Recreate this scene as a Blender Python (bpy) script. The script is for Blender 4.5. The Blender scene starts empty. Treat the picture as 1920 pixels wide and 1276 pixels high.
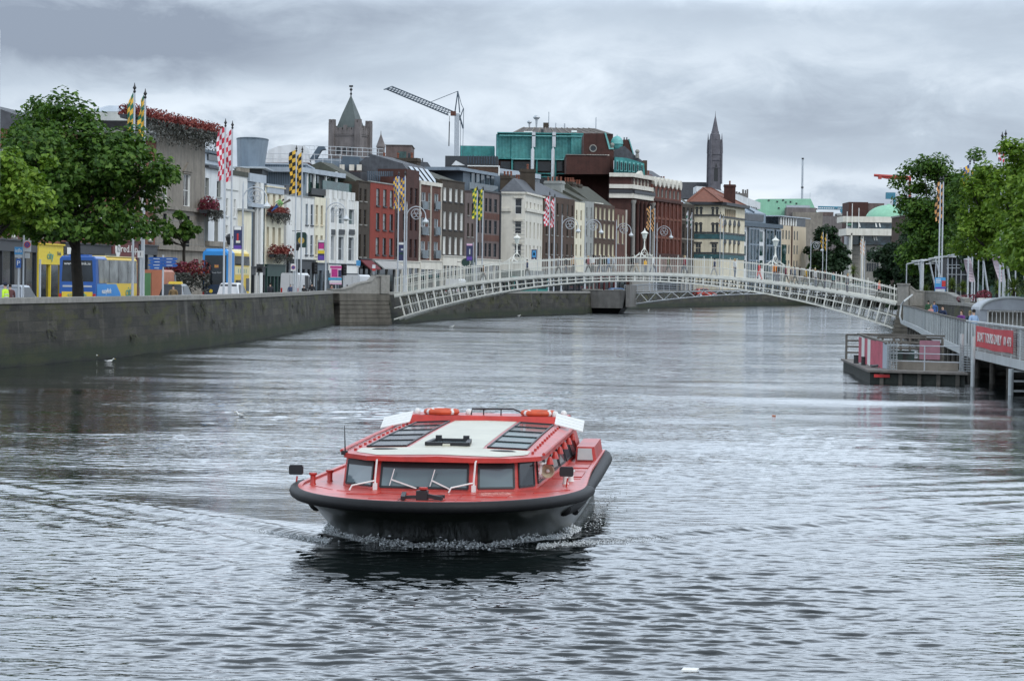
import bpy, bmesh, math, random
import numpy as np
from mathutils import Vector, Matrix
random.seed(7)
SC = bpy.context.scene
COL = SC.collection
PI = math.pi
# ---------------------------------------------------------------- camera model
FP = 4800.0
EYE = 4.3
_p = math.atan(110/FP); _r = math.radians(0.8)
_r0 = Vector((1, 0, 0)); _u0 = Vector((0, math.sin(_p), math.cos(_p))); FW = Vector((0, math.cos(_p), -math.sin(_p)))
CR = math.cos(_r)*_r0 + math.sin(_r)*_u0
CU = -math.sin(_r)*_r0 + math.cos(_r)*_u0
CC = Vector((0, 0, EYE))
def ray(u, v): return FW*FP + CR*(u-960) - CU*(v-638)
def P(u, v, Y):
    d = ray(u, v); return CC + d*(Y/d.y)
def G(u, v, z=0.0):
    d = ray(u, v); return CC + d*((z-EYE)/d.z)
def XU(u, Y): return P(u, 528, Y).x
def ZV(u, v, Y): return P(u, v, Y).z
cam = bpy.data.cameras.new('camera'); camo = bpy.data.objects.new('camera', cam); COL.objects.link(camo)
m = Matrix((CR, CU, -FW)).transposed().to_4x4(); m.translation = CC
camo.matrix_world = m
cam.sensor_width = 36; cam.lens = FP/1920*36; cam.clip_start = .1; cam.clip_end = 6000
SC.camera = camo
# ---------------------------------------------------------------- mesh builder
class MB:
    def __init__(s): s.v = []; s.f = []; s.m = []; s.uv = {}
    def add(s, vs, fs, mi=0):
        b = len(s.v); s.v.extend([tuple(q) for q in vs])
        for f in fs: s.f.append(tuple(b+i for i in f)); s.m.append(mi)
    def quad(s, a, b, c, d, mi=0, uv=None):
        s.add([a, b, c, d], [(0, 1, 2, 3)], mi)
        if uv: s.uv[len(s.f)-1] = uv
    def box(s, x0, x1, y0, y1, z0, z1, mi=0):
        s.add([(x0,y0,z0),(x1,y0,z0),(x1,y1,z0),(x0,y1,z0),(x0,y0,z1),(x1,y0,z1),(x1,y1,z1),(x0,y1,z1)],
              [(0,3,2,1),(4,5,6,7),(0,1,5,4),(1,2,6,5),(2,3,7,6),(3,0,4,7)], mi)
    def hexa(s, lo, hi, mi=0):
        s.add(list(lo)+list(hi), [(0,3,2,1),(4,5,6,7),(0,1,5,4),(1,2,6,5),(2,3,7,6),(3,0,4,7)], mi)
    def beam(s, p, q, w, h, mi=0, up=(0,0,1)):
        p = Vector(p); q = Vector(q); d = (q-p).normalized(); up = Vector(up)
        if abs(d.dot(up)) > .98: up = Vector((0,1,0))
        a = d.cross(up).normalized(); b = a.cross(d)
        a = a*w/2; b = b*h/2
        s.hexa([p-a-b, p+a-b, p+a+b, p-a+b], [q-a-b, q+a-b, q+a+b, q-a+b], mi)
    def tube(s, path, r, n=8, mi=0, closed=False):
        path = [Vector(q) for q in path]; N = len(path)
        rs = r if isinstance(r, (list, tuple)) else [r]*N
        base = len(s.v); prev = None
        for i, q in enumerate(path):
            if closed: t = path[(i+1) % N]-path[i-1]
            else: t = path[min(i+1, N-1)]-path[max(i-1, 0)]
            t.normalize()
            if prev is None:
                a = t.cross(Vector((0,0,1)) if abs(t.z) < .9 else Vector((1,0,0))).normalized()
            else: a = (prev-t*prev.dot(t)).normalized()
            prev = a; b = t.cross(a)
            for k in range(n):
                an = 2*PI*k/n; s.v.append(tuple(q+(a*math.cos(an)+b*math.sin(an))*rs[i]))
        for i in range(N if closed else N-1):
            j = (i+1) % N
            for k in range(n):
                s.f.append((base+i*n+k, base+i*n+(k+1) % n, base+j*n+(k+1) % n, base+j*n+k)); s.m.append(mi)
        if not closed:
            s.f.append(tuple(base+k for k in range(n))[::-1]); s.m.append(mi)
            s.f.append(tuple(base+(N-1)*n+k for k in range(n))); s.m.append(mi)
    def lathe(s, prof, c=(0,0,0), n=12, mi=0, axis='z'):
        base = len(s.v); M = len(prof)
        for r, z in prof:
            for k in range(n):
                a = 2*PI*k/n; x, y = r*math.cos(a), r*math.sin(a)
                q = (x, y, z) if axis == 'z' else ((x, z, y) if axis == 'y' else (z, x, y))
                s.v.append((c[0]+q[0], c[1]+q[1], c[2]+q[2]))
        for i in range(M-1):
            for k in range(n):
                s.f.append((base+i*n+k, base+i*n+(k+1) % n, base+(i+1)*n+(k+1) % n, base+(i+1)*n+k)); s.m.append(mi)
        s.f.append(tuple(base+k for k in range(n))[::-1]); s.m.append(mi)
        s.f.append(tuple(base+(M-1)*n+k for k in range(n))); s.m.append(mi)
    def ext(s, pts, vec, mi=0):
        n = len(pts); vec = Vector(vec); a = [Vector(q) for q in pts]
        s.add(a+[q+vec for q in a], [tuple(range(n))[::-1], tuple(range(n, 2*n))]+[(i, (i+1) % n, n+(i+1) % n, n+i) for i in range(n)], mi)
    def loft(s, rings, mi=0, closed=True, caps=True):
        base = len(s.v); n = len(rings[0])
        for r_ in rings: s.v.extend([tuple(q) for q in r_])
        for i in range(len(rings)-1):
            for k in range(n if closed else n-1):
                s.f.append((base+i*n+k, base+i*n+(k+1) % n, base+(i+1)*n+(k+1) % n, base+(i+1)*n+k)); s.m.append(mi)
        if caps and closed:
            s.f.append(tuple(base+k for k in range(n))[::-1]); s.m.append(mi)
            s.f.append(tuple(base+(len(rings)-1)*n+k for k in range(n))); s.m.append(mi)
    def ball(s, c, rx, ry, rz, n=10, k=6, mi=0):
        base = len(s.v)
        for i in range(k+1):
            a = -PI/2+PI*i/k; cr = max(math.cos(a), .02)
            for j in range(n):
                t = 2*PI*j/n; s.v.append((c[0]+rx*cr*math.cos(t), c[1]+ry*cr*math.sin(t), c[2]+rz*math.sin(a)))
        for i in range(k):
            for j in range(n):
                s.f.append((base+i*n+j, base+i*n+(j+1) % n, base+(i+1)*n+(j+1) % n, base+(i+1)*n+j)); s.m.append(mi)
    def mesh(s, name, mats, smooth=False):
        me = bpy.data.meshes.new(name); me.from_pydata(s.v, [], s.f)
        for mt in (mats if isinstance(mats, (list, tuple)) else [mats]): me.materials.append(mt)
        if any(s.m): me.polygons.foreach_set('material_index', s.m)
        if s.uv:
            uvl = me.uv_layers.new(name='UVMap')
            for pi, q in s.uv.items():
                po = me.polygons[pi]
                for k, li in enumerate(po.loop_indices): uvl.data[li].uv = q[k]
        if smooth:
            me.polygons.foreach_set('use_smooth', [True]*len(me.polygons))
            try: me.set_sharp_from_angle(angle=math.radians(40))
            except Exception: pass
        me.update(); return me
    def build(s, name, mats, parent=None, smooth=False, label=None, loc=None):
        if not s.f: return None
        return link(name, s.mesh(name, mats, smooth), parent, label, loc)
def link(name, me, parent=None, label=None, loc=None, rotz=0):
    o = bpy.data.objects.new(name, me); COL.objects.link(o)
    if parent is not None: o.parent = parent
    if loc is not None: o.location = loc
    if rotz: o.rotation_euler = (0, 0, rotz)
    if label: o['label'] = label
    return o
def tag(o, label, cat, group=None):
    o['label'] = label; o['category'] = cat
    if group: o['group'] = group
    return o
def thing(name, label, cat, loc=(0,0,0), rotz=0, group=None):
    o = bpy.data.objects.new(name, None); COL.objects.link(o)
    o.location = loc; o.rotation_euler = (0, 0, rotz); o.empty_display_size = .2
    return tag(o, label, cat, group)
def setting(o, kind='structure'):
    o['kind'] = kind; return o
KIDS = {}
def copy_tree(o, parent=None, loc=None, rotz=None, kids=None):
    c = o.copy(); COL.objects.link(c)
    if parent is not None: c.parent = parent
    if loc is not None: c.location = loc
    if rotz is not None: c.rotation_euler = (0, 0, rotz)
    for ch in list(o.children): copy_tree(ch, c)
    return c
# ---------------------------------------------------------------- materials
def nodes(name):
    mt = bpy.data.materials.new(name); mt.use_nodes = True; nt = mt.node_tree
    return mt, nt, nt.nodes['Principled BSDF']
def N(nt, t, **kw):
    n = nt.nodes.new(t)
    for k, v in kw.items():
        if k.startswith('i_'): n.inputs[k[2:].replace('_', ' ')].default_value = v
        else: setattr(n, k, v)
    return n
def rgb(c): return (c[0], c[1], c[2], 1)
def pm(name, col, rough=.6, var=.18, scale=2.0, bump=0.0, metal=0.0, spec=.5, streak=0.0, dirt=None, coord='Object'):
    """plain procedural surface: two noises vary the colour, an optional vertical-streak stain and fine bump"""
    mt, nt, b = nodes(name); L = nt.links
    tc = N(nt, 'ShaderNodeTexCoord')
    src = tc.outputs[coord]
    n1 = N(nt, 'ShaderNodeTexNoise'); n1.inputs['Scale'].default_value = scale; n1.inputs['Detail'].default_value = 6; n1.inputs['Roughness'].default_value = .65
    L.new(src, n1.inputs['Vector'])
    rp = N(nt, 'ShaderNodeValToRGB'); rp.color_ramp.elements[0].position = .3; rp.color_ramp.elements[1].position = .7
    rp.color_ramp.elements[0].color = rgb([c*(1-var) for c in col]); rp.color_ramp.elements[1].color = rgb([min(1, c*(1+var)) for c in col])
    L.new(n1.outputs['Fac'], rp.inputs['Fac']); out = rp.outputs['Color']
    if streak:
        mp = N(nt, 'ShaderNodeMapping'); mp.inputs['Scale'].default_value = (1.3, 1.3, .12); L.new(src, mp.inputs['Vector'])
        n2 = N(nt, 'ShaderNodeTexNoise'); n2.inputs['Scale'].default_value = 1.2; n2.inputs['Detail'].default_value = 5; L.new(mp.outputs[0], n2.inputs['Vector'])
        r2 = N(nt, 'ShaderNodeValToRGB'); r2.color_ramp.elements[0].position = .45; r2.color_ramp.elements[1].position = .75; L.new(n2.outputs['Fac'], r2.inputs['Fac'])
        mx = N(nt, 'ShaderNodeMixRGB'); ml = N(nt, 'ShaderNodeMath', operation='MULTIPLY'); ml.inputs[1].default_value = streak
        L.new(r2.outputs['Color'], ml.inputs[0]); L.new(ml.outputs[0], mx.inputs['Fac']); L.new(out, mx.inputs['Color1'])
        mx.inputs['Color2'].default_value = rgb(dirt or [c*.35 for c in col]); out = mx.outputs['Color']
    L.new(out, b.inputs['Base Color'])
    b.inputs['Roughness'].default_value = rough; b.inputs['Metallic'].default_value = metal
    b.inputs['Specular IOR Level'].default_value = spec
    if bump:
        n3 = N(nt, 'ShaderNodeTexNoise'); n3.inputs['Scale'].default_value = scale*6; n3.inputs['Detail'].default_value = 4; L.new(src, n3.inputs['Vector'])
        bp = N(nt, 'ShaderNodeBump'); bp.inputs['Strength'].default_value = bump; bp.inputs['Distance'].default_value = .05
        L.new(n3.outputs['Fac'], bp.inputs['Height']); L.new(bp.outputs[0], b.inputs['Normal'])
    return mt
def brick(name, c1, c2, mortar, streak=.35, bw=.23, bh=.075):
    """brickwork laid in the facade's own x-z plane, with large tonal patches and rain streaks"""
    mt, nt, b = nodes(name); L = nt.links
    tc = N(nt, 'ShaderNodeTexCoord'); sp = N(nt, 'ShaderNodeSeparateXYZ'); L.new(tc.outputs['Object'], sp.inputs[0])
    ad = N(nt, 'ShaderNodeMath', operation='ADD'); L.new(sp.outputs[0], ad.inputs[0]); L.new(sp.outputs[1], ad.inputs[1])
    cb = N(nt, 'ShaderNodeCombineXYZ'); L.new(ad.outputs[0], cb.inputs[0]); L.new(sp.outputs[2], cb.inputs[1])
    bt = N(nt, 'ShaderNodeTexBrick'); bt.inputs['Scale'].default_value = 1; bt.inputs['Brick Width'].default_value = bw; bt.inputs['Row Height'].default_value = bh
    bt.inputs['Mortar Size'].default_value = .01; bt.inputs['Color1'].default_value = rgb(c1); bt.inputs['Color2'].default_value = rgb(c2); bt.inputs['Mortar'].default_value = rgb(mortar)
    L.new(cb.outputs[0], bt.inputs['Vector'])
    n1 = N(nt, 'ShaderNodeTexNoise'); n1.inputs['Scale'].default_value = .55; n1.inputs['Detail'].default_value = 7; n1.inputs['Roughness'].default_value = .7; L.new(tc.outputs['Object'], n1.inputs['Vector'])
    mp = N(nt, 'ShaderNodeMapping'); mp.inputs['Scale'].default_value = (1.6, 1.6, .15); L.new(tc.outputs['Object'], mp.inputs['Vector'])
    n2 = N(nt, 'ShaderNodeTexNoise'); n2.inputs['Scale'].default_value = 1.0; n2.inputs['Detail'].default_value = 5; L.new(mp.outputs[0], n2.inputs['Vector'])
    mr = N(nt, 'ShaderNodeMapRange'); mr.inputs['From Min'].default_value = .3; mr.inputs['From Max'].default_value = .7; mr.inputs['To Min'].default_value = .7; mr.inputs['To Max'].default_value = 1.25; L.new(n1.outputs['Fac'], mr.inputs['Value'])
    mr2 = N(nt, 'ShaderNodeMapRange'); mr2.inputs['From Min'].default_value = .5; mr2.inputs['From Max'].default_value = .8; mr2.inputs['To Min'].default_value = 1; mr2.inputs['To Max'].default_value = 1-streak; L.new(n2.outputs['Fac'], mr2.inputs['Value'])
    mu = N(nt, 'ShaderNodeMath', operation='MULTIPLY'); L.new(mr.outputs[0], mu.inputs[0]); L.new(mr2.outputs[0], mu.inputs[1])
    vm = N(nt, 'ShaderNodeVectorMath', operation='SCALE'); L.new(bt.outputs['Color'], vm.inputs[0]); L.new(mu.outputs[0], vm.inputs['Scale'])
    L.new(vm.outputs[0], b.inputs['Base Color']); b.inputs['Roughness'].default_value = .9
    return mt
def glassm(name, col=(.012,.016,.02), rough=.06, spec=.6, var=.5):
    mt, nt, b = nodes(name); L = nt.links
    tc = N(nt, 'ShaderNodeTexCoord'); n1 = N(nt, 'ShaderNodeTexNoise'); n1.inputs['Scale'].default_value = .8; L.new(tc.outputs['Object'], n1.inputs['Vector'])
    rp = N(nt, 'ShaderNodeValToRGB'); rp.color_ramp.elements[0].position = .35; rp.color_ramp.elements[1].position = .65
    rp.color_ramp.elements[0].color = rgb([c*(1-var) for c in col]); rp.color_ramp.elements[1].color = rgb([c*(1+2*var) for c in col])
    L.new(n1.outputs['Fac'], rp.inputs['Fac']); L.new(rp.outputs['Color'], b.inputs['Base Color'])
    b.inputs['Roughness'].default_value = rough; b.inputs['Specular IOR Level'].default_value = spec
    return mt
M = {}
def C(name, hexs): pass
def lin(r, g, b):
    f = lambda c: (c/255/12.92) if c <= 10 else ((c/255+.055)/1.055)**2.4
    return (f(r), f(g), f(b))
M['stone'] = pm('stone_pale', (.24,.215,.18), .9, .2, 1.2, .3, streak=.5)
M['granite'] = pm('granite_coping', (.27,.26,.235), .85, .2, 3, .3, streak=.3)
M['white'] = pm('white_render', (.72,.72,.69), .8, .09, .7, streak=.5, dirt=(.4,.39,.36))
M['white2'] = pm('cool_white_render', (.66,.68,.69), .8, .09, .7, streak=.5, dirt=(.36,.37,.37))
M['cream'] = pm('cream_render', (.70,.63,.47), .8, .10, .7, streak=.5, dirt=(.42,.36,.25))
M['cream2'] = pm('pale_cream_render', (.76,.71,.55), .8, .10, .7, streak=.5, dirt=(.45,.4,.28))
M['ivory'] = pm('ivory_render', (.68,.65,.57), .8, .10, .7, streak=.5, dirt=(.4,.37,.3))
M['beige'] = pm('beige_render', (.56,.47,.34), .8, .07, .7, streak=.15)
M['greyr'] = pm('grey_render', (.33,.34,.32), .85, .12, .8, streak=.35)
M['slate'] = pm('slate_roof', (.075,.08,.09), .7, .3, 1.5, .3, streak=.3)
M['slateg'] = pm('mossy_slate', (.06,.062,.045), .8, .35, 1.5, .3, streak=.4)
M['zinc'] = pm('zinc_cladding', (.20,.25,.30), .5, .12, .8, streak=.3)
M['zincd'] = pm('dark_zinc', (.065,.095,.125), .5, .2, .8, streak=.3)
M['zincl'] = pm('pale_zinc', (.40,.45,.50), .5, .1, .8, streak=.2)
M['copper'] = pm('green_copper', (.045,.24,.23), .6, .28, 1.4, streak=.55, dirt=(.02,.10,.11))
M['copperl'] = pm('pale_copper', (.15,.42,.40), .6, .2, 1.4, streak=.3)
M['copperp'] = pm('mint_copper', (.26,.52,.36), .6, .12, .6, streak=.25, dirt=(.16,.36,.24))
M['iron'] = pm('dark_iron', (.02,.021,.022), .5, .2, 4)
M['whitep'] = pm('white_paint', (.78,.78,.75), .45, .05, 3, streak=.15, dirt=(.5,.48,.42))
M['bridgep'] = pm('bridge_paint', (.72,.72,.66), .45, .08, 2, streak=.35, dirt=(.42,.40,.32))
M['steel'] = pm('pole_steel', (.42,.45,.48), .4, .1, 3, metal=.3)
M['steell'] = pm('pale_steel', (.55,.58,.60), .45, .1, 2, streak=.2)
M['black'] = pm('black_rubber', (.010,.010,.011), .6, .2, 8, spec=.3)
M['wood'] = pm('weathered_wood', (.12,.11,.095), .85, .3, 3, .2, streak=.4)
M['brickr'] = brick('red_brick', (.16,.036,.02), (.11,.026,.016), (.14,.08,.06))
M['brickd'] = brick('dark_red_brick', (.075,.022,.016), (.055,.018,.013), (.065,.04,.033))
M['brickb'] = brick('brown_brick', (.062,.044,.029), (.043,.032,.022), (.07,.058,.046))
M['brickw'] = brick('warm_brown_brick', (.088,.046,.028), (.062,.035,.023), (.085,.062,.046))
M['brickm'] = brick('mauve_brick', (.15,.105,.095), (.12,.085,.078), (.16,.13,.12))
M['brickc'] = brick('chestnut_brick', (.13,.042,.027), (.09,.032,.021), (.12,.072,.055))
M['bricko'] = brick('orange_brick', (.22,.065,.032), (.165,.05,.026), (.17,.095,.07))
M['tile'] = pm('red_roof_tile', (.20,.07,.04), .85, .25, 2, .3, streak=.3)
M['glass'] = glassm('window_glass')
M['glassb'] = glassm('blue_glass', (.03,.05,.06), .05, .8)
M['glassg'] = glassm('green_glass', (.02,.05,.045), .05, .7)
M['glassw'] = glassm('curtained_glass', (.16,.17,.17), .15, .5, .3)
M['blind'] = pm('white_blind', (.5,.5,.47), .7, .1, 2)
# ---------------------------------------------------------------- sky and light
SUN_EL, SUN_AZ = 48, 140
w = bpy.data.worlds.new('World'); SC.world = w; w.use_nodes = True
nt = w.node_tree; L = nt.links; bg = nt.nodes['Background']
sky = N(nt, 'ShaderNodeTexSky', sky_type='NISHITA'); sky.sun_disc = False
sky.sun_elevation = math.radians(SUN_EL); sky.sun_rotation = math.radians(SUN_AZ); sky.air_density = 1; sky.dust_density = 3
tc = N(nt, 'ShaderNodeTexCoord'); sep = N(nt, 'ShaderNodeSeparateXYZ'); L.new(tc.outputs['Generated'], sep.inputs[0])
def mth(op, a, b=None, c=None):
    n = N(nt, 'ShaderNodeMath', operation=op)
    for k, q in enumerate((a, b, c)):
        if q is None: continue
        if isinstance(q, (int, float)): n.inputs[k].default_value = q
        else: L.new(q, n.inputs[k])
    return n.outputs[0]
X, Yd, Z = sep.outputs
def noise(sx, sz, det, off=0, rough=.6, dist=.3):
    mp = N(nt, 'ShaderNodeMapping'); mp.inputs['Scale'].default_value = (sx, sx*.5, sz); mp.inputs['Location'].default_value = (off, off*.37, off*.7)
    L.new(tc.outputs['Generated'], mp.inputs['Vector'])
    n = N(nt, 'ShaderNodeTexNoise'); n.inputs['Scale'].default_value = 1; n.inputs['Detail'].default_value = det; n.inputs['Roughness'].default_value = rough; n.inputs['Distortion'].default_value = dist
    L.new(mp.outputs[0], n.inputs['Vector']); return n.outputs['Fac']
na = noise(9, 24, 7, 3.1); nb = noise(26, 60, 6, 8.7, .6, .6); nc = noise(4, 9, 3, 1.3)
wob = mth('MULTIPLY', mth('SUBTRACT', na, .5), .05)
wob2 = mth('MULTIPLY', mth('SUBTRACT', nb, .5), .03)
def blob(u, v, ru, rv, amp):
    """a cloud bank at a bearing and height in the sky, its edge broken by the cloud noise"""
    cx, cz = (u-960)/4800, (528+.014*(u-960)-v)/4800
    dx = mth('DIVIDE', mth('SUBTRACT', mth('ADD', X, wob), cx), ru/4800)
    dz = mth('DIVIDE', mth('SUBTRACT', mth('ADD', mth('ADD', Z, wob2), mth('MULTIPLY', wob, .6)), cz), rv/4800)
    d = mth('ADD', mth('MULTIPLY', dx, dx), mth('MULTIPLY', dz, dz))
    return mth('MULTIPLY', mth('POWER', 2.718, mth('MULTIPLY', d, -1)), amp)
val = mth('ADD', .46, mth('MULTIPLY', mth('SUBTRACT', na, .5), .75))
val = mth('ADD', val, mth('MULTIPLY', mth('SUBTRACT', nb, .5), .42))
for b_ in ((270, 50, 480, 95, -.58), (150, 110, 330, 30, -.10), (450, 205, 560, 55, .26), (60, 20, 140, 40, .04), (1000, 110, 330, 85, .15), (1550, 120, 420, 90, .10),
           (1480, 250, 420, 55, -.13), (1450, 360, 420, 45, .28), (800, 260, 260, 40, .06), (1330, 40, 200, 40, -.10), (1800, 60, 200, 60, -.06)):
    val = mth('ADD', val, blob(*b_))
rp = N(nt, 'ShaderNodeValToRGB'); cr = rp.color_ramp
cr.elements[0].position = .05; cr.elements[0].color = (.175,.208,.265,1)
cr.elements[1].position = .95; cr.elements[1].color = (.645,.685,.72,1)
e = cr.elements.new(.45); e.color = (.322,.375,.440,1)
e = cr.elements.new(.7); e.color = (.485,.540,.602,1)
L.new(val, rp.inputs['Fac'])
# bright band just above the view, added to lighten the water; dimmer overhead
er = N(nt, 'ShaderNodeValToRGB'); ec = er.color_ramp
ec.elements[0].position = .0; ec.elements[0].color = (.25,.25,.25,1)
ec.elements[1].position = 1; ec.elements[1].color = (.4,.4,.4,1)
for p_, v_ in ((.105, .265), (.145, .68), (.20, .74), (.30, .78), (.45, .36), (.62, .36)):
    e = ec.elements.new(p_); e.color = (v_, v_, v_, 1)
L.new(Z, er.inputs['Fac'])
mr = N(nt, 'ShaderNodeMath', operation='MULTIPLY'); mr.inputs[1].default_value = 60; L.new(er.outputs['Color'], mr.inputs[0])
vm = N(nt, 'ShaderNodeVectorMath', operation='SCALE'); L.new(rp.outputs['Color'], vm.inputs[0]); L.new(mr.outputs[0], vm.inputs['Scale'])
mx = N(nt, 'ShaderNodeMixRGB'); mx.inputs['Fac'].default_value = .93; L.new(sky.outputs[0], mx.inputs['Color1']); L.new(vm.outputs[0], mx.inputs['Color2'])
L.new(mx.outputs[0], bg.inputs['Color']); bg.inputs['Strength'].default_value = .1
sl = bpy.data.lights.new('sun', 'SUN'); sl.energy = 1.0; sl.angle = math.radians(14); sl.color = (1, .96, .9)
so = bpy.data.objects.new('sun', sl); COL.objects.link(so)
_d = Vector((math.sin(math.radians(SUN_AZ))*math.cos(math.radians(SUN_EL)), math.cos(math.radians(SUN_AZ))*math.cos(math.radians(SUN_EL)), math.sin(math.radians(SUN_EL))))
so.rotation_euler = _d.to_track_quat('Z', 'Y').to_euler(); so.location = (0, 0, 60)
SC.view_settings.view_transform = 'Standard'; SC.view_settings.look = 'None'; SC.view_settings.exposure = .2; SC.view_settings.gamma = 1
# ---------------------------------------------------------------- boat pose (needed by the wake)
BOAT = Vector((-1.42, 39.3, 0)); BANG = math.radians(4.6); BROT = -BANG
BAX = Vector((math.sin(BANG), math.cos(BANG), 0)); BLAT = Vector((BAX.y, -BAX.x, 0))
# ---------------------------------------------------------------- water
def water():
    nv, nu = 1300, 520
    vv = np.concatenate([np.linspace(1.35, .09, nv-40), np.linspace(.09, .012, 41)[1:]])   # tangent of the look-down angle, in units of 640 px
    Yr = EYE*FP/(vv*600.0)
    Yr = np.concatenate([[14.0, 19.0, 23.0], Yr[Yr > 24.5]])
    nr = len(Yr)
    s = np.linspace(-.30, .30, nu)
    YY, SS = np.meshgrid(Yr, s, indexing='ij'); XX = SS*YY
    rng = np.random.RandomState(5)
    Zz = np.zeros_like(XX)
    # patches of calm and ruffled water
    ph = lambda: rng.rand()*6.283
    pat = np.zeros_like(XX)
    for k in range(9):
        a = ph(); lam = rng.uniform(9, 40); pat += np.sin((XX*math.cos(a)*1.0+YY*math.sin(a)*.55)*6.283/lam+ph())
    pat = .85+.34*pat; pat = np.clip(pat, .22, 2.2)
    lee = np.clip((XX-5)/7, 0, 1)*np.clip((118-YY)/15, 0, 1)+np.clip((-9-XX)/7, 0, 1)*np.clip((150-YY)/20, 0, 1); pat *= 1-.66*lee      # calmer water in the lee of both banks
    dY = np.gradient(Yr)[:, None]
    for k in range(120):
        lam = .20*(.62/.20)**rng.rand() if k < 84 else (rng.uniform(.6, 1.3) if k < 108 else rng.uniform(1.6, 4.5))
        a = rng.normal(PI/2, .38); kx, ky = math.cos(a), math.sin(a)
        slope = .0080 if k < 84 else (.0046 if k < 108 else .0038)
        fade = np.clip(lam/(2.2*dY*max(abs(ky), .15)), 0, 1)**2
        sn = np.sin((XX*kx+YY*ky)*6.283/lam+ph())
        if k < 84: sn = (np.exp(1.15*sn)-1.38)/1.1      # peaked crests, flat troughs
        Zz += slope*lam/6.283*sn*fade*(pat if k < 108 else 1)
    # long low swell that draws the streaks far out
    for k in range(14):
        lam = rng.uniform(5, 16); a = rng.normal(PI/2, .5)
        Zz += .006*lam/6.283*np.sin((XX*math.cos(a)+YY*math.sin(a))*6.283/lam+ph())
    # the boat's wake: diverging wave trains either side of the bow
    lx = (XX-BOAT.x)*BLAT.x+(YY-BOAT.y)*BLAT.y; ly = (XX-BOAT.x)*BAX.x+(YY-BOAT.y)*BAX.y-2.6
    for sg in (-1, 1):
        d = sg*lx
        for off, amp, lam, spread in ((1.5, .055, 1.4, .36), (3.6, .03, 1.2, .40), (6.0, .02, 1.5, .45)):
            q = ly-(d-off)*(1.15 if sg < 0 else 1.05)     # crest line opens backwards from the bow
            env = np.exp(-(q/(.55+.05*np.clip(d, 0, 30)))**2)*np.clip(d-.9, 0, 1)*np.exp(-np.clip(d-2, 0, 40)/9)
            Zz += amp*env*np.cos(q*6.283/lam)
        # long parallel crests running out towards the right bank
        if sg > 0:
            q = ly-(d-2)*.62
            env = np.clip((d-5)/4, 0, 1)*np.exp(-((q-4)/7)**2)*np.exp(-np.clip(d-16, 0, 40)/12)
            Zz += .028*env*np.sin(q*6.283/1.9+.5*np.sin(d*.5))
    inside = (np.abs(lx) < 1.7) & (ly > .6) & (ly < 11)
    Zz = np.where(inside, np.minimum(Zz, -.02), Zz)
    Zz *= np.clip((Yr[:, None]-15)/8, 0, 1)
    co = np.stack([XX, YY, Zz], -1).reshape(-1, 3).astype(np.float32)
    me = bpy.data.meshes.new('water'); n = nr*nu
    me.vertices.add(n); me.vertices.foreach_set('co', co.ravel())
    i = np.arange(nr-1)[:, None]*nu+np.arange(nu-1)[None, :]
    fa = np.stack([i, i+1, i+nu+1, i+nu], -1).reshape(-1, 4)
    me.loops.add(fa.size); me.polygons.add(len(fa))
    me.loops.foreach_set('vertex_index', fa.ravel().astype(np.int32))
    me.polygons.foreach_set('loop_start', (np.arange(len(fa))*4).astype(np.int32))
    me.polygons.foreach_set('use_smooth', np.ones(len(fa), bool))
    me.update(calc_edges=True)
    mt, nt, b = nodes('river_water'); L = nt.links
    b.inputs['Base Color'].default_value = (.006,.009,.009,1); b.inputs['IOR'].default_value = 1.34
    ge = N(nt, 'ShaderNodeNewGeometry'); sp = N(nt, 'ShaderNodeSeparateXYZ'); L.new(ge.outputs['Position'], sp.inputs[0])
    mr = N(nt, 'ShaderNodeMapRange'); mr.inputs['From Min'].default_value = 30; mr.inputs['From Max'].default_value = 260; mr.inputs['To Min'].default_value = .02; mr.inputs['To Max'].default_value = .08
    L.new(sp.outputs['Y'], mr.inputs['Value']); L.new(mr.outputs[0], b.inputs['Roughness'])
    n1 = N(nt, 'ShaderNodeTexNoise'); n1.inputs['Scale'].default_value = 5.5; n1.inputs['Detail'].default_value = 3; n1.inputs['Roughness'].default_value = .55
    mp = N(nt, 'ShaderNodeMapping'); mp.inputs['Scale'].default_value = (.75, 1.25, 1); L.new(ge.outputs['Position'], mp.inputs['Vector']); L.new(mp.outputs[0], n1.inputs['Vector'])
    bp = N(nt, 'ShaderNodeBump'); bp.inputs['Strength'].default_value = .4; bp.inputs['Distance'].default_value = .018; L.new(n1.outputs['Fac'], bp.inputs['Height']); L.new(bp.outputs[0], b.inputs['Normal'])
    # wind ripple too fine for the mesh: it grows with distance from the lee of the near bridge and comes in streaks
    n2 = N(nt, 'ShaderNodeTexNoise'); n2.inputs['Scale'].default_value = 1.5; n2.inputs['Detail'].default_value = 3; n2.inputs['Roughness'].default_value = .6
    mp2 = N(nt, 'ShaderNodeMapping'); mp2.inputs['Scale'].default_value = (.8, 1.5, 1); L.new(ge.outputs['Position'], mp2.inputs['Vector']); L.new(mp2.outputs[0], n2.inputs['Vector'])
    n3 = N(nt, 'ShaderNodeTexNoise'); n3.inputs['Scale'].default_value = .09; n3.inputs['Detail'].default_value = 5; n3.inputs['Roughness'].default_value = .65
    mp3 = N(nt, 'ShaderNodeMapping'); mp3.inputs['Scale'].default_value = (.6, 1.2, 1); L.new(ge.outputs['Position'], mp3.inputs['Vector']); L.new(mp3.outputs[0], n3.inputs['Vector'])
    pr = N(nt, 'ShaderNodeMapRange'); pr.inputs['From Min'].default_value = .40; pr.inputs['From Max'].default_value = .60; pr.inputs['To Min'].default_value = .10; pr.inputs['To Max'].default_value = 1.0; L.new(n3.outputs['Fac'], pr.inputs['Value'])
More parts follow.
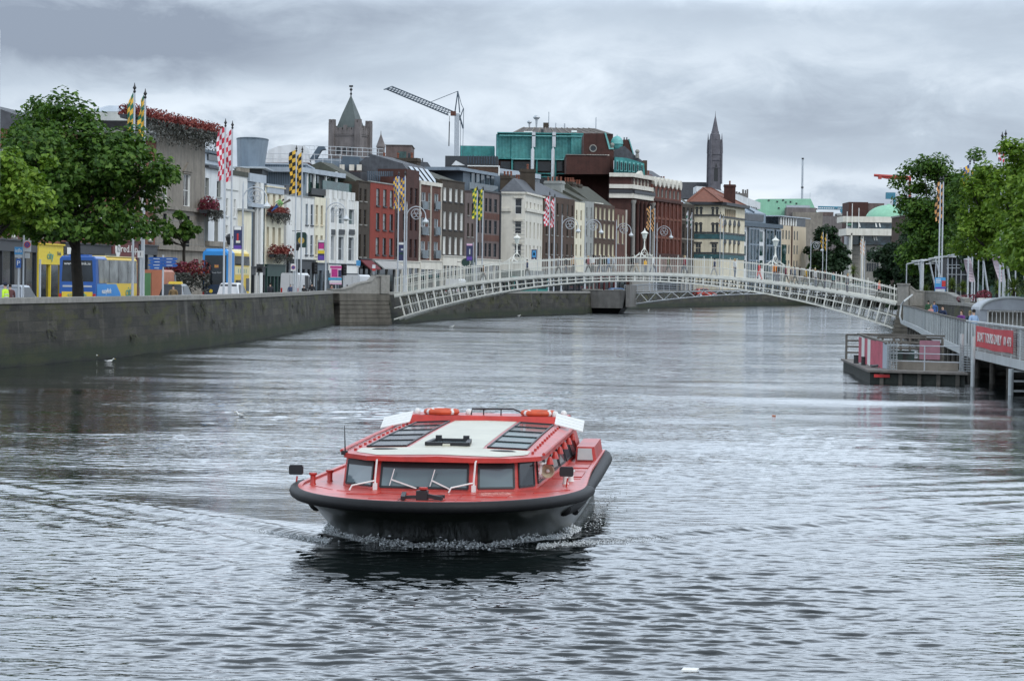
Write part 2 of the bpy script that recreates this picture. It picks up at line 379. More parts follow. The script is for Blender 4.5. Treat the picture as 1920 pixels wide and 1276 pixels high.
    dr = N(nt, 'ShaderNodeMapRange'); dr.inputs['From Min'].default_value = 45; dr.inputs['From Max'].default_value = 150; dr.inputs['To Min'].default_value = .12; dr.inputs['To Max'].default_value = 1.0; L.new(sp.outputs['Y'], dr.inputs['Value'])
    mu = N(nt, 'ShaderNodeMath', operation='MULTIPLY'); L.new(pr.outputs[0], mu.inputs[0]); L.new(dr.outputs[0], mu.inputs[1])
    def ramp(src, a, c, x, y):
        n = N(nt, 'ShaderNodeMapRange'); n.inputs['From Min'].default_value = a; n.inputs['From Max'].default_value = c; n.inputs['To Min'].default_value = x; n.inputs['To Max'].default_value = y; L.new(src, n.inputs['Value']); return n.outputs[0]
    def mul_(a, c):
        n = N(nt, 'ShaderNodeMath', operation='MULTIPLY'); L.new(a, n.inputs[0])
        if isinstance(c, float): n.inputs[1].default_value = c
        else: L.new(c, n.inputs[1])
        return n.outputs[0]
    lee = N(nt, 'ShaderNodeMath', operation='ADD'); L.new(mul_(ramp(sp.outputs['X'], 5, 12, 0, 1), ramp(sp.outputs['Y'], 103, 118, 1, 0)), lee.inputs[0]); L.new(mul_(ramp(sp.outputs['X'], -16, -9, 1, 0), ramp(sp.outputs['Y'], 130, 150, 1, 0)), lee.inputs[1])
    mu0 = mu; mu = N(nt, 'ShaderNodeMath', operation='MULTIPLY'); L.new(mu0.outputs[0], mu.inputs[0]); L.new(ramp(lee.outputs[0], 0, 1, 1, .12), mu.inputs[1])
    b2 = N(nt, 'ShaderNodeBump'); b2.inputs['Distance'].default_value = .22; L.new(mu.outputs[0], b2.inputs['Strength']); L.new(n2.outputs['Fac'], b2.inputs['Height']); L.new(bp.outputs[0], b2.inputs['Normal']); L.new(b2.outputs[0], b.inputs['Normal'])
    me.materials.append(mt)
    return setting(link('water', me))
water()
# ---------------------------------------------------------------- banks
LW = [(-40,40),(-34,60),(-27.5,90),(-23.5,117.6),(-21.2,133.5),(-18.7,159),(-17.6,185),(-17.0,215),(-16.8,244)]          # left quay wall, water line
LW2 = [(-11.9,252),(-10.2,262),(-5,298.7),(2,325),(10.3,355.6),(15.5,395),(22,445),(33,487),(48.6,531.3),(66,572),(95,620)]
RW = [(38,30),(29,60),(25.2,84),(24.4,98),(28,137),(33,178),(37.6,215),(38.9,238),(39.4,246),(43,270),(52,315),(66,370),(84,430),(110,490),(150,560)]
GZ = 1.95
M['asphalt'] = pm('asphalt', (.05,.05,.052), .9, .25, 1.5, .2)
M['paving'] = pm('granite_paving', (.25,.24,.22), .85, .2, 1.5, .2)
M['earth'] = pm('town_ground', (.10,.10,.095), .95, .3, .05)
def sheet(name, poly, z, mat):
    b = MB(); b.add([(x, y, z) for x, y in poly], [tuple(range(len(poly)))]); o = b.build(name, mat); return setting(o)
def offs(line, d):
    out = []
    for i, q in enumerate(line):
        a = Vector(line[max(i-1, 0)]); c = Vector(line[min(i+1, len(line)-1)]); t = (c-a).normalized(); n = Vector((-t.y, t.x)); out.append((q[0]+n.x*d, q[1]+n.y*d))
    return out
LALL = LW+LW2
def _hit(line, u):
    # the distance at which the bearing u crosses a bank line
    best = None
    for a, c in zip(line[:-1], line[1:]):
        fa, fc = XU(u, 100)/100*a[1]-a[0], XU(u, 100)/100*c[1]-c[0]
        if fa*fc <= 0 and best is None: k = fa/(fa-fc); best = a[1]+(c[1]-a[1])*k
    return best
def QL(u, d=1.7): return _hit(offs(LALL, d), u)
def QR(u, d=1.7): return _hit(offs(RW, -d), u) or 262.0
def strip(name, l1, l2, z, mat):
    b = MB(); n = len(l1)
    b.add([(x, y, z) for x, y in l1]+[(x, y, z) for x, y in l2], [(i, i+1, n+i+1, n+i) for i in range(n-1)]); return setting(b.build(name, mat))
g = MB(); n = len(LALL)
far = [(-2500, 20+i*5) for i in range(n)]; far[-1] = (-2500, 3500)
lo = offs(LALL, .6)
g.add([(x, y, GZ) for x, y in lo]+[(x, y, GZ) for x, y in far], [(i, i+1, n+i+1, n+i) for i in range(n-1)])
nr = len(RW); lr = offs(RW, -.6); farr = [(2500, 20+i*5) for i in range(nr)]; farr[-1] = (2500, 3500)
g.add([(x, y, GZ) for x, y in lr]+[(x, y, GZ) for x, y in farr], [(i, nr+i, nr+i+1, i+1) for i in range(nr-1)])
q0, q1 = lo[-1], lr[-1]
g.add([(q0[0], q0[1], GZ), (q1[0], q1[1], GZ), (2500, 3500, GZ), (-2500, 3500, GZ)], [(0, 1, 2, 3)])
setting(g.build('ground', M['earth']))
strip('pavement_river', offs(LALL, .8), offs(LALL, 3.4), GZ+.13, M['paving'])
strip('road', offs(LALL, 3.4), offs(LALL, 12.2), GZ+.012, M['asphalt'])
strip('pavement_shops', offs(LALL, 12.2), offs(LALL, 18), GZ+.13, M['paving'])
lm = offs(LALL, 7.8); lm2 = offs(LALL, 7.95)
strip('road_marking', lm, lm2, GZ+.018, M['whitep'])
strip('pavement_right', offs(RW, -.8), offs(RW, -6), GZ+.10, M['paving'])
# ---------------------------------------------------------------- quay walls
def quaymat(name, tone=1.0):
    mt, nt, b = nodes(name); L = nt.links
    uv = N(nt, 'ShaderNodeUVMap'); ge = N(nt, 'ShaderNodeNewGeometry')
    bt = N(nt, 'ShaderNodeTexBrick'); bt.inputs['Scale'].default_value = 1; bt.inputs['Brick Width'].default_value = 1.7; bt.inputs['Row Height'].default_value = .52; bt.inputs['Mortar Size'].default_value = .014; bt.offset = .4
    bt.inputs['Color1'].default_value = (.017*tone,.0155*tone,.011*tone,1); bt.inputs['Color2'].default_value = (.056*tone,.051*tone,.038*tone,1); bt.inputs['Mortar'].default_value = (.014*tone,.013*tone,.011*tone,1)
    L.new(uv.outputs[0], bt.inputs['Vector'])
    def nz(sc, det, src, ro=.6):
        n = N(nt, 'ShaderNodeTexNoise'); n.inputs['Scale'].default_value = 1; n.inputs['Detail'].default_value = det; n.inputs['Roughness'].default_value = ro
        mp = N(nt, 'ShaderNodeMapping'); mp.inputs['Scale'].default_value = sc; L.new(src, mp.inputs['Vector']); L.new(mp.outputs[0], n.inputs['Vector']); return n.outputs['Fac']
    def rmp(src, a, c, x, y):
        n = N(nt, 'ShaderNodeMapRange'); n.inputs['From Min'].default_value = a; n.inputs['From Max'].default_value = c; n.inputs['To Min'].default_value = x; n.inputs['To Max'].default_value = y; L.new(src, n.inputs['Value']); return n.outputs[0]
    def mix(f, a, c):
        n = N(nt, 'ShaderNodeMixRGB'); L.new(f, n.inputs['Fac']); L.new(a, n.inputs['Color1']); n.inputs['Color2'].default_value = rgb(c); return n.outputs[0]
    def mul(a, c):
        n = N(nt, 'ShaderNodeMath', operation='MULTIPLY'); L.new(a, n.inputs[0]); L.new(c, n.inputs[1]); return n.outputs[0]
    patch = rmp(nz((.16,.7,1), 8, uv.outputs[0], .75), .34, .66, .3, 1.6)
    vm = N(nt, 'ShaderNodeVectorMath', operation='SCALE'); L.new(bt.outputs['Color'], vm.inputs[0]); L.new(patch, vm.inputs['Scale']); c = vm.outputs[0]
    st = rmp(nz((.38,.10,1), 6, uv.outputs[0]), .48, .66, 0, .8); c = mix(st, c, (.03*tone,.029*tone,.025*tone))
    lt = rmp(nz((.8,.10,1), 7, uv.outputs[0]), .57, .72, 0, .55); c = mix(lt, c, (.14*tone,.135*tone,.12*tone))
    sp = N(nt, 'ShaderNodeSeparateXYZ'); L.new(ge.outputs['Position'], sp.inputs[0])
    nlow = nz((.6,.8,1), 6, uv.outputs[0], .7)
    ad = N(nt, 'ShaderNodeMath', operation='MULTIPLY_ADD'); L.new(nlow, ad.inputs[0]); ad.inputs[1].default_value = -1.1; L.new(sp.outputs['Z'], ad.inputs[2])
    c = mix(rmp(ad.outputs[0], -.05, .5, 1, 0), c, (.013,.021,.005))      # weed below the tide mark
    c = mix(rmp(ad.outputs[0], -.55, -.3, .9, 0), c, (.007,.008,.006))
    gr = mul(rmp(nz((.22,.8,1), 7, uv.outputs[0], .75), .50, .60, 0, .95), rmp(sp.outputs['Z'], .7, 2.3, .35, 1)); c = mix(gr, c, (.050,.052,.012))
    L.new(c, b.inputs['Base Color']); b.inputs['Roughness'].default_value = .85
    bp = N(nt, 'ShaderNodeBump'); bp.inputs['Strength'].default_value = .6; bp.inputs['Distance'].default_value = .06
    L.new(nz((3,5,1), 8, uv.outputs[0], .8), bp.inputs['Height'])
    bp2 = N(nt, 'ShaderNodeBump'); bp2.inputs['Strength'].default_value = .5; bp2.inputs['Distance'].default_value = .03; bp2.invert = True; L.new(bt.outputs['Fac'], bp2.inputs['Height']); L.new(bp.outputs[0], bp2.inputs['Normal'])
    L.new(bp2.outputs[0], b.inputs['Normal'])
    return mt
M['quay'] = quaymat('quay_stone'); 
def resample(line, step=3.0):
    out = [Vector(line[0])]
    for a, c in zip(line[:-1], line[1:]):
        a = Vector(a); c = Vector(c); k = max(1, int((c-a).length/step))
        for i in range(1, k+1): out.append(a+(c-a)*i/k)
    return out
def wall_line(name, label, line, ztop, th=.55, mats=None, coping=.26, side=1, batter=.35):
    line = resample(line); t = thing(name, label, 'wall')
    b = MB(); cp = MB(); s = 0
    inner = offs([tuple(q) for q in line], side*batter); back = offs([tuple(q) for q in line], side*(batter+th))
    for i in range(len(line)-1):
        d = (line[i+1]-line[i]).length
        zb = ztop-coping
        a, c = line[i], line[i+1]; ai, ci = inner[i], inner[i+1]; ab, cbk = back[i], back[i+1]
        b.quad((a.x, a.y, -1.2), (c.x, c.y, -1.2), (ci[0], ci[1], zb), (ai[0], ai[1], zb), 0, [(s, -1.2), (s+d, -1.2), (s+d, zb), (s, zb)])
        b.quad((cbk[0], cbk[1], GZ-.3), (ab[0], ab[1], GZ-.3), (ab[0], ab[1], zb), (cbk[0], cbk[1], zb), 0, [(s+d, -1.2), (s, -1.2), (s, zb), (s+d, zb)])
        s += d
        t2 = (line[i+1]-line[i]).normalized(); nn = Vector((-t2.y, t2.x))*side
        g_ = t2*.006
        f0 = Vector(ai)-nn*.07+g_; f1 = Vector(ci)-nn*.07-g_; k0 = Vector(ab)+nn*.05+g_; k1 = Vector(cbk)+nn*.05-g_
        e = random.uniform(-.008, .008)
        cp.hexa([(f0.x,f0.y,zb),(f1.x,f1.y,zb),(k1.x,k1.y,zb),(k0.x,k0.y,zb)], [(f0.x,f0.y,ztop+e),(f1.x,f1.y,ztop+e),(k1.x,k1.y,ztop+e+.02),(k0.x,k0.y,ztop+e+.02)])
    b.build('masonry', mats or M['quay'], t); cp.build('coping', M['granite'], t)
    return t
wall_line('quay_wall', 'long dark stone quay wall with mossy foot running up to the white footbridge', LW, 3.2)
wall_line('quay_wall', 'weedy dark quay wall seen beneath the white arch, ending at the concrete block', LW2[0:6], 3.1)
def weeds(line, n, seed, name='weeds'):
    rng = np.random.RandomState(seed); lr = resample(line, 1.0); vs = []; fs = []
    for i in range(n):
        k = rng.randint(0, len(lr)-1); a, c = lr[k], lr[k+1]; f = rng.rand(); p = a.lerp(c, f); t = (c-a).normalized(); nn = Vector((t.y, -t.x)); z = rng.uniform(.9, 2.75); sp_ = rng.uniform(.15, .6); bt = .35*(z+1.2)/4.2
        for j in range(rng.randint(18, 46)):
            q = p+t*rng.normal(0, sp_); zz = z+rng.normal(0, sp_*.55); ln = rng.uniform(.10, .30); o = Vector((q.x, q.y, zz))-Vector((nn.x, nn.y, 0))*(bt-.02)
            d = Vector((nn.x*rng.uniform(.3, 1)+t.x*rng.normal(0, .5), nn.y*rng.uniform(.3, 1)+t.y*rng.normal(0, .5), rng.uniform(-1.1, .5))).normalized()*ln; sd = Vector((t.x, t.y, 0))*.03
            b = len(vs); vs.extend([tuple(o-sd), tuple(o+sd), tuple(o+d*.6+sd*1.3), tuple(o+d), tuple(o+d*.6-sd*1.3)]); fs.append((b, b+1, b+2, b+3, b+4))
    me = bpy.data.meshes.new(name); me.from_pydata(vs, [], fs); me.materials.append(M['weed']); return setting(link(name, me), 'stuff')
M['weed'] = pm('wall_weeds', (.045,.05,.012), .8, .6, 1.2)
weeds(LW, 46, 4); weeds(LW2[1:6], 40, 8)
wall_line('quay_wall', 'far quay wall behind the grey truss footbridge', LW2[5:], 3.1)
wall_line('quay_wall', 'quay wall on the boardwalk bank, in shade behind the fence', RW[1:8], 3.05, side=-1)
wall_line('quay_wall', 'far bank quay wall beyond the arch bridge on the boardwalk bank', RW[9:], 3.05, side=-1)
# ---------------------------------------------------------------- the white arched footbridge
BA = Vector((-11.6, 251, 0)); BB = Vector((36.2, 238, 0)); BLEN = (BB-BA).length
BR = math.atan2(BB.y-BA.y, BB.x-BA.x)
SX = 49.0
def zdk(s): return 2.66+.2*s-.00408*s*s
def zlo(s): return .388+.3365*s-.00689*s*s
def zrl(s): return 4.476+.2141*s-.007045*s*s+.000122064*s**3-1.4514e-6*s**4
def footbridge():
    t = thing('footbridge', 'white cast-iron arched footbridge with slim railings crossing the river', 'bridge', BA, BR)
    ss = [SX*i/56 for i in range(57)]
    d = MB()
    for y0, y1, dz0, dz1 in ((-.06, .10, 0, .27), (3.5, 3.66, 0, .27), (.10, 3.5, .02, .16)):
        d.loft([[(s, y0, zdk(s)+dz0), (s, y1, zdk(s)+dz0), (s, y1, zdk(s)+dz1), (s, y0, zdk(s)+dz1)] for s in ss])
    d.build('deck', M['bridgep'], t)
    for y in (0.06, 1.8, 3.54):
        b = MB()
        def chord(f, h, w):
            b.loft([[(s, y-w/2, f(s)-h/2), (s, y+w/2, f(s)-h/2), (s, y+w/2, f(s)+h/2), (s, y-w/2, f(s)+h/2)] for s in [SX*i/48 for i in range(49)]])
        chord(lambda s: zlo(s)+.06, .13, .16); chord(lambda s: zlo(s)+(zdk(s)-zlo(s))*.52, .09, .12); chord(lambda s: zdk(s)-.05, .08, .12)
        for i in range(1, 59):
            s = SX*i/59; lean = (s-24.5)/24.5*.42*min(1, (zdk(s)-zlo(s))/1.2)
            dz = zdk(s)-zlo(s)
            b.beam((s-lean*.5*dz*.6, y, zlo(s-lean*.3*dz)+.05), (s+lean*.5*dz*.6, y, zdk(s+lean*.3*dz)-.05), .13 if i % 2 else .10, .13, up=(0,1,0))
        b.build('rib', M['bridgep'], t)
    for y in (0.0, 3.6):
        r = MB()
        for f, h in ((zrl, .075), (lambda s: zdk(s)+.27+(zrl(s)-zdk(s)-.27)*.5, .055)):
            r.loft([[(s, y-.035, f(s)-h/2), (s, y+.035, f(s)-h/2), (s, y+.035, f(s)+h/2), (s, y-.035, f(s)+h/2)] for s in ss])
        n = 224; W = .0125 if y < 1 else .008
        for i in range(n+1):
            s = SX*i/n; z0, z1 = zdk(s)+.25, zrl(s)+.13
            r.box(s-W, s+W, y-W, y+W, z0, z1)
            if i < n and y < 1:
                s2 = s+SX/n/2; r.box(s2-W*.8, s2+W*.8, y-W, y+W, zdk(s2)+.25, zdk(s2)+.27+(zrl(s2)-zdk(s2)-.27)*.5)
        ro = r.build('railing', M['bridgep'], t)
        for i in range(20):
            s = .6+i*(SX-1.2)/19; pb = MB(); pb.box(s-.028, s+.028, y-.03, y+.03, zdk(s)+.2, zrl(s)+.22)
            pb.ball((s, y, zrl(s)+.26), .045, .045, .06, 8, 5); pb.build('post', M['bridgep'], ro)
    return t
FB = footbridge()
M['lampglass'] = pm('frosted_lamp_glass', (.62,.66,.62), .3, .1, 5)
def bridge_lamp(s, label):
    z = zrl(s)
    q = BA+Vector((math.cos(BR)*s-math.sin(BR)*1.8, math.sin(BR)*s+math.cos(BR)*1.8, 0))
    t = thing('bridge_lamp', label, 'lamp', (q.x, q.y, z), BR, 'lanterns over the footbridge')
    a = MB()
    for sy in (-1, 1):
        a.tube([(0, sy*1.8, -1.4), (0, sy*1.8, 0), (0, sy*1.62, .32), (0, sy*1.2, .62), (0, sy*.6, .8), (0, 0, .86)], [.04, .04, .038, .036, .036, .036], 6)
        a.tube([(0, sy*1.55, .1), (0, sy*1.3, .38), (0, sy*.8, .5), (0, sy*.35, .45), (0, 0, .86)], .02, 5)
        for sx in (-1, 1):
            a.tube([(sx*.85, sy*1.8, -.05), (sx*.5, sy*1.8, .10), (sx*.22, sy*1.75, .32), (sx*.1, sy*1.6, .5)], [.04, .045, .045, .02], 6)
            a.tube([(sx*.55, sy*1.8, -.02), (sx*.3, sy*1.8, .2), (0, sy*1.66, .36)], .026, 5)
    a.build('arch', M['bridgep'], t)
    b = MB(); b.lathe([(.16, .82), (.1, .95), (.07, 1.2), (.06, 1.6), (.1, 1.68), (.06, 1.76), (.12, 1.84)], n=10); b.build('stem', M['bridgep'], t, True)
    g = MB(); g.lathe([(.16, 1.84), (.29, 2.35)], n=6); l = g.build('lantern', M['lampglass'], t)
    c = MB(); c.lathe([(.38, 2.35), (.3, 2.45), (.1, 2.6), (.05, 2.7), (.02, 2.86)], n=6);     c.build('lantern_cap', M['bridgep'], l)
for s, lb in ((11.9, 'white lantern above the arch in front of the ivory corner house'), (24.6, 'white lantern at the crown of the arch in front of the dark columned building'), (37.3, 'white lantern above the arch in front of the blue-glass office block')):
    bridge_lamp(s, lb)
# ---------------------------------------------------------------- abutments
def coursed(name, tone):
    return quaymat(name, tone)
M['abut'] = pm('abutment_granite', (.13,.12,.10), .9, .3, 1.1, .4, streak=.6)
def left_abutment():
    o = Vector((-16.5, 245.2, 0)); e = Vector((-11.75, 250.8, 0)); L_ = (e-o).length; rz = math.atan2(e.y-o.y, e.x-o.x)
    t = thing('bridge_abutment', 'banded stone abutment carrying the end of the white arch by the vans', 'abutment', o, rz)
    b = MB(); zs = [-.8, .12, .55, .98, 1.40, 1.82, 2.26]
    for i in range(len(zs)-1):
        ins = .0 if i % 2 else .0
        b.box(0+.04*i, L_-.05*i, .05*i, 8, zs[i]+.045, zs[i+1])
        b.box(.1+.04*i, L_-.12-.05*i, .1+.05*i, 7.9, zs[i], zs[i]+.045)
    b.build('masonry', M['abut'], t)
    c = MB(); c.box(.1, L_-.22, .2, 8, 2.262, 2.95); c.build('band', M['abut'], t)
    p = MB(); pts = []
    prof = [(-1.0, 3.28), (.9, 3.3), (1.8, 3.5), (2.8, 3.82), (3.9, 4.02), (4.6, 4.1), (4.9, 4.3), (5.1, 4.48), (5.3, 4.62)]
    p.ext([(-1, .32, 2.952)]+[(x, .32, z) for x, z in prof]+[(L_-.3, .32, 4.62), (L_-.3, .32, 2.952)], (0, .5, 0))
    p.build('parapet', M['granite'], t)
    q = MB()
    for a, d in zip(prof[:-1], prof[1:]): q.beam((a[0], .57, a[1]+.06), (d[0], .57, d[1]+.06), .68, .13)
    q.box(5.2, L_-.2, .2, .95, 4.622, 4.78); q.box(L_-1.55, L_-.33, .1, 1.0, 2.96, 4.615); q.build('coping', M['granite'], t)
left_abutment()
def right_abutment():
    t = thing('bridge_abutment', 'stone abutment at the boardwalk end of the white arch', 'abutment', BB, BR)
    b = MB(); zs = [-.8, .1, .5, .9, 1.3, 1.7, 2.1, 2.6]
    for i in range(len(zs)-1):
        b.box(-.9+.08*i, 4, -.2+.05*i, 6, zs[i]+.045, zs[i+1]); b.box(-.8+.08*i, 3.9, -.1+.05*i, 5.9, zs[i], zs[i]+.045)
    b.build('masonry', M['abut'], t)
    p = MB(); p.box(-.45, .55, -.05, 1.1, 2.602, 4.5); p.box(-.52, .62, -.12, 1.17, 4.502, 4.66); p.build('pillar', M['granite'], t)
    w = MB(); c = MB()
    inv = Matrix.Translation(BB) @ Matrix.Rotation(BR, 4, 'Z'); inv.invert()
    base = [(37.0,238.3),(37.6,239.2),(38.6,239.6),(39.6,238.2),(39.8,234),(39.0,226),(38.3,217)]; zt = [4.3, 3.95, 3.85, 3.8, 3.72, 3.45, 3.3]
    lc = lambda q, z: inv @ Vector((q[0], q[1], z))
    for i in range(len(base)-1):
        a, d = base[i], base[i+1]; tt = (Vector(d)-Vector(a)).normalized()*.5; nx, ny = -tt.y, tt.x
        w.hexa([lc(a,1.5),lc(d,1.5),lc((d[0]+nx,d[1]+ny),1.5),lc((a[0]+nx,a[1]+ny),1.5)], [lc(a,zt[i]),lc(d,zt[i+1]),lc((d[0]+nx,d[1]+ny),zt[i+1]),lc((a[0]+nx,a[1]+ny),zt[i])])
        c.beam(lc((a[0]+nx/2,a[1]+ny/2), zt[i]+.072), lc((d[0]+nx/2,d[1]+ny/2), zt[i+1]+.072), .62, .14)
    w.build('parapet', M['granite'], t); c.build('coping', M['granite'], t)
right_abutment()
# ---------------------------------------------------------------- the truss footbridge beyond
M['concrete'] = pm('stained_concrete', (.17,.165,.155), .9, .22, .9, .3, streak=.6)
def truss_bridge():
    a = Vector((16.2, 371, 0)); e = Vector((61, 356.5, 0)); L_ = (e-a).length
    t = thing('truss_footbridge', 'slim grey steel truss footbridge seen under the white arch', 'bridge', a, math.atan2(e.y-a.y, e.x-a.x))
    zl = lambda s: 1.1+2.0*(1-((s-L_/2)/(L_/2))**2); zu = lambda s: 2.75+.75*(1-((s-L_/2)/(L_/2))**2)
    n = 20
    for y in (0, 3.2):
        b = MB()
        for f in (zl, zu):
            b.tube([(L_*i/40, y, f(L_*i/40)) for i in range(41)], .075, 6)
        for i in range(n):
            s0, s1 = L_*i/n, L_*(i+1)/n; m_ = (s0+s1)/2
            b.tube([(s0, y, zu(s0)), (m_, y, zl(m_))], .055, 5); b.tube([(m_, y, zl(m_)), (s1, y, zu(s1))], .055, 5)
        b.build('truss', M['steell'], t)
    d = MB(); d.loft([[(s, .08, zu(s)+.0), (s, 3.1, zu(s)), (s, 3.1, zu(s)+.18), (s, .08, zu(s)+.18)] for s in [L_*i/30 for i in range(31)]]); d.build('deck', M['concrete'], t)
    for y in (-.05, 3.25):
        r = MB()
        r.tube([(L_*i/40, y, zu(L_*i/40)+1.25) for i in range(41)], .05, 6)
        for k in (.35, .6, .85, 1.08): r.tube([(L_*i/40, y, zu(L_*i/40)+k) for i in range(41)], .018, 4)
        for i in range(25): s = L_*i/24; r.beam((s, y, zu(s)), (s, y-.1 if y < 1 else y+.1, zu(s)+1.25), .05, .09)
        r.build('railing', M['steel'], t)
truss_bridge()
def block():
    t = thing('concrete_abutment', 'grey concrete block at the near end of the truss footbridge', 'abutment', (9.9, 363.5, 0), -.15)
    b = MB(); w_, d_ = 6.3, 9
    b.hexa([(.5,.5,.75),(w_-.6,.5,.75),(w_-.6,d_,.75),(.5,d_,.75)], [(0,0,3.25),(w_-.1,0,3.25),(w_-.1,d_,3.25),(0,d_,3.25)])
    b.build('block', M['concrete'], t)
    c = MB(); c.hexa([(1.6,2.4,-.6),(w_-1.8,2.4,-.6),(w_-1.8,d_,-.6),(1.6,d_,-.6)], [(.7,.8,.745),(w_-.8,.8,.745),(w_-.8,d_,.745),(.7,d_,.745)]); c.build('footing', M['black'], t)  # black colour paints in the dark underside of the overhanging block
    e = MB(); e.box(w_-.09, w_+.5, -.15, d_, .95, 4.1); e.build('end_post', M['concrete'], t)
    k = MB(); k.box(-.1, w_*.45, -.08, .5, 3.252, 3.42); k.box(w_*.5, w_-.15, -.06, .5, 3.252, 3.36); k.build('coping', M['granite'], t)
block()
def far_bridge():
    a = Vector((60, 590, 0)); e = Vector((118, 500, 0)); L_ = (e-a).length
    t = thing('stone_bridge', 'distant low stone road bridge with green railings', 'bridge', a, math.atan2(e.y-a.y, e.x-a.x))
    b = MB(); n = 60; b_ = []
    def und(s):
        f = (s % (L_/4))/(L_/4); return -.5+3.2*math.sqrt(max(0, 1-((f-.5)/.46)**2)) if abs(f-.5) < .46 else -.6
    for i in range(n):
        s0, s1 = L_*i/n, L_*(i+1)/n
        b.hexa([(s0,0,und(s0)),(s1,0,und(s1)),(s1,14,und(s1)),(s0,14,und(s0))], [(s0,0,4.0),(s1,0,4.0),(s1,14,4.0),(s0,14,4.0)])
    b.build('arches', M['stone'], t)
    r = MB()
    for y in (.1, 13.8):
        r.box(0, L_, y-.1, y+.1, 5.25, 5.42); r.box(0, L_, y-.1, y+.1, 4.01, 4.2)
        for i in range(120): s = L_*i/120; r.box(s, s+.22, y-.07, y+.07, 4.2, 5.25)
    r.build('railing', pm('green_railing', (.03,.11,.075), .5, .2, 2), t)
far_bridge()
# ---------------------------------------------------------------- the red river tour boat
M['bred'] = pm('red_boat_paint', (.46,.036,.026), .36, .24, 2.6, .12, spec=.5, streak=.4, dirt=(.34,.05,.04))
M['bdeck'] = pm('red_deck_paint', (.52,.058,.042), .34, .28, 3.0, .15, spec=.6, streak=.35, dirt=(.38,.06,.045))
M['bcream'] = pm('cream_roof_paint', (.50,.485,.385), .4, .12, 1.4, .05, streak=.2, dirt=(.33,.31,.23))
M['bhull'] = pm('dark_hull_paint', (.03,.036,.03), .28, .4, 1.3, .05, spec=.6, streak=.4, dirt=(.06,.065,.055))
M['bframe'] = pm('black_window_seal', (.012,.012,.014), .5, .2, 5)
M['bglass'] = glassm('windscreen_glass', (.085,.125,.135), .08, .8, .3)  # sky reflection put into the colour: base raised to a pale teal grey
M['bsky'] = glassm('skylight_glass', (.015,.06,.058), .12, .3, .5)
M['bdark'] = glassm('dark_skylight_glass', (.018,.022,.026), .14, .3, .6)
M['bwhite'] = pm('white_plastic', (.7,.7,.67), .45, .06, 6)
M['borange'] = pm('orange_lifebuoy', (.55,.085,.03), .6, .2, 6)
M['bgrey'] = pm('grey_panel', (.45,.46,.45), .5, .08, 4)
M['btan'] = pm('tan_horn', (.42,.36,.25), .5, .12, 8)
M['foam'] = pm('foam', (.66,.69,.70), .8, .15, 3, .3)
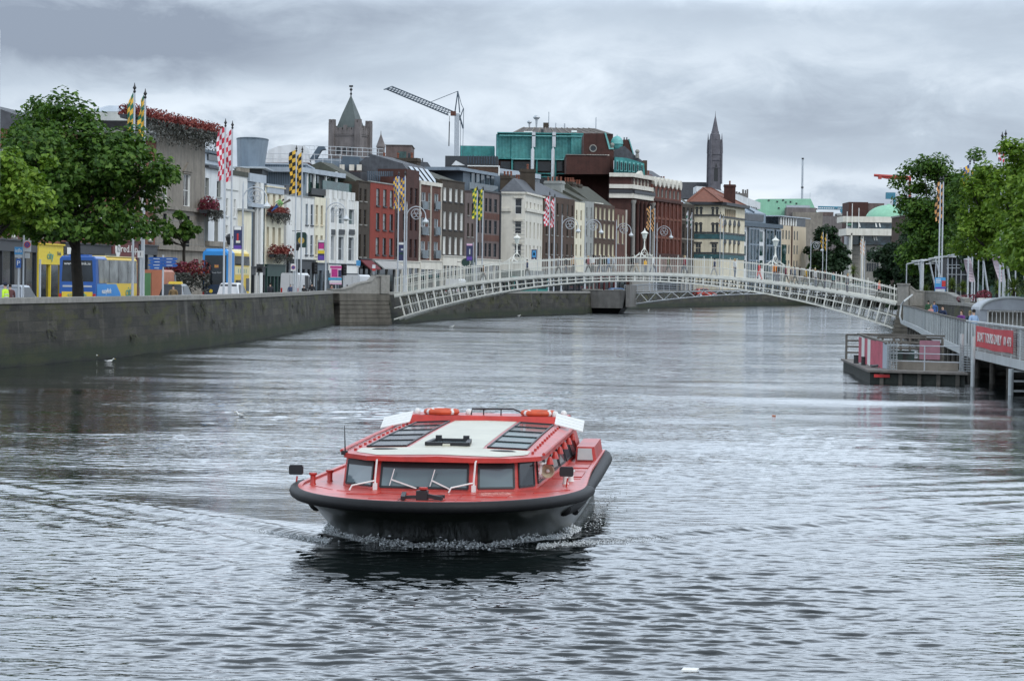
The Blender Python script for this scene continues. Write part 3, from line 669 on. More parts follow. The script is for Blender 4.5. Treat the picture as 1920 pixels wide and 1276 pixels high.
def boat():
    t = thing('tour_boat', 'low red river tour boat with a cream roof and dark windows, heading towards us', 'boat', BOAT, BROT)
    ZD = .84; LEN = 13.3
    def outline(y0, ln, W, n=30, Wa=None, yend=LEN):
        Wa = Wa or W; pts = []
        for i in range(n):
            a = PI/2*i/(n-1); pts.append((W*math.sin(a)**.92, y0+ln*(1-math.cos(a))))
        for k in range(1, 8):
            f = k/7; pts.append((W+(Wa-W)*min(1, f*2.5), y0+ln+(yend-y0-ln)*f))
        return pts
    def ring(o, z):
        return [(x, y, z) for x, y in o[::-1]]+[(-x, y, z) for x, y in o[1:]]
    sl = [(.12, 3.7, 2.36, 2.26, ZD), (.22, 3.65, 2.33, 2.22, .72), (.85, 3.6, 2.2, 2.1, .5), (1.6, 3.4, 2.14, 2.1, .25), (2.4, 3.2, 2.04, 2.08, 0), (3.2, 3.2, 1.8, 1.9, -.4)]
    h = MB(); rs = [ring(outline(a, b_, c, Wa=d), z) for a, b_, c, d, z in sl]; h.loft(rs, closed=True, caps=False)
    h.build('hull', M['bhull'], t, True)
    dk = MB(); top = ring(outline(.1, 3.72, 2.38, Wa=2.28), ZD+.012); dk.add(top, [tuple(range(len(top)))[::-1]]); 
    o1 = outline(.08, 3.72, 2.40, Wa=2.30); o2 = outline(.16, 3.68, 2.33, Wa=2.23)
    for sg in (-1, 1):
        for i in range(len(o1)-1):
            a, b_, c, d = o1[i], o1[i+1], o2[i+1], o2[i]
            dk.hexa([(sg*q[0], q[1], ZD) for q in (a, b_, c, d)], [(sg*q[0], q[1], ZD+.05) for q in (a, b_, c, d)])
    deck = dk.build('deck', M['bdeck'], t)
    for x0, x1, y0, y1 in ((.75, 1.25, 1.6, 2.1), (-1.35, -.85, 1.7, 2.2), (-.2, .2, 1.2, 1.55), (1.92, 2.2, 6.2, 7.3), (1.92, 2.2, 8.4, 9.3)):
        hm = MB(); hm.box(x0, x1, y0, y1, ZD+.013, ZD+.03); hm.build('deck_hatch', M['bdeck'], deck)
    for x0, y0, x1, y1 in ((-2.1, 3.2, -1.7, 2.5), (-1.6, 2.35, -.2, 1.75), (.1, 1.72, 1.5, 2.3), (1.6, 2.6, 2.15, 3.4), (-.9, 1.0, .9, .95), (1.7, 5.8, 2.2, 5.8), (1.72, 7.6, 2.2, 7.6), (1.75, 9.6, 2.2, 9.6), (-.4, .5, -.4, 2.2), (.5, .5, .5, 2.2)):
        sm = MB(); sm.beam((x0, y0, ZD+.014), (x1, y1, ZD+.014), .02, .012); sm.build('deck_seam', M['bred'], deck)
    f = MB(); o = outline(.0, 3.75, 2.44)
    path = [(x, y, ZD-.03) for x, y in o[:30]]; full = [(-x, y, z) for x, y, z in path[::-1]]+path[1:]
    full = [(full[0][0], full[0][1]+.35, ZD-.05)]+full+[(full[-1][0], full[-1][1]+.35, ZD-.05)]
    f.tube(full, .095, 10); f.ball(full[0], .1, .1, .1); f.ball(full[-1], .1, .1, .1); f.build('bow_fender', M['black'], t, True)
    for sg in (-1, 1):
        s = MB(); pth = [(sg*2.06, 3.2, .56), (sg*2.2, 3.7, .6), (sg*2.27, 5, .64), (sg*2.33, 9, .70), (sg*2.35, 12.6, .75), (sg*2.28, 13.35, .76)]
        s.tube(pth, .13, 10); s.ball(pth[0], .13, .13, .13)
        s.tube([(sg*2.2, 4.2, .42), (sg*2.24, 6, .45), (sg*2.3, 13.2, .55)], .06, 8)
        s.build('side_fender', M['black'], t, True)
    # cabin ------------------------------------------------------------
    base = [(-1.66, 3.45), (-1.04, 2.82), (.58, 2.72), (1.30, 3.02), (1.58, 3.6)]
    topp = [(-1.62, 3.55), (-1.02, 2.98), (.57, 2.88), (1.27, 3.16), (1.54, 3.68)]
    z0, z1 = ZD+.01, 1.335
    cb = MB()
    aft = [(1.84, 12.2), (-1.84, 12.2)]; aftt = [(1.64, 12.2), (-1.64, 12.2)]
    B_ = [(x, y, z0) for x, y in base+aft]; T_ = [(x, y, z1) for x, y in topp+aftt]
    n = len(B_)
    cb.add(B_+T_, [(i, (i+1) % n, n+(i+1) % n, n+i) for i in range(n)]+[tuple(range(n, 2*n))])
    cabin = cb.build('cabin', M['bred'], t)
    def lerp(a, b_, f): return tuple(a[k]+(b_[k]-a[k])*f for k in range(3))
    def pane(i, f0, f1, g0, g1, name, mat, proud=.012, frame=.022, blind=False):
        a, b_, c, d = B_[i], B_[(i+1) % n], T_[(i+1) % n], T_[i]
        q = lambda f_, g_: lerp(lerp(a, b_, f_), lerp(d, c, f_), g_)
        p0, p1, p2, p3 = Vector(q(f0, g0)), Vector(q(f1, g0)), Vector(q(f1, g1)), Vector(q(f0, g1))
        nn = (p1-p0).cross(p3-p0).normalized()
        fr = MB(); ex = (p1-p0).normalized()*frame; ez = (p3-p0).normalized()*frame
        for u_, v_ in ((p0, p1), (p1, p2), (p2, p3), (p3, p0)):
            fr.beam(u_+nn*proud*.6, v_+nn*proud*.6, frame*1.5, proud*2.4, up=nn)
        fo = fr.build('window', M['bframe'], cabin)
        g = MB(); o_ = nn*proud; g.quad(p0+o_, p1+o_, p2+o_, p3+o_); g.build('pane', mat, fo)
        if blind:
            k = MB(); o2 = nn*(proud+.004); m0, m1 = p0+(p3-p0)*.80, p1+(p2-p1)*.80; k.quad(m0+o2, m1+o2, p2+o2, p3+o2); k.build('visor', M['bframe'], fo)
        return p0, p1, p2, p3, nn
    w1 = pane(0, .10, .90, .10, .90, 'window', M['bglass'], blind=True)
    w2 = pane(1, .055, .955, .08, .90, 'window', M['bglass'], blind=True)
    w3 = pane(2, .14, .93, .10, .90, 'window', M['bglass'], blind=True)
    pane(3, .10, .88, .12, .92, 'window', M['glass'])
    for k in range(6): pane(4, .03+k*.16, .03+k*.16+.13, .16, .90, 'window', M['glassb'])
    for k in range(6): pane(6, .03+k*.16, .03+k*.16+.13, .16, .90, 'window', M['glassb'])
    # wipers, grab rails
    for p0, p1, fa, ln in ((w2[0], w2[1], .42, -.42), (w2[0], w2[1], .80, -.30), (w1[0], w1[1], .25, .25)):
        a = Vector(p0)+(Vector(p1)-Vector(p0))*fa; nn = w2[4]
        wv = MB(); wv.beam(a+nn*.05+Vector((0,0,-.02)), a+nn*.04+Vector((ln, 0, .12)), .022, .022); wv.beam(a+nn*.035+Vector((ln-.03, 0, .02)), a+nn*.03+Vector((ln+.05, 0, .30)), .014, .014)
        wv.build('wiper', M['bwhite'] if ln < -.2 else M['bframe'], cabin)
    for x, y in ((-1.02, 2.7), (.62, 2.6)):
        r = MB(); r.tube([(x-.38, y-.32, ZD+.02), (x-.34, y-.3, ZD+.10), (x-.06, y-.02, ZD+.15), (x, y, ZD+.16)], .014, 6); r.tube([(x, y, ZD), (x, y, ZD+.2), (x+.02, y+.04, ZD+.5), (x+.05, y+.16, ZD+.55), (x-.12, y+.25, ZD+.5)], .017, 6)
        r.box(x-.035, x+.035, y-.03, y+.03, ZD, ZD+.12); r.build('grab_rail', M['bwhite'], t, True)
    # roof -------------------------------------------------------------
    rf = MB()
    def rsec(y, wo, wi, ze, zi, zc):
        xs = [(-wo, ze-.075), (-wo, ze), (-wi, zi), (-wi*.45, zc), (0, zc+.012), (wi*.45, zc), (wi, zi), (wo, ze), (wo, ze-.075)]
        return [(x, y, z) for x, z in xs]
    rings = [rsec(2.66, .6, .5, 1.40, 1.405, 1.41), rsec(2.78, 1.18, 1.0, 1.40, 1.41, 1.42), rsec(3.05, 1.36, 1.14, 1.40, 1.42, 1.435), rsec(3.5, 1.66, 1.38, 1.395, 1.435, 1.455), rsec(4.2, 1.70, 1.42, 1.395, 1.45, 1.475), rsec(8, 1.72, 1.42, 1.40, 1.48, 1.51), rsec(12.0, 1.74, 1.42, 1.40, 1.48, 1.52)]
    rf.loft(rings, closed=True); roof = rf.build('roof', M['bred'], t)
    def rz(x, y):
        zc = 1.435+(.04 if y > 4.2 else .04*(y-3)/1.2)+.035*min(1, max(0, (y-4.2)/3.8)); return zc
    cr_ = MB(); PR = .007
    def patch(b, x0f, x1f, y0, y1, ny=8, nx=6, pr=PR):
        # a panel laid on the cambered roof
        gpts = []
        for j in range(ny+1):
            y = y0+(y1-y0)*j/ny
            for i in range(nx+1):
                x = x0f(y)+(x1f(y)-x0f(y))*i/nx; gpts.append((x, y, roofz(x, y)+pr))
        b.add(gpts, [(j*(nx+1)+i, j*(nx+1)+i+1, (j+1)*(nx+1)+i+1, (j+1)*(nx+1)+i) for j in range(ny) for i in range(nx)])
    def roofz(x, y):
        # interpolate the roof rings
        for a, c in zip(rings[:-1], rings[1:]):
            if a[0][1] <= y <= c[0][1]:
                f_ = (y-a[0][1])/(c[0][1]-a[0][1])
                prof = [(a[k][0]+(c[k][0]-a[k][0])*f_, a[k][2]+(c[k][2]-a[k][2])*f_) for k in range(1, 8)]
                for p_, q_ in zip(prof[:-1], prof[1:]):
                    if p_[0] <= x <= q_[0]: return p_[1]+(q_[1]-p_[1])*(x-p_[0])/(q_[0]-p_[0])
                return prof[0][1]
        return 1.5
    patch(cr_, lambda y: -.62-.08*max(0, (4.2-y)), lambda y: .62+.08*max(0, 4.2-y), 4.05, 11.6, 12)
    patch(cr_, lambda y: -min(1.02+(y-2.84)*.78, 1.44), lambda y: min(1.02+(y-2.84)*.78, 1.44), 2.84, 4.04, 8, 14)
    cr_.build('roof_panel', M['bcream'], roof)
    for sg in (-1, 1):
        g = MB(); x0, x1 = (.70, 1.36) if sg > 0 else (-1.36, -.70)
        for k in range(5):
            patch(g, lambda y: x0, lambda y: x1, 4.22+k*1.42, 4.22+k*1.42+1.36, 3, 4, .012)
        sk = g.build('skylight', M['bsky'] if sg > 0 else M['bdark'], roof)
        b = MB()
        for k in range(6): 
            y = 4.19+k*1.42; b.beam((x0, y, roofz(x0, y)+.02), (x1, y, roofz(x1, y)+.02), .035, .02)
        for x in (x0, x1):
            ys = [4.19+7.1*i/8 for i in range(9)]
            for a, c in zip(ys[:-1], ys[1:]): b.beam((x, a, roofz(x, a)+.015), (x, c, roofz(x, c)+.015), .03, .02)
        b.build('skylight_frame', M['bframe'], sk)
        s = MB()
        for k in range(14): y = 3.7+k*.6; s.box(sg*1.50-.02, sg*1.50+.02, y, y+.12, roofz(sg*1.5, y)-.005, roofz(sg*1.5, y)+.04)
        s.tube([(sg*1.70, 3.5, 1.43), (sg*1.74, 8, 1.44), (sg*1.76, 12, 1.44)], .03, 6); s.build('gutter_rail', M['bred'], roof)
    ht = MB(); hz = 1.5
    for (a, c) in (((-.36, 4.35), (.34, 4.35)), ((.34, 4.35), (.30, 5.15)), ((.30, 5.15), (-.30, 5.15)), ((-.30, 5.15), (-.36, 4.35))):
        ht.beam((a[0], a[1], hz+.02+(a[1]-4.35)*.02), (c[0], c[1], hz+.02+(c[1]-4.35)*.02), .07, .06)
    for x in (-.24, .24): ht.box(x-.05, x+.05, 5.08, 5.2, hz+.02, hz+.12)
    hto = ht.build('hatch', M['bframe'], roof); 
    hg = MB(); hg.box(-.3, .29, 4.4, 5.1, hz, hz+.022); hg.build('pane', M['bglass'], hto)
    hl = MB(); hl.box(-.07, .05, 4.16, 4.26, 1.47, 1.53); hl.build('latch', M['bcream'], hto)
    for x in (-.98, .98): 
        v = MB(); v.ball((x, 3.72, roofz(x, 3.72)+.006), .24, .12, .022, 14, 4); v.build('roof_vent', M['bframe'], roof)
    # stern coaming, lifebuoys, boards -----------------------------------
    co = MB(); co.hexa([(-1.62,11.7,1.45),(1.62,11.7,1.45),(1.66,12.9,1.4),(-1.66,12.9,1.4)], [(-1.58,11.78,1.62),(1.58,11.78,1.62),(1.6,12.85,1.62),(-1.6,12.85,1.62)])
    co.hexa([(1.64,11.9,ZD),(1.86,11.9,ZD),(1.86,12.9,ZD),(1.64,12.9,ZD)], [(1.5,11.6,1.45),(1.68,11.6,1.45),(1.68,12.9,1.45),(1.5,12.9,1.45)])
    co.hexa([(-1.86,11.9,ZD),(-1.64,11.9,ZD),(-1.64,12.9,ZD),(-1.86,12.9,ZD)], [(-1.68,11.6,1.45),(-1.5,11.6,1.45),(-1.5,12.9,1.45),(-1.68,12.9,1.45)])
    co.box(-1.6, 1.6, 12.2, 12.9, ZD, 1.40)
    coam = co.build('coaming', M['bred'], t)
    rl = MB(); rl.tube([(-.35, 12.1, 1.62), (-.33, 12.1, 1.74), (.5, 12.1, 1.75), (.62, 12.1, 1.70), (.75, 12.1, 1.62)], .018, 6)
    for x in (-.1, .25): rl.tube([(x, 12.1, 1.62), (x, 12.1, 1.74)], .014, 5)
    rl.build('hand_rail', M['bframe'], coam)
    for x, y in ((-.95, 12.1), (1.0, 12.15)):
        lb = MB(); lb.tube([(x+.31*math.cos(a), y+.31*math.sin(a), 1.675) for a in [2*PI*i/20 for i in range(20)]], .055, 8, closed=True); lo = lb.build('lifebuoy', M['borange'], coam, True)
        for k in range(4):
            gr = MB(); a = PI/4+PI/2*k; gr.tube([(x+.31*math.cos(a-.1), y+.31*math.sin(a-.1), 1.675), (x+.31*math.cos(a+.1), y+.31*math.sin(a+.1), 1.675)], .058, 8)
            gr.build('band', M['bwhite'], lo)
    for x, y in ((-1.45, 12.2), (-.42, 12.3), (1.5, 12.3), (1.35, 11.95)):
        wl = MB(); wl.lathe([(.06, 0), (.065, .04), (.05, .09), (.02, .11)], (x, y, 1.62), 10); wl.build('deck_light', M['bwhite'], coam, True)
    for sg in (-1, 1):
        bd = MB()
        for k in range(4):
            o_ = k*.15; u_ = k*.045; v_ = u_+.04
            bd.hexa([(sg*1.42, 10.7+o_, 1.53+u_), (sg*1.98, 10.55+o_, 1.40+u_), (sg*1.98, 10.69+o_, 1.40+v_), (sg*1.42, 10.84+o_, 1.53+v_)], [(sg*1.42, 10.7+o_, 1.55+u_), (sg*1.98, 10.55+o_, 1.42+u_), (sg*1.98, 10.69+o_, 1.42+v_), (sg*1.42, 10.84+o_, 1.55+v_)])
        bd.build('gangboard', M['bwhite'], t)
    # side-deck locker, bollards, anchor, mirrors, horns, lamps -------------
    lk = MB(); lk.hexa([(1.86,10.2,ZD+.013),(2.27,10.2,ZD+.013),(2.27,12.9,ZD+.013),(1.86,12.9,ZD+.013)], [(1.88,10.25,1.14),(2.22,10.25,1.14),(2.22,12.9,1.14),(1.88,12.9,1.14)])
    lko = lk.build('deck_locker', M['bred'], t)
    lp = MB(); lp.hexa([(1.90,10.17,ZD+.05),(2.2,10.17,ZD+.05),(2.2,10.20,ZD+.05),(1.9,10.2,ZD+.05)], [(1.91,10.22,1.11),(2.17,10.22,1.11),(2.17,10.25,1.11),(1.91,10.25,1.11)]); lp.build('locker_panel', M['bgrey'], lko)
    for x, y in ((2.0, 4.7), (2.06, 5.3), (-2.18, 3.5), (-2.0, 4.2), (1.75, 12.7), (-.02, .95)):
        bo = MB(); bo.lathe([(.06, 0), (.045, .03), (.045, .15), (.07, .17), (.07, .2)], (x, y, ZD+.01), 10); bo.build('bollard', M['bwhite'] if x > 1.9 else M['bred'], t, True)
    an = MB(); an.beam((-.35, .8, ZD+.06), (.32, .95, ZD+.07), .05, .05); an.beam((-.3, .6, ZD+.06), (-.34, 1.1, ZD+.09), .07, .06); an.box(-.12, .06, .82, 1.0, ZD+.012, ZD+.16); an.beam((-.05, .9, ZD+.1), (.3, .78, ZD+.05), .06, .06); an.build('anchor', M['bframe'], t)
    for x, y, z in ((2.05, 4.1, 1.10), (-2.46, 3.45, 1.09)):
        mm = MB(); mm.tube([(x, y, ZD), (x+.02, y, z-.1)], .015, 6); mo = mm.build('mirror_post', M['bred'], t)
        hd = MB()
        prof = [(.10,-.075),(.118,-.05),(.118,.06),(.10,.09),(-.10,.09),(-.118,.06),(-.118,-.05),(-.10,-.075)]
        hd.ext([(x+a, y-.03, z+c) for a, c in prof], (0, .07, 0)); hd.ext([(x+a*.8, y+.04, z+c*.8) for a, c in prof], (0, .04, 0)); hd.build('mirror', M['bframe'], mo)
    hn = MB(); hn.lathe([(.02,.16),(.03,.1),(.06,.05),(.11,0),(.118,-.012),(.104,-.012),(.05,.05),(.03,.06)], (1.74, 3.95, 1.12), 18, axis='y'); hno = hn.build('loudspeaker', M['btan'], cabin, True)
    hc = MB(); hc.ball((1.74, 3.99, 1.12), .035, .04, .035); hc.build('cone', M['bwhite'], hno, True); hb = MB(); hb.tube([(1.58, 4.0, 1.02), (1.66, 4.05, 1.0), (1.74, 4.05, 1.04)], .015, 5); hb.build('bracket', M['bwhite'], hno)
    for k in range(6):
        y = 3.9+k*1.35; rl_ = MB(); rl_.lathe([(.02,.0),(.035,-.02),(.06,-.1),(.068,-.13)], (1.78, y, 1.37), 10); rl_.build('side_lamp', M['bred'], roof, True)
    ro = MB()
    for k in range(5): y = 3.72+k*.1; ro.beam((1.63, y, 1.08), (1.64, y+.02, 1.27), .03, .03)
    ro.tube([(1.66, 3.6, 1.26), (1.7, 4.2, 1.24)], .015, 5); ro.build('flag_rack', M['bwhite'], cabin)
    ae = MB(); ae.tube([(-1.64, 3.5, 1.4), (-1.66, 3.52, 1.85)], [.014, .006], 5); ae.tube([(-.98, 3.0, 1.42), (-1.0, 3.0, 1.34)], .025, 6); ae.box(-1.70, -1.6, 3.45, 3.55, 1.36, 1.43); ae.build('aerial', M['bframe'], roof)
    st = MB(); st.tube([(1.7, 12.6, ZD), (1.7, 12.6, 1.22)], .04, 8); st.tube([(1.5, 12.7, 1.02), (1.9, 12.5, 1.0)], .02, 6); st.build('stern_post', M['bred'], t)
    return t
boat()
# ---------------------------------------------------------------- building kit
YK = ([-80, 0, 355, 380, 500, 600, 715, 850, 1005, 1130, 1280, 1400, 1500, 1620], [176, 190, 250, 255, 280, 300, 325, 360, 405, 450, 510, 555, 590, 640])
def YF(u): return float(np.interp(u, *YK))
TXT = {}
def text_mesh(s, size, ext=.01, align='CENTER'):
    k = (s, size, ext, align)
    if k in TXT: return TXT[k]
    cu = bpy.data.curves.new('lettering', 'FONT'); cu.body = s; cu.size = size; cu.extrude = ext; cu.align_x = align; cu.align_y = 'CENTER'; cu.resolution_u = 2
    o = bpy.data.objects.new('lettering', cu); COL.objects.link(o)
    dg = bpy.context.evaluated_depsgraph_get(); me = bpy.data.meshes.new_from_object(o.evaluated_get(dg))
    bpy.data.objects.remove(o); bpy.data.curves.remove(cu); me.materials.clear(); TXT[k] = me; return me
def letter(s, size, mat, parent, loc, rot=(PI/2, 0, 0), width=None, name='lettering'):
    me = text_mesh(s, size).copy(); me.materials.append(mat); o = link(name, me, parent, None, loc); o.rotation_euler = rot
    if width:
        xs = [v.co.x for v in me.vertices]; wd = max(xs)-min(xs)
        if wd > 0: o.scale = (width/wd, 1, 1)
    return o
class Bld:
    def __init__(s, name, label, u0, u1, Y0=None, Y1=None, cat='building', group=None, vref=430):
        s.vref = vref; Y0 = Y0 or YF(u0); Y1 = Y1 or YF(u1)
        a = P(u0, vref, Y0); s.t = thing(name, label, cat, (a.x, a.y, GZ), 0, group); s.o = Vector((a.x, a.y, GZ)); s.rot0 = None
        s.face(u0, Y0, u1, Y1)
    def face(s, u0, Y0, u1, Y1):
        a = P(u0, s.vref, Y0); b = P(u1, s.vref, Y1); s.a = Vector((a.x, a.y, GZ)); e = Vector((b.x-a.x, b.y-a.y, 0)); s.L = e.length; s.e = e.normalized(); s.n = Vector((-s.e.y, s.e.x, 0))
        r = math.atan2(s.e.y, s.e.x)
        if s.rot0 is None: s.rot0 = r; s.t.rotation_euler = (0, 0, r)
        inv = Matrix.Translation(s.o) @ Matrix.Rotation(s.rot0, 4, 'Z'); inv.invert(); s.loc = inv @ s.a; s.rr = r-s.rot0; s.op = []
    def xz(s, u, v, off=0):
        d = ray(u, v); q = s.a+s.n*off; k = s.n.dot(q-CC)/s.n.dot(d); p = CC+d*k; return (p-s.a).dot(s.e), p.z-GZ
    def z(s, v, u=None, off=0):
        if u is None: u = s._u0()
        return s.xz(u, v, off)[1]
    def _u0(s):
        d = s.a-CC; k = FP/d.dot(FW); return 960+k*d.dot(CR)
    def put(s, name, mb, mats, parent=None, smooth=False, label=None):
        o = mb.build(name, mats, parent or s.t, smooth, label)
        if o is not None and parent is None: o.location = s.loc; o.rotation_euler = (0, 0, s.rr)
        return o
    def win(s, cols, rows, vref=None, uref=None, fr='whitep', rev=.14, panes=('glass',), bars=1, sill=None, hood=None, bw=.05, wmin=.0):
        vref = vref or (rows[0][0]+rows[0][1])/2; uref = uref or cols[0][0]
        for ci, (uL, uR) in enumerate(cols):
            x0, x1 = s.xz(uL, vref)[0], s.xz(uR, vref)[0]
            if x1-x0 < wmin: m_ = (x0+x1)/2; x0, x1 = m_-wmin/2, m_+wmin/2
            for ri, (vT, vB) in enumerate(rows):
                s.wz(x0, x1, s.z(vB, uref), s.z(vT, uref), fr, rev, panes, bars, sill, hood, bw)
    def wz(s, x0, x1, z0, z1, fr='whitep', rev=.14, panes=('glass',), bars=1, sill=None, hood=None, bw=.05):
        s.op.append((x0, x1, z0, z1)); w_, h_ = x1-x0, z1-z0
        f = MB(); y = rev; e = .012
        f.quad((0,-e,0),(0,y,0),(0,y,h_),(0,-e,h_)); f.quad((w_,y,0),(w_,-e,0),(w_,-e,h_),(w_,y,h_)); f.quad((0,-e,h_),(0,y,h_),(w_,y,h_),(w_,-e,h_)); f.quad((0,y,0),(0,-e,0),(w_,-e,0),(w_,y,0))
        for a in ((0,bw,0,h_),(w_-bw,w_,0,h_),(bw,w_-bw,0,bw),(bw,w_-bw,h_-bw,h_)): f.box(a[0], a[1], y-.05, y+.01, a[2], a[3])
        if bars >= 1: f.box(bw, w_-bw, y-.04, y+.01, h_*.5-.03, h_*.5+.03)
        if bars >= 2: f.box(w_/2-.025, w_/2+.025, y-.038, y+.008, bw, h_-bw)
        o = f.build('window', M[fr], s.t)
        mt = Matrix.Rotation(s.rr, 4, 'Z'); o.location = s.loc + mt @ Vector((x0, 0, z0)); o.rotation_euler = (0, 0, s.rr)
        g = MB(); g.quad((0,y+.002,0),(w_,y+.002,0),(w_,y+.002,h_),(0,y+.002,h_)); g.build('pane', M[random.choice(panes)], o)
        if sill: k = MB(); k.box(-.12, w_+.12, -.14, .0, -.16, -.014); k.build('sill', M[sill], o)
        if hood:
            k = MB(); kind, mt_ = hood
            if kind == 'arch':
                r_ = w_/2+.12; k.add([(w_/2+r_*math.cos(a), -.10, h_+.02+r_*math.sin(a)*.9) for a in [PI*i/8 for i in range(9)]]+[(w_/2+r_*math.cos(a), -.0, h_+.02+r_*math.sin(a)*.9) for a in [PI*i/8 for i in range(9)]], [tuple(range(9))[::-1]]+[(i, i+1, 10+i, 9+i) for i in range(8)])
            elif kind == 'pediment':
                k.ext([(-.4, -.2, h_+.25), (w_+.4, -.2, h_+.25), (w_/2, -.2, h_+.25+w_*.42)], (0, .2, 0)); k.box(-.3, w_+.3, -.12, 0, h_+.04, h_+.245)
            else: k.box(-.25, w_+.25, -.22, 0, h_+.05, h_+.3)
            k.build('hood', M[mt_], o)
        return o
    def wall(s, zt, mat, depth=12, left=True, right=True, back=True, top=True, x0=0, x1=None, z0=-.1, name='wall', side=None):
        L_ = s.L if x1 is None else x1; b = MB()
        ops = [o for o in s.op]
        xs = sorted({round(q, 4) for o in ops for q in o[:2]} | {x0, L_}); zs = sorted({round(q, 4) for o in ops for q in o[2:]} | {z0, zt})
        xs = [q for q in xs if x0 <= q <= L_]; zs = [q for q in zs if z0 <= q <= zt]
        for i in range(len(xs)-1):
            for j in range(len(zs)-1):
                cx, cz = (xs[i]+xs[i+1])/2, (zs[j]+zs[j+1])/2
                if any(o[0] < cx < o[1] and o[2] < cz < o[3] for o in ops): continue
                b.quad((xs[i],0,zs[j]),(xs[i+1],0,zs[j]),(xs[i+1],0,zs[j+1]),(xs[i],0,zs[j+1]))
        sm = 1 if side else 0
        if left: b.quad((x0,depth,z0),(x0,0,z0),(x0,0,zt),(x0,depth,zt), sm)
        if right: b.quad((L_,0,z0),(L_,depth,z0),(L_,depth,zt),(L_,0,zt), sm)
        if back: b.quad((L_,depth,z0),(x0,depth,z0),(x0,depth,zt),(L_,depth,zt), sm)
        if top: b.quad((x0,0,zt),(L_,0,zt),(L_,depth,zt),(x0,depth,zt))
        s.zt = zt; s.dep = depth
        return s.put(name, b, [M[mat], M[side]] if side else M[mat])
    def cornice(s, h=.3, out=.25, mat='granite', z=None, name='cornice', x0=0, x1=None):
        b = MB(); z = s.zt if z is None else z; b.box(x0+.004, (s.L if x1 is None else x1)-.004, -out, .35 if z >= s.zt-.01 else -.002, z+.003, z+h); return s.put(name, b, M[mat])
    def band(s, z, h, out, mat, x0=None, x1=None, name='string_course'):
        b = MB(); b.box(.003 if x0 is None else x0, s.L-.003 if x1 is None else x1, -out, -.002, z, z+h); return s.put(name, b, M[mat])
    def box(s, name, x0, x1, y0, y1, z0, z1, mat, parent=None):
        b = MB(); b.box(x0, x1, y0, y1, z0, z1); return s.put(name, b, M[mat], parent)
    def ubox(s, name, u0, u1, vT, vB, y0, y1, mat, clampx=True):
        um = (u0+u1)/2; x0, z0 = s.xz(u0, vB, y0); x1, z1 = s.xz(u1, vT, y0); zz = s.z(vT, u0, y0); return s.box(name, min(x0,x1), max(x0,x1), y0, y1, min(z0, s.z(vB, u0, y0)), zz, mat)
    def gable(s, rh, mat, y0=.3, ridge=None, over=.15, parent=None, hipl=0, hipr=0, name='roof', x0=0, x1=None, z=None):
        d = s.dep; L_ = s.L if x1 is None else x1; r = ridge or d/2; z = s.zt+.01 if z is None else z; b = MB()
        p = [(x0,y0,z),(L_,y0,z),(L_,d-.1,z),(x0,d-.1,z),(x0+hipl,r,z+rh),(L_-hipr,r,z+rh)]
        b.add(p, [(0,1,5,4),(2,3,4,5),(3,0,4),(1,2,5),(0,3,2,1)]); return s.put(name, b, M[mat])
    def chimney(s, x0, x1, y0, y1, z0, z1, mat='brickb', pots=3, cap='brickd', parent=None):
        b = MB(); b.box(x0, x1, y0, y1, z0, z1-.5); b.box(x0-.12, x1+.12, y0-.12, y1+.12, z1-.499, z1-.2); b.box(x0-.03, x1+.03, y0-.03, y1+.03, z1-.199, z1); o = s.put('chimney', b, M[mat], parent)
        for k in range(pots):
            q = MB(); y = y0+(y1-y0)*(k+.5)/pots; q.lathe([(.17, 0), (.14, .5), (.19, .55), (.17, .75)], ((x0+x1)/2, y, z1+.002), 8); q.build('chimney_pot', M['tile'], o)
        return o
    def shop(s, zt, mat, glass='glass', x0=None, x1=None, fascia=.8, out=.22, name='shopfront', sign=None, smat='whitep', n=3, ssize=.5, fmat=None, open_=True):
        x0 = .1 if x0 is None else x0; x1 = s.L-.1 if x1 is None else x1; b = MB()
        b.box(x0, x1, -out, -.003, zt-fascia, zt); b.box(x0-.05, x1+.05, -out-.15, -.003, zt+.003, zt+.12)
        w_ = (x1-x0)/n
        for k in range(n+1): xx = min(max(x0+w_*k-.12, x0), x1-.25); b.box(xx, xx+.25, -out*.9, -.004, .14, zt-fascia-.003)
        b.box(x0, x1, -out*.6, -.005, .14, .6)
        o = s.put(name, b, M[mat])
        g = MB(); g.box(x0+.02, x1-.02, -out*.35, -.006, .61, zt-fascia-.01); g.build('display_window', M[glass], o)
        if fmat:
            f = MB(); f.box(x0+.05, x1-.05, -out-.03, -out-.002, zt-fascia+.06, zt-.06); f.build('fascia', M[fmat], o)
        if sign: letter(sign, ssize, M[smat], o, ((x0+x1)/2, -out-.045, zt-fascia/2), width=min((x1-x0)*.8, len(sign)*ssize*1.9))
        return o
R_ = lambda a, b, n, w: [(a+(b-a)*(k+.5)/n-w/2, a+(b-a)*(k+.5)/n+w/2) for k in range(n)]
M['yellow'] = pm('yellow_paint', (.72,.55,.03), .5, .08, 3); M['maroon'] = pm('maroon_paint', (.13,.02,.018), .5, .15, 2)
M['teal'] = pm('teal_lettering', (.02,.28,.30), .5, .1, 3); M['charcoal'] = pm('charcoal_paint', (.03,.033,.038), .5, .2, 2)
M['bluegrey'] = pm('blue_grey_paint', (.09,.115,.14), .5, .2, 2); M['gold'] = pm('gold_lettering', (.5,.34,.08), .4, .1, 4)
M['pubgreen'] = pm('dark_green_paint', (.012,.045,.035), .4, .2, 2); M['awnred'] = pm('burgundy_awning', (.14,.02,.025), .8, .15, 2); M['awngrey'] = pm('grey_awning', (.36,.36,.35), .8, .1, 1)
M['flower'] = None
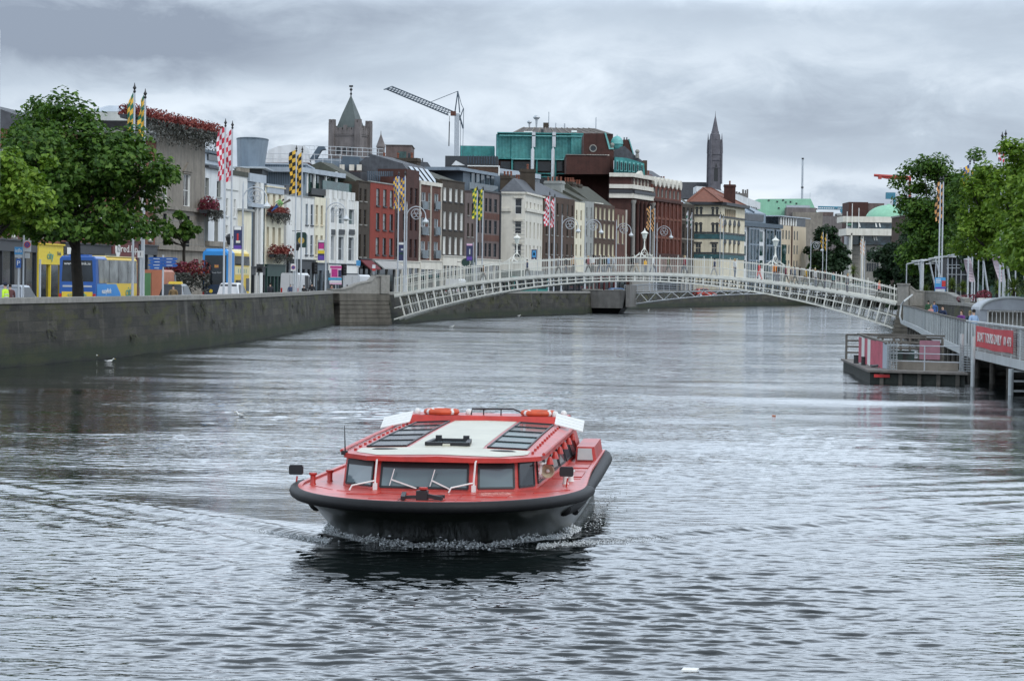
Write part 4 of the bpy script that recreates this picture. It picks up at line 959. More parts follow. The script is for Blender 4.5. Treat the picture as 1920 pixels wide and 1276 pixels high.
# ---------------------------------------------------------------- left bank, near end
b = Bld('brick_building', 'red brick building over a black pub front, at the left edge of the photo', -75, 64)
b.win([(-20,-12),(4,12),(22,30),(44,52)], [(392,442),(330,378)], uref=4, sill='granite', panes=('glass','glassw')); zs_ = b.z(452, 30); b.wall(b.z(296, 30), 'brickr', 14)
b.shop(zs_, 'charcoal', n=6, out=.3); b.cornice(.4, .35)
b = Bld('yellow_shop', 'narrow brick house over a bright yellow shopfront beside the coach', 65, 113)
b.win([(72,80),(96,104)], [(398,444),(336,384)], uref=72, sill='granite'); zs_ = b.z(458, 66); b.wall(b.z(290, 66), 'bricko', 14)
o = b.shop(zs_, 'yellow', n=2, out=.3, fascia=1.55); b.cornice(.4, .35)
letter('city', .9, M['teal'], o, (b.L*.45, -.35, zs_-.85), width=1.9); letter('link', .45, M['bluegrey'], o, (b.L*.8, -.35, zs_-.65), width=1.2)
b = Bld('brick_house', 'brick house over a dark grey shopfront directly behind the coach', 114, 204)
b.win([(122,129),(142,149),(162,169),(184,191)], [(398,444),(336,384),(270,318)], uref=122, sill='granite', panes=('glass','glassw')); zs_ = b.z(456, 118); b.wall(b.z(243, 118), 'bricko', 14)
o = b.shop(zs_, 'charcoal', n=5, out=.28); b.cornice(.35, .3); b.gable(2.2, 'slate'); k = MB(); x_, z_ = b.xz(118, 476); k.box(x_, x_+3.2, -.36, -.33, z_, z_+.55); k.build('name_board', M['whitep'], o)
b = Bld('brick_house', 'brick house over a maroon cafe front with an oval white sign', 205, 291)
b.win([(213,219),(229,235),(245,251),(262,268),(278,284)], [(402,446),(342,388),(278,324)], uref=213, sill='granite'); zs_ = b.z(451, 210); b.wall(b.z(250, 210), 'bricko', 14)
x1_ = b.xz(254, 470)[0]; o = b.shop(zs_, 'maroon', n=3, out=.28, x1=x1_, fascia=1.5); o2 = b.shop(zs_-.3, 'charcoal', n=2, out=.28, x0=x1_+.1, name='shopfront'); b.cornice(.35, .3); b.gable(2, 'slate')
x_, z_ = b.xz(214, 467); k = MB(); k.lathe([(.75, -.36), (.75, -.3)], (x_, 0, z_), 16, axis='y'); k.build('oval_sign', M['whitep'], o); letter('12', .8, M['bluegrey'], o, (x_, -.38, z_)); x_, z_ = b.xz(236, 467); letter('red.lap', .9, M['whitep'], o, (x_, -.32, z_), width=5.2)
# ---- the stone hotel with flower troughs
b = Bld('stone_building', 'brown stone building with red flower troughs along its parapet', 292, 383)
b.win([(305,313),(344,356)], [(326,386)], uref=344, vref=350, fr='whitep', panes=('glass',), bars=2, hood=('pediment','stone'), sill='stone', rev=.2)
b.win([(306,312),(345,355)], [(404,462)], uref=345, vref=430, fr='charcoal', bars=1, rev=.3)
b.wall(b.z(266, 383), 'stone', 16, side='greyr'); b.cornice(.5, .5, 'stone'); b.band(b.z(396, 350), .35, .25, 'stone'); b.band(b.z(470, 350), .4, .35, 'stone')
for i in range(5): b.band(b.z(402+i*14, 350), .05, .03, 'granite', name='rustication')
b.box('parapet', .2, b.L-.2, .1, .6, b.zt+.51, b.zt+1.3, 'stone')
b.ubox('roof_plant', 318, 352, 239, 262, 6, 11, 'zincd')
r = MB(); zt_ = b.zt+1.0
def lant(cu, w0, w1, z0, z1, cx, cy): return [[(cx+w*math.cos(a+PI/8), cy+w*math.sin(a+PI/8), z) for a in [2*PI*i/8 for i in range(8)]] for w, z in ((w0, z0), (w1, z1))]
xc, zc0 = b.xz(212, 240, 12); _, zc1 = b.xz(200, 196, 12); _, zc2 = b.xz(212, 213, 12)
r.loft(lant(0, 6.5, 3.2, zc0-2, zc2, xc, 12)); b.put('drum', r, M['greyr']); r = MB(); r.loft(lant(0, 3.1, .7, zc2+.02, zc1, xc, 12)); b.put('glass_lantern', r, M['zincl'])
r = MB(); r.ext([(xc-4, 7, zt_-1), (b.L-.5, 7, zt_-1), (b.L-3, 7, b.z(247,340,7)), (xc+3, 7, zc2-.8), (xc-4, 7, zc2-1.5)], (0, 5, 0)); b.put('roof', r, M['slate']); STONE = b
# ---- grey-white bank with arches
b = Bld('white_building', 'pale grey building with round arches between the stone building and the red flags', 384, 422.5)
b.win([(385,391.5),(406.5,413.5)], [(333,366)], uref=385, fr='greyr', sill='greyr', rev=.25)
b.win([(383,390),(402,408.5)], [(402,458)], uref=402, fr='greyr', rev=.3, bars=1, hood=('arch','greyr'))
b.wall(b.z(314, 385), 'white2', 14); b.cornice(.25, .35, 'slate'); b.band(b.z(398, 402), .18, .12, 'granite'); b.band(b.z(462, 402), .5, .5, 'stone'); b.box('ground_storey', .05, b.L-.05, -.12, -.003, .1, b.z(466, 402), 'stone')
b.ubox('penthouse', 384, 417, 285, 306, 3.5, 9, 'zincl'); b.ubox('penthouse_window', 391, 417, 289, 300, 3.35, 3.49, 'glass'); o = b.ubox('roof_vent', 382, 417, 279, 284, 3, 9.5, 'zincd')
# ---- plain white
b = Bld('white_building', 'plain white building with tiny windows behind the red and white flags', 423, 463)
b.win([(424.5,427),(438.5,442)], [(373,406),(423,456)], uref=438, fr='whitep', panes=('glassw','glass'), sill='white2', wmin=.8); b.wall(b.z(327, 430), 'white', 13); b.cornice(.5, .1, 'slateg'); b.band(b.z(357, 430), .12, .06, 'greyr', x1=b.L*.55)
x_ = b.xz(446, 430)[0]; b.box('bay', x_, b.L-.05, -.5, -.003, .1, b.z(396, 446), 'cream2'); b.box('bay_cornice', x_-.3, b.L+.1, -.8, -.003, b.z(395, 446), b.z(391, 446), 'greyr'); b.shop(4.1, 'charcoal', n=3, x1=x_-.2)
# ---- glass infill
b = Bld('glass_building', 'narrow glass and grey infill building with white uprights beside the cream pub', 463.5, 495.5)
b.wall(b.z(324, 464), 'zinc', 12)
for (a_, c_, m_) in ((473.5, 477, 'glass'), (478, 483, 'glass'), (488.5, 491, 'glassb'), (491.5, 494.5, 'glassg')):
    x0_, x1_ = b.xz(a_, 420)[0], b.xz(c_, 420)[0]; b.box('curtain_glazing', x0_, x1_, -.06, -.003, 3.5, b.zt-1.2, m_)
for a_, c_ in ((483.2, 488), (477, 478)):
    x0_, x1_ = b.xz(a_, 420)[0], b.xz(c_, 420)[0]; b.box('pilaster', x0_, x1_, -.35, -.003, .1, b.zt-.9, 'whitep')
b.box('top_panel', .1, b.L-.1, -.2, -.004, b.zt-.88, b.zt, 'zincl'); b.band(b.z(388, 470), .4, .42, 'zincl', x0=b.xz(464.5,420)[0]); b.shop(3.5, 'charcoal', n=3)
for k in range(9): b.band(b.z(338+k*16, 466), .06, .03, 'zincd', x1=b.xz(472, 400)[0], name='panel_joint')
# ---- cream pub
b = Bld('cream_pub', 'cream pub with three red flower boxes and a dark hanging sign', 496.5, 532)
b.win([(500.5,505),(511.5,516),(522.5,527)], [(363,392),(425,463)], uref=500, fr='cream', rev=.25, bars=1); b.wall(b.z(350, 497), 'cream2', 12, side='greyr'); b.band(b.z(361, 497), 1.0, .12, 'zincl', x0=.4, x1=b.L-.4, name='sign_panel'); b.cornice(.15, .2, 'cream')
b.chimney(1.2, 6, 3, 4.4, b.zt, b.zt+1.2, 'greyr', 0); zz_ = b.zt+1.2
for k in range(4):
    q = MB(); q.lathe([(.3, 0), (.24, .9), (.3, 1.0)], (1.8+k*1.15, 3.7, zz_+.002), 10); b.put('chimney_pot', q, M['stone'])
b.shop(b.z(497, 498), 'pubgreen', n=5, sign=None, out=.3, fascia=1.2); PUB = b
# ---- white curved pair
b = Bld('white_building', 'blank-gabled white building with slim windows beside the yellow and black flags', 537, 589)
b.win([(573,577),(582.5,587)], [(382,421),(440,477)], uref=573, fr='zincl', panes=('glassw','glass'), sill='charcoal', rev=.12); b.wall(b.z(366, 540), 'white', 13); b.cornice(.12, .08, 'greyr')
b.shop(b.z(487, 540), 'charcoal', n=5, out=.3, fascia=1.0); x_ = b.xz(566, 500)[0]
b.ubox('lower_roof', 537, 556, 347, 366, 2, 8, 'slate')
b = Bld('cream_building', 'narrow cream building with dark slit windows next to the white modern block', 590, 612)
b.win([(592,596),(601.5,605.5)], [(384,421),(441,478)], uref=592, fr='cream', panes=('glass',), sill='cream', rev=.16); b.wall(b.z(369, 590), 'cream2', 13); b.shop(b.z(494, 590), 'bluegrey', n=2, out=.3)
o = b.ubox('penthouse', 567, 645, 321, 368, 2.5, 8, 'charcoal'); o = b.ubox('penthouse_roof', 565, 649, 313, 322, 1.6, 9, 'zincl'); 
for u_ in (576, 590, 611, 631): b.ubox('penthouse_column', u_, u_+2.2, 322, 362, 1.9, 2.1, 'whitep')
for u_ in (578, 594, 614, 622, 634): b.ubox('penthouse_window', u_, u_+7, 324, 360, 2.35, 2.48, 'glassg')
b.ubox('terrace_rail', 584, 611, 352, 364, .3, .4, 'iron')
# ---- white modern bays
b = Bld('white_building', 'white modern block of three tall window bays with dark name plaques', 613, 667.5)
b.win([(614.5,626.5),(632,645),(651,664)], [(388,428),(442,487)], uref=615, fr='steell', bars=2, panes=('glassg','glassb','glass'), rev=.3)
b.wall(b.z(371, 614), 'white', 12); b.band(b.z(431, 614), .9, .12, 'white')
for u_ in (613, 627, 646, 664.5): x_ = b.xz(u_, 430)[0]; b.box('pilaster', x_, x_+.7, -.3, -.003, 3.4, b.zt, 'whitep')
for k in range(6): b.box('parapet_block', .4+k*b.L/6.3, .4+k*b.L/6.3+1.25, -.1, .5, b.zt+.003, b.zt+1.0, 'white')
b.box('terrace_rail', .1, b.L-.1, .6, .68, b.zt+.01, b.zt+2.1, 'glassg')
for (u_, t_) in ((616, 'MERCHANT'), (634, 'QUAYS CO'), (653, 'HOUSE')):
    x_, z_ = b.xz(u_+5, 435); b.box('plaque', x_-1.2, x_+1.2, -.16, -.123, z_-.32, z_+.32, 'charcoal')
b.shop(b.z(495, 614), 'bluegrey', n=3, out=.3, fmat='whitep', fascia=1.1); b.shop(2.6, 'maroon', n=2, x0=b.L*.7, out=.4)
# ---- brown brick, narrow
b = Bld('brick_house', 'narrow brown brick house with two windows per floor left of the bright red one', 671.5, 693)
b.win([(674.2,677.6),(683.2,687)], [(353,376),(392,420),(439,481)], uref=674, fr='brickb', panes=('glass','glass','glassw'), sill='granite', rev=.12); b.wall(b.z(340, 672), 'brickb', 12); b.cornice(.15, .1, 'brickb'); b.gable(2.4, 'slateg', ridge=5)
o = b.shop(b.z(486, 672), 'charcoal', n=2, out=.25); k = MB(); z_ = b.z(486, 672); k.ext([(.1,-.26,z_),(.1,-1.6,z_-1.1),(.1,-1.6,z_-1.25),(.1,-.26,z_-.15)], (b.L-.2, 0, 0)); k.build('awning', M['awnred'], o)
b.ubox('chimney_gable', 668, 680, 320, 338, 5, 6, 'brickd')
# ---- bright red
b = Bld('red_building', 'bright red painted brick building with three tall dark windows per floor', 693.5, 739.5)
b.win([(705.5,711.5),(718.5,724.5),(731,737)], [(353,385),(399,430),(445,477)], uref=705, fr='brickd', panes=('glass','glassw','glass'), sill='charcoal', rev=.12)
M['redpaint'] = pm('red_masonry_paint', (.24,.032,.016), .8, .14, .8, streak=.35); b.wall(b.z(341, 694), 'redpaint', 12); b.cornice(.15, .1, 'greyr')
z_ = b.z(487, 698); o = b.shop(z_, 'awngrey', n=3, out=.3); k = MB(); k.ext([(.8,-.32,z_),(.8,-1.7,z_-1.0),(.8,-1.7,z_-1.15),(.8,-.32,z_-.15)], (b.L-1.2, 0, 0)); k.build('awning', M['awngrey'], o)
b.ubox('penthouse', 676, 738, 322, 344, 2.5, 9, 'charcoal')
for k in range(14): b.ubox('screen_post', 690+k*3.6, 691.4+k*3.6, 321, 344, 1.9, 2.0, 'zincd')
# ---- dark red
b = Bld('brick_house', 'dark red brick house with deep-set windows behind the blue and yellow flags', 740, 785)
b.win([(744,748.5),(756,760.5),(769,773.5),(778,783)], [(350,381),(400,431),(447,482)], uref=756, fr='brickd', panes=('glass',), rev=.16); b.wall(b.z(331, 741), 'brickd', 12); x_ = b.xz(763, 330)[0]; b.box('raised_parapet', x_, b.L-.02, .003, 4, b.zt+.003, b.z(317, 765), 'brickd'); b.shop(b.z(490, 741), 'ivory', n=4, out=.3)
# ---- brick with mansard
b = Bld('brick_house', 'chestnut brick apartment house with glass balconies and roof windows', 785.5, 826.5)
b.win([(790,797.5),(803,808.5),(814.5,821.5)], [(360,392),(408,440),(452,483)], uref=790, fr='steell', panes=('glassb','glassg','glass'), bars=2, rev=.14)
b.wall(b.z(343, 786), 'brickc', 12); b.band(b.z(345, 786), .5, .18, 'ivory', name='dentil_course')
for u_ in (785.6, 806, 825.2): x_ = b.xz(u_, 420)[0]; b.box('downpipe', x_, x_+.16, -.18, -.003, 3.6, b.zt, 'ivory')
for u_ in (789, 813.5):
    for v_ in (384, 432, 476):
        x0_, z0_ = b.xz(u_, v_+8); x1_, _ = b.xz(u_+9.5, v_); b.box('balcony', x0_, x1_, -.3, -.26, z0_, z0_+1.1, 'glassb')
zt_ = b.z(300, 790, 6); r = MB(); r.add([(0,.3,b.zt+.01),(b.L,.3,b.zt+.01),(b.L,2.4,b.zt+2.6),(0,2.4,b.zt+2.6),(0,7,b.zt+3.9),(b.L,7,b.zt+3.9),(0,11.9,b.zt+.01),(b.L,11.9,b.zt+.01)], [(0,1,2,3),(3,2,5,4),(4,5,7,6),(0,3,4,6),(1,7,5,2)]); ro = b.put('roof', r, M['slate'])
for k in range(4):
    q = MB(); x_ = 1.2+k*2.6; q.add([(x_,.34,b.zt+.25),(x_+1.6,.34,b.zt+.25),(x_+1.6,1.98,b.zt+2.28),(x_,1.98,b.zt+2.28)], [(0,1,2,3)]); q.v = [(a, c-.06, d+.03) for a, c, d in q.v]; q.build('roof_window', M['glassb'], ro)
b.shop(b.z(489, 786), 'ivory', n=3, out=.3, fascia=1.1); b.chimney(b.L-.2, b.L+1.6, 3.5, 9.5, b.zt+.5, b.z(305, 812, 5), 'brickb', 3)
# ---- brown with white reveals
b = Bld('brick_house', 'brown brick house with four white-lined windows on each floor', 827.5, 870)
b.win([(831.5,836),(842.3,846.8),(853,857.5),(863.3,867.8)], [(351,376),(396,429),(443,476)], uref=831, fr='whitep', panes=('glass','blind','glassw'), sill='charcoal', rev=.26); b.wall(b.z(337, 828), 'brickb', 12); b.cornice(.14, .1, 'brickb'); b.gable(1.6, 'slateg', ridge=5); b.shop(b.z(480, 828), 'ivory', n=6, out=.3, fascia=1.3, smat='charcoal')
# ---- narrow brown
b = Bld('brick_house', 'low narrow brick house left of the yellow and green flags', 871, 889.5)
b.win([(876.5,879.5),(884.5,887.5)], [(380,403),(418,443)], uref=876, fr='brickb', sill='granite', rev=.12, wmin=.9); b.wall(b.z(361, 872), 'brickm', 11); b.shop(b.z(484, 872), 'pubgreen', n=2, out=.3)
x_, z_ = b.xz(873.5, 489); 
# ---- mauve with glass penthouse
b = Bld('mauve_building', 'mauve brick block with a blue-grey glass penthouse behind the yellow and green flags', 890, 937.5)
b.win([(895,899),(902.5,906.5),(909.7,913.2),(917,921.5),(926.5,931.5)], [(372,397),(413,438),(456,481)], uref=917, fr='charcoal', panes=('glass',), bars=2, rev=.12); b.wall(b.z(357, 890), 'brickm', 12); b.cornice(.25, .15, 'charcoal')
for v_ in (399, 440): b.band(b.z(v_+12, 917), .9, .02, 'brickc', x0=b.L*.35)
b.box('downpipe', b.L-.5, b.L-.05, -.2, -.003, 3.6, b.zt, 'charcoal')
b.ubox('penthouse', 868, 938, 318, 360, 3, 10, 'zincd'); b.ubox('penthouse_roof', 862, 934, 313, 319, 2.4, 11, 'zinc')
for u_ in (884, 893, 902, 912, 921): b.ubox('penthouse_window', u_, u_+6, 323, 352, 2.84, 2.98, 'glassb')
b.ubox('terrace_rail', 880, 934, 341, 356, .3, .36, 'glassb'); b.shop(b.z(486, 890), 'ivory', n=4, out=.3)
# ---- ivory corner house
b = Bld('corner_house', 'ivory stone corner house with a tall bay of windows and slate roof', 939, 984, 391, 391)
b.win([(966,978)], [(372,401),(415,438),(458,482)], uref=966, fr='whitep', panes=('glass','glassw'), bars=1, rev=.2, hood=('flat','ivory'))
b.wall(b.z(363, 940), 'ivory', 14, right=False, back=False, top=False); b.cornice(.3, .3, 'ivory'); b.band(b.z(396, 940), .5, .3, 'ivory', x1=b.L*.42)
for k in range(13): b.band(b.z(412+k*7, 966), .05, .03, 'greyr', x0=b.L*.52, name='rustication')
zc_ = b.zt; L_ = b.L; r = MB(); r.add([(-.3,-.3,zc_+.31),(L_+.1,-.3,zc_+.31),(L_+3.0,20,zc_+.31),(-.3,14,zc_+.31),(L_*.5,4.5,zc_+2.6),(L_*.5+2.2,16,zc_+2.6)], [(0,1,4),(1,2,5,4),(2,3,5),(3,0,4,5),(3,2,1,0)]); b.put('roof', r, M['slate']); b.chimney(L_*.5+1.0, L_*.5+3.4, 13, 14.4, zc_+1, zc_+4.4, 'brickb', 4)
b.shop(4.0, 'pubgreen', n=4, out=.3)
b.face(984, 391.01, 1018.5, 411); b.win([(987,989),(993.5,996),(1001,1003.4),(1008,1010.4),(1013.5,1015.5)], [(378,392),(415,446),(459,482)], uref=987, fr='ivory', panes=('glassw','glass'), rev=.18, wmin=1.0); b.wall(zc_, 'ivory', 10, left=False); b.cornice(.3, .3, 'ivory'); b.band(b.z(396, 987), .5, .3, 'ivory'); b.shop(4.0, 'bluegrey', n=5, out=.3)
# ---- dark brown
b = Bld('brick_house', 'dark brown brick terrace house behind the pink and white flags', 1019, 1077)
b.win([(1024,1026.5),(1034,1036.5),(1044,1046.6),(1053.2,1056),(1063,1065.6),(1071.8,1074.4)], [(381,403),(414,441),(456,477)], uref=1044, fr='brickb', panes=('glass','glass','glassw'), sill='granite', rev=.12, wmin=.9); b.wall(b.z(366, 1020), 'brickw', 12); b.gable(3, 'slate', hipl=3, hipr=3); b.chimney(3, 6.5, 4.5, 6, b.zt, b.z(346, 1035, 5), 'brickb', 4); b.chimney(-2.5, .8, 5, 6.6, b.zt-1, b.z(340, 1020, 5), 'brickb', 3); b.shop(4.2, 'charcoal', n=5, out=.3)
b = Bld('cream_building', 'narrow bright cream house squeezed between brown brick and grey fronts', 1077.5, 1096)
b.win([(1080,1082.6),(1088.4,1091)], [(393,412),(422,447),(458,480)], uref=1080, fr='cream', panes=('glass',), rev=.1, wmin=.9); b.wall(b.z(378, 1078), 'cream2', 12); b.shop(4.0, 'charcoal', n=2, out=.3); b.gable(2.2, 'slateg', ridge=5)
b = Bld('grey_house', 'narrow grey rendered house beside the bright cream one', 1096.5, 1113)
b.win([(1099,1101.4),(1107.4,1110)], [(388,406),(415,441),(455,476)], uref=1099, fr='greyr', panes=('glass','glassw'), sill='granite', rev=.1, wmin=.9); b.wall(b.z(377, 1097), 'greyr', 12); b.gable(2.4, 'slateg', ridge=5); b.chimney(-1, 1.2, 4, 7, b.zt, b.z(346, 1085, 5), 'greyr', 4); b.shop(4.0, 'greyr', n=2, out=.3)
b = Bld('brick_house', 'brown brick house with five cream-lined windows on each floor', 1113.5, 1152)
b.win([(1116,1119),(1124,1127),(1132,1135),(1140.6,1143.6),(1148.4,1151.2)], [(388,410),(418,445),(456,478)], uref=1116, fr='cream2', panes=('glass','blind'), sill='granite', rev=.26, wmin=1.1); b.wall(b.z(381, 1114), 'brickw', 12); b.cornice(.2, .15, 'ivory', x1=b.L*.4); b.gable(3.4, 'slateg', ridge=5)
for (x_, v_) in ((1, 349), (5.5, 351)): b.chimney(x_, x_+2.4, 4.2, 6, b.zt+1, b.z(v_, 1116, 5), 'brickb', 4)
b.shop(4.2, 'maroon', n=4, out=.3)
b = Bld('brick_house', 'small red-topped brick house against the dark columned building', 1152.5, 1173)
b.win([(1158,1160.6),(1166.4,1169)], [(402,425),(432,456)], uref=1158, fr='cream2', sill='granite', rev=.2, wmin=1.0); b.wall(b.z(391, 1153), 'brickc', 12); b.box('rainwater_pipe', b.L-.3, b.L, -.25, -.003, 2, b.zt, 'ivory'); b.shop(4.2, 'charcoal', n=2, out=.3)
# ---- dark columned theatre-like block
b = Bld('columned_building', 'tall dark brick building with white cornices and giant columns', 1142, 1182, 472, 472)
b.wall(b.z(326, 1143), 'brickd', 14, right=False, back=False); zt_ = b.zt; zb_ = b.z(368, 1160); zc_ = b.z(349, 1160)
for z0_, z1_, o_, m_ in ((zt_-.5, zt_+.2, .5, 'ivory'), (zc_-.4, zc_+.35, .4, 'ivory'), (zb_+.6, zb_+1.2, .8, 'charcoal'), (zb_-.3, zb_+.59, .6, 'ivory')): b.box('cornice', -.1, b.L+.35, -o_, -.004, z0_, z1_, m_)
b.face(1182, 472.01, 1220.5, 487); b.win(R_(1186, 1218, 5, 3), [(334,346)], uref=1186, fr='ivory', rev=.2, wmin=1); b.win(R_(1186, 1218, 5, 3.4), [(377,424)], uref=1186, fr='charcoal', rev=.3, bars=1); b.win(R_(1186, 1218, 3, 4.2), [(438,466)], uref=1186, fr='greyr', rev=.3, hood=('arch','greyr'))
b.wall(zt_, 'brickd', 14, left=False)
for z0_, z1_, o_, m_ in ((zt_-.5, zt_+.2, .5, 'ivory'), (zc_-.4, zc_+.35, .4, 'ivory'), (zb_+.6, zb_+1.2, .8, 'charcoal'), (zb_-.3, zb_+.59, .6, 'ivory')): b.box('cornice', -.25, b.L, -o_, -.004, z0_, z1_, m_)
for k in range(6):
    x_ = .3+k*(b.L-.8)/5; q = MB(); q.lathe([(.42, 7.2), (.36, 7.6), (.33, zb_-1.4), (.5, zb_-1.0), (.52, zb_-.65)], (x_, -.45, 0), 10); b.put('column', q, M['brickd'] if 0 < k < 5 else M['granite'], smooth=True)
b.box('ground_storey', -.1, b.L, -.55, -.005, .1, 5.2, 'granite'); b.box('balustrade', -.1, b.L, -.9, -.56, 4.6, 5.6, 'granite')
q = MB(); q.ext([(b.L*.25, -.3, zt_+.21), (b.L*.6, -.3, zt_+.21), (b.L*.42, -.3, zt_+.9)], (0, .6, 0)); b.put('gable_ornament', q, M['ivory'])
# ---- ornate red
b = Bld('ornate_red_building', 'ornate deep red brick building with white-capped dormers and big chimneys', 1221, 1276)
b.win(R_(1225, 1274, 7, 3.2), [(384,404),(416,440),(452,474)], uref=1225, fr='brickr', panes=('glass','glass','glassw'), rev=.15, bars=1); b.win(R_(1223, 1275, 7, 3), [(352,368)], uref=1225, fr='greyr', rev=.2, bars=0)
b.wall(b.z(345, 1222), 'brickr', 14)
for v_, h_, o_, m_ in ((376, .5, .5, 'brickd'), (410, .4, .2, 'bricko'), (446, .4, .25, 'bricko'), (479, .5, .3, 'brickd')): b.band(b.z(v_, 1222), h_, o_, m_)
for k in range(8): x_ = .2+k*(b.L-1.2)/7; b.box('pilaster', x_, x_+.9, -.28, -.003, 4, b.z(377, 1222), 'brickr'); 
for k in range(7):
    x_ = 1.0+k*(b.L-3.2)/6; q = MB(); z_ = b.zt; q.box(x_, x_+1.5, -.2, 1.4, z_+.003, z_+.5); q.lathe([(.95, -.35), (.95, 1.5)], (x_+.75, 0, z_+.55), 12, axis='y'); b.put('dormer_cap', q, M['ivory'])
r = MB(); b.gable(3.5, 'slate', ridge=6)
for x0_, x1_, v_ in ((0, 3.5, 322), (4.2, 10.5, 326), (11, 15.5, 331)): b.chimney(x0_, x1_, 4, 6, b.zt, b.z(v_, 1222+x0_*1.5, 4), 'bricko', 5)
b.shop(4.0, 'charcoal', n=6, out=.3)
b = Bld('brick_house', 'brown brick house between the ornate red building and the cream one', 1276.5, 1301)
b.win([(1280,1284),(1288,1292),(1295,1298)], [(388,410),(420,446),(455,478)], uref=1280, fr='brickb', panes=('glass',), rev=.12, bars=2); b.wall(b.z(381, 1277), 'brickb', 12); b.band(b.z(413, 1277), .3, .15, 'stone'); b.band(b.z(449, 1277), .3, .15, 'stone')
q = MB(); x_, z_ = b.xz(1279, 368, 1); q.hexa([(.3,.5,b.zt+.02),(5,.5,b.zt+.02),(5,4.5,b.zt+2.6),(.3,4.5,b.zt+2.6)], [(.3,.5,b.zt+.15),(5,.5,b.zt+.15),(5,4.5,b.zt+2.75),(.3,4.5,b.zt+2.75)]); b.put('skylight', q, M['zincl']); b.gable(3, 'slateg', ridge=6); b.shop(3.6, 'ivory', n=3, out=.3); b.chimney(-1, 1.6, 3.5, 5, b.zt, b.z(343, 1277, 4), 'brickd', 3)
# ---- cream Italianate corner with red tiles
b = Bld('italianate_building', 'cream Italianate corner building with arched windows and a red tiled roof', 1301.5, 1352, 521.5, 521)
W3 = dict(fr='cream', rev=.25)
b.win([(1304,1309),(1312,1317),(1334,1339),(1342,1347)], [(391,402)], uref=1304, hood=('arch','charcoal'), panes=('glass',), bars=0, **W3); b.win([(1303,1308.5),(1311,1316.5),(1334,1339.5),(1341.5,1347)], [(420,436)], uref=1304, hood=('arch','charcoal'), panes=('glass',), bars=0, **W3); b.win([(1304,1314),(1334,1344)], [(456,473)], uref=1304, hood=('flat','charcoal'), bars=2, **W3)
M['frieze'] = pm('blue_green_frieze', (.03,.10,.11), .6, .6, 1.2); M['ital'] = M['beige']
b.wall(b.z(383, 1303), 'cream', 16, right=False, back=False); zt_ = b.zt
for v0_, v1_ in ((447.5, 438), (484, 476)): b.box('frieze', .05, b.L+.1, -.12, -.004, b.z(v0_, 1303), b.z(v1_, 1303), 'frieze')
for v_ in (404.5, 437, 475): b.box('string_course', .02, b.L+.2, -.25, -.13, b.z(v_, 1303), b.z(v_, 1303)+.3, 'charcoal')
b.box('eaves', -1.0, b.L+.8, -1.0, -.005, zt_-.1, zt_+.5, 'charcoal')
LA = b.L
b.face(1352.2, 521, 1396, 543); b.win([(1357,1361.5),(1366,1370.5),(1374.5,1379),(1382.5,1387)], [(421,440)], uref=1357, hood=('arch','charcoal'), panes=('glass',), bars=0, **W3); b.win([(1357,1361),(1366,1370),(1374.5,1378.5),(1382.5,1386.5)], [(456,475)], uref=1357, hood=('arch','charcoal'), panes=('glass',), bars=0, **W3)
x0_, x1_ = b.xz(1359, 398)[0], b.xz(1379.5, 398)[0]
for k in range(5): w_ = (x1_-x0_)/5; b.wz(x0_+k*w_+.1, x0_+(k+1)*w_-.1, b.z(406.5, 1359), b.z(391, 1359), 'beige', .3, ('glass',), 0)
b.wall(zt_, 'cream', 16, left=False)
for v0_, v1_ in ((448, 438.5), (485, 477)): b.box('frieze', -.1, b.L-.05, -.12, -.004, b.z(v0_, 1355), b.z(v1_, 1355), 'frieze')
for v_ in (407.5, 438, 476): b.box('string_course', -.2, b.L-.05, -.25, -.13, b.z(v_, 1355), b.z(v_, 1355)+.3, 'charcoal')
b.box('eaves', .2, b.L+.4, -1.0, -.005, zt_-.1, zt_+.5, 'charcoal')
b.loc = Vector((0,0,0)); b.rr = 0
inv = Matrix.Translation(b.o) @ Matrix.Rotation(b.rot0, 4, 'Z'); inv.invert()
def ip(u, v, Y): return tuple(inv @ P(u, v, Y))
r = MB(); e0, e1, e2, e3 = ip(1288, 381, 524), ip(1353.5, 377.5, 518.5), ip(1399, 384, 544), ip(1340, 372, 556)
zz = zt_+.5; e0, e1, e2, e3 = [(q[0], q[1], zz) for q in (e0, e1, e2, e3)]; k0, k1 = ip(1320, 352, 534), ip(1332, 352.5, 540)
r.add([e0, e1, e2, e3, k0, k1], [(0,1,4),(1,2,5,4),(2,3,5),(3,0,4,5),(3,2,1,0)]); rf_ = b.put('roof', r, M['tile'])
q = MB()
for p0, p1 in ((e0,k0),(e1,k0),(k0,k1),(k1,e2)): q.beam(Vector(p0)+Vector((0,0,.05)), Vector(p1)+Vector((0,0,.05)), .5, .2)
q.build('ridge', M['bricko'], rf_)
xx_, yy_, z_ = ip(1368, 372, 532); b.chimney(xx_-1.2, xx_+1.2, yy_-.7, yy_+.7, z_-1.5, ip(1368, 346, 532)[2], 'brickd', 3)
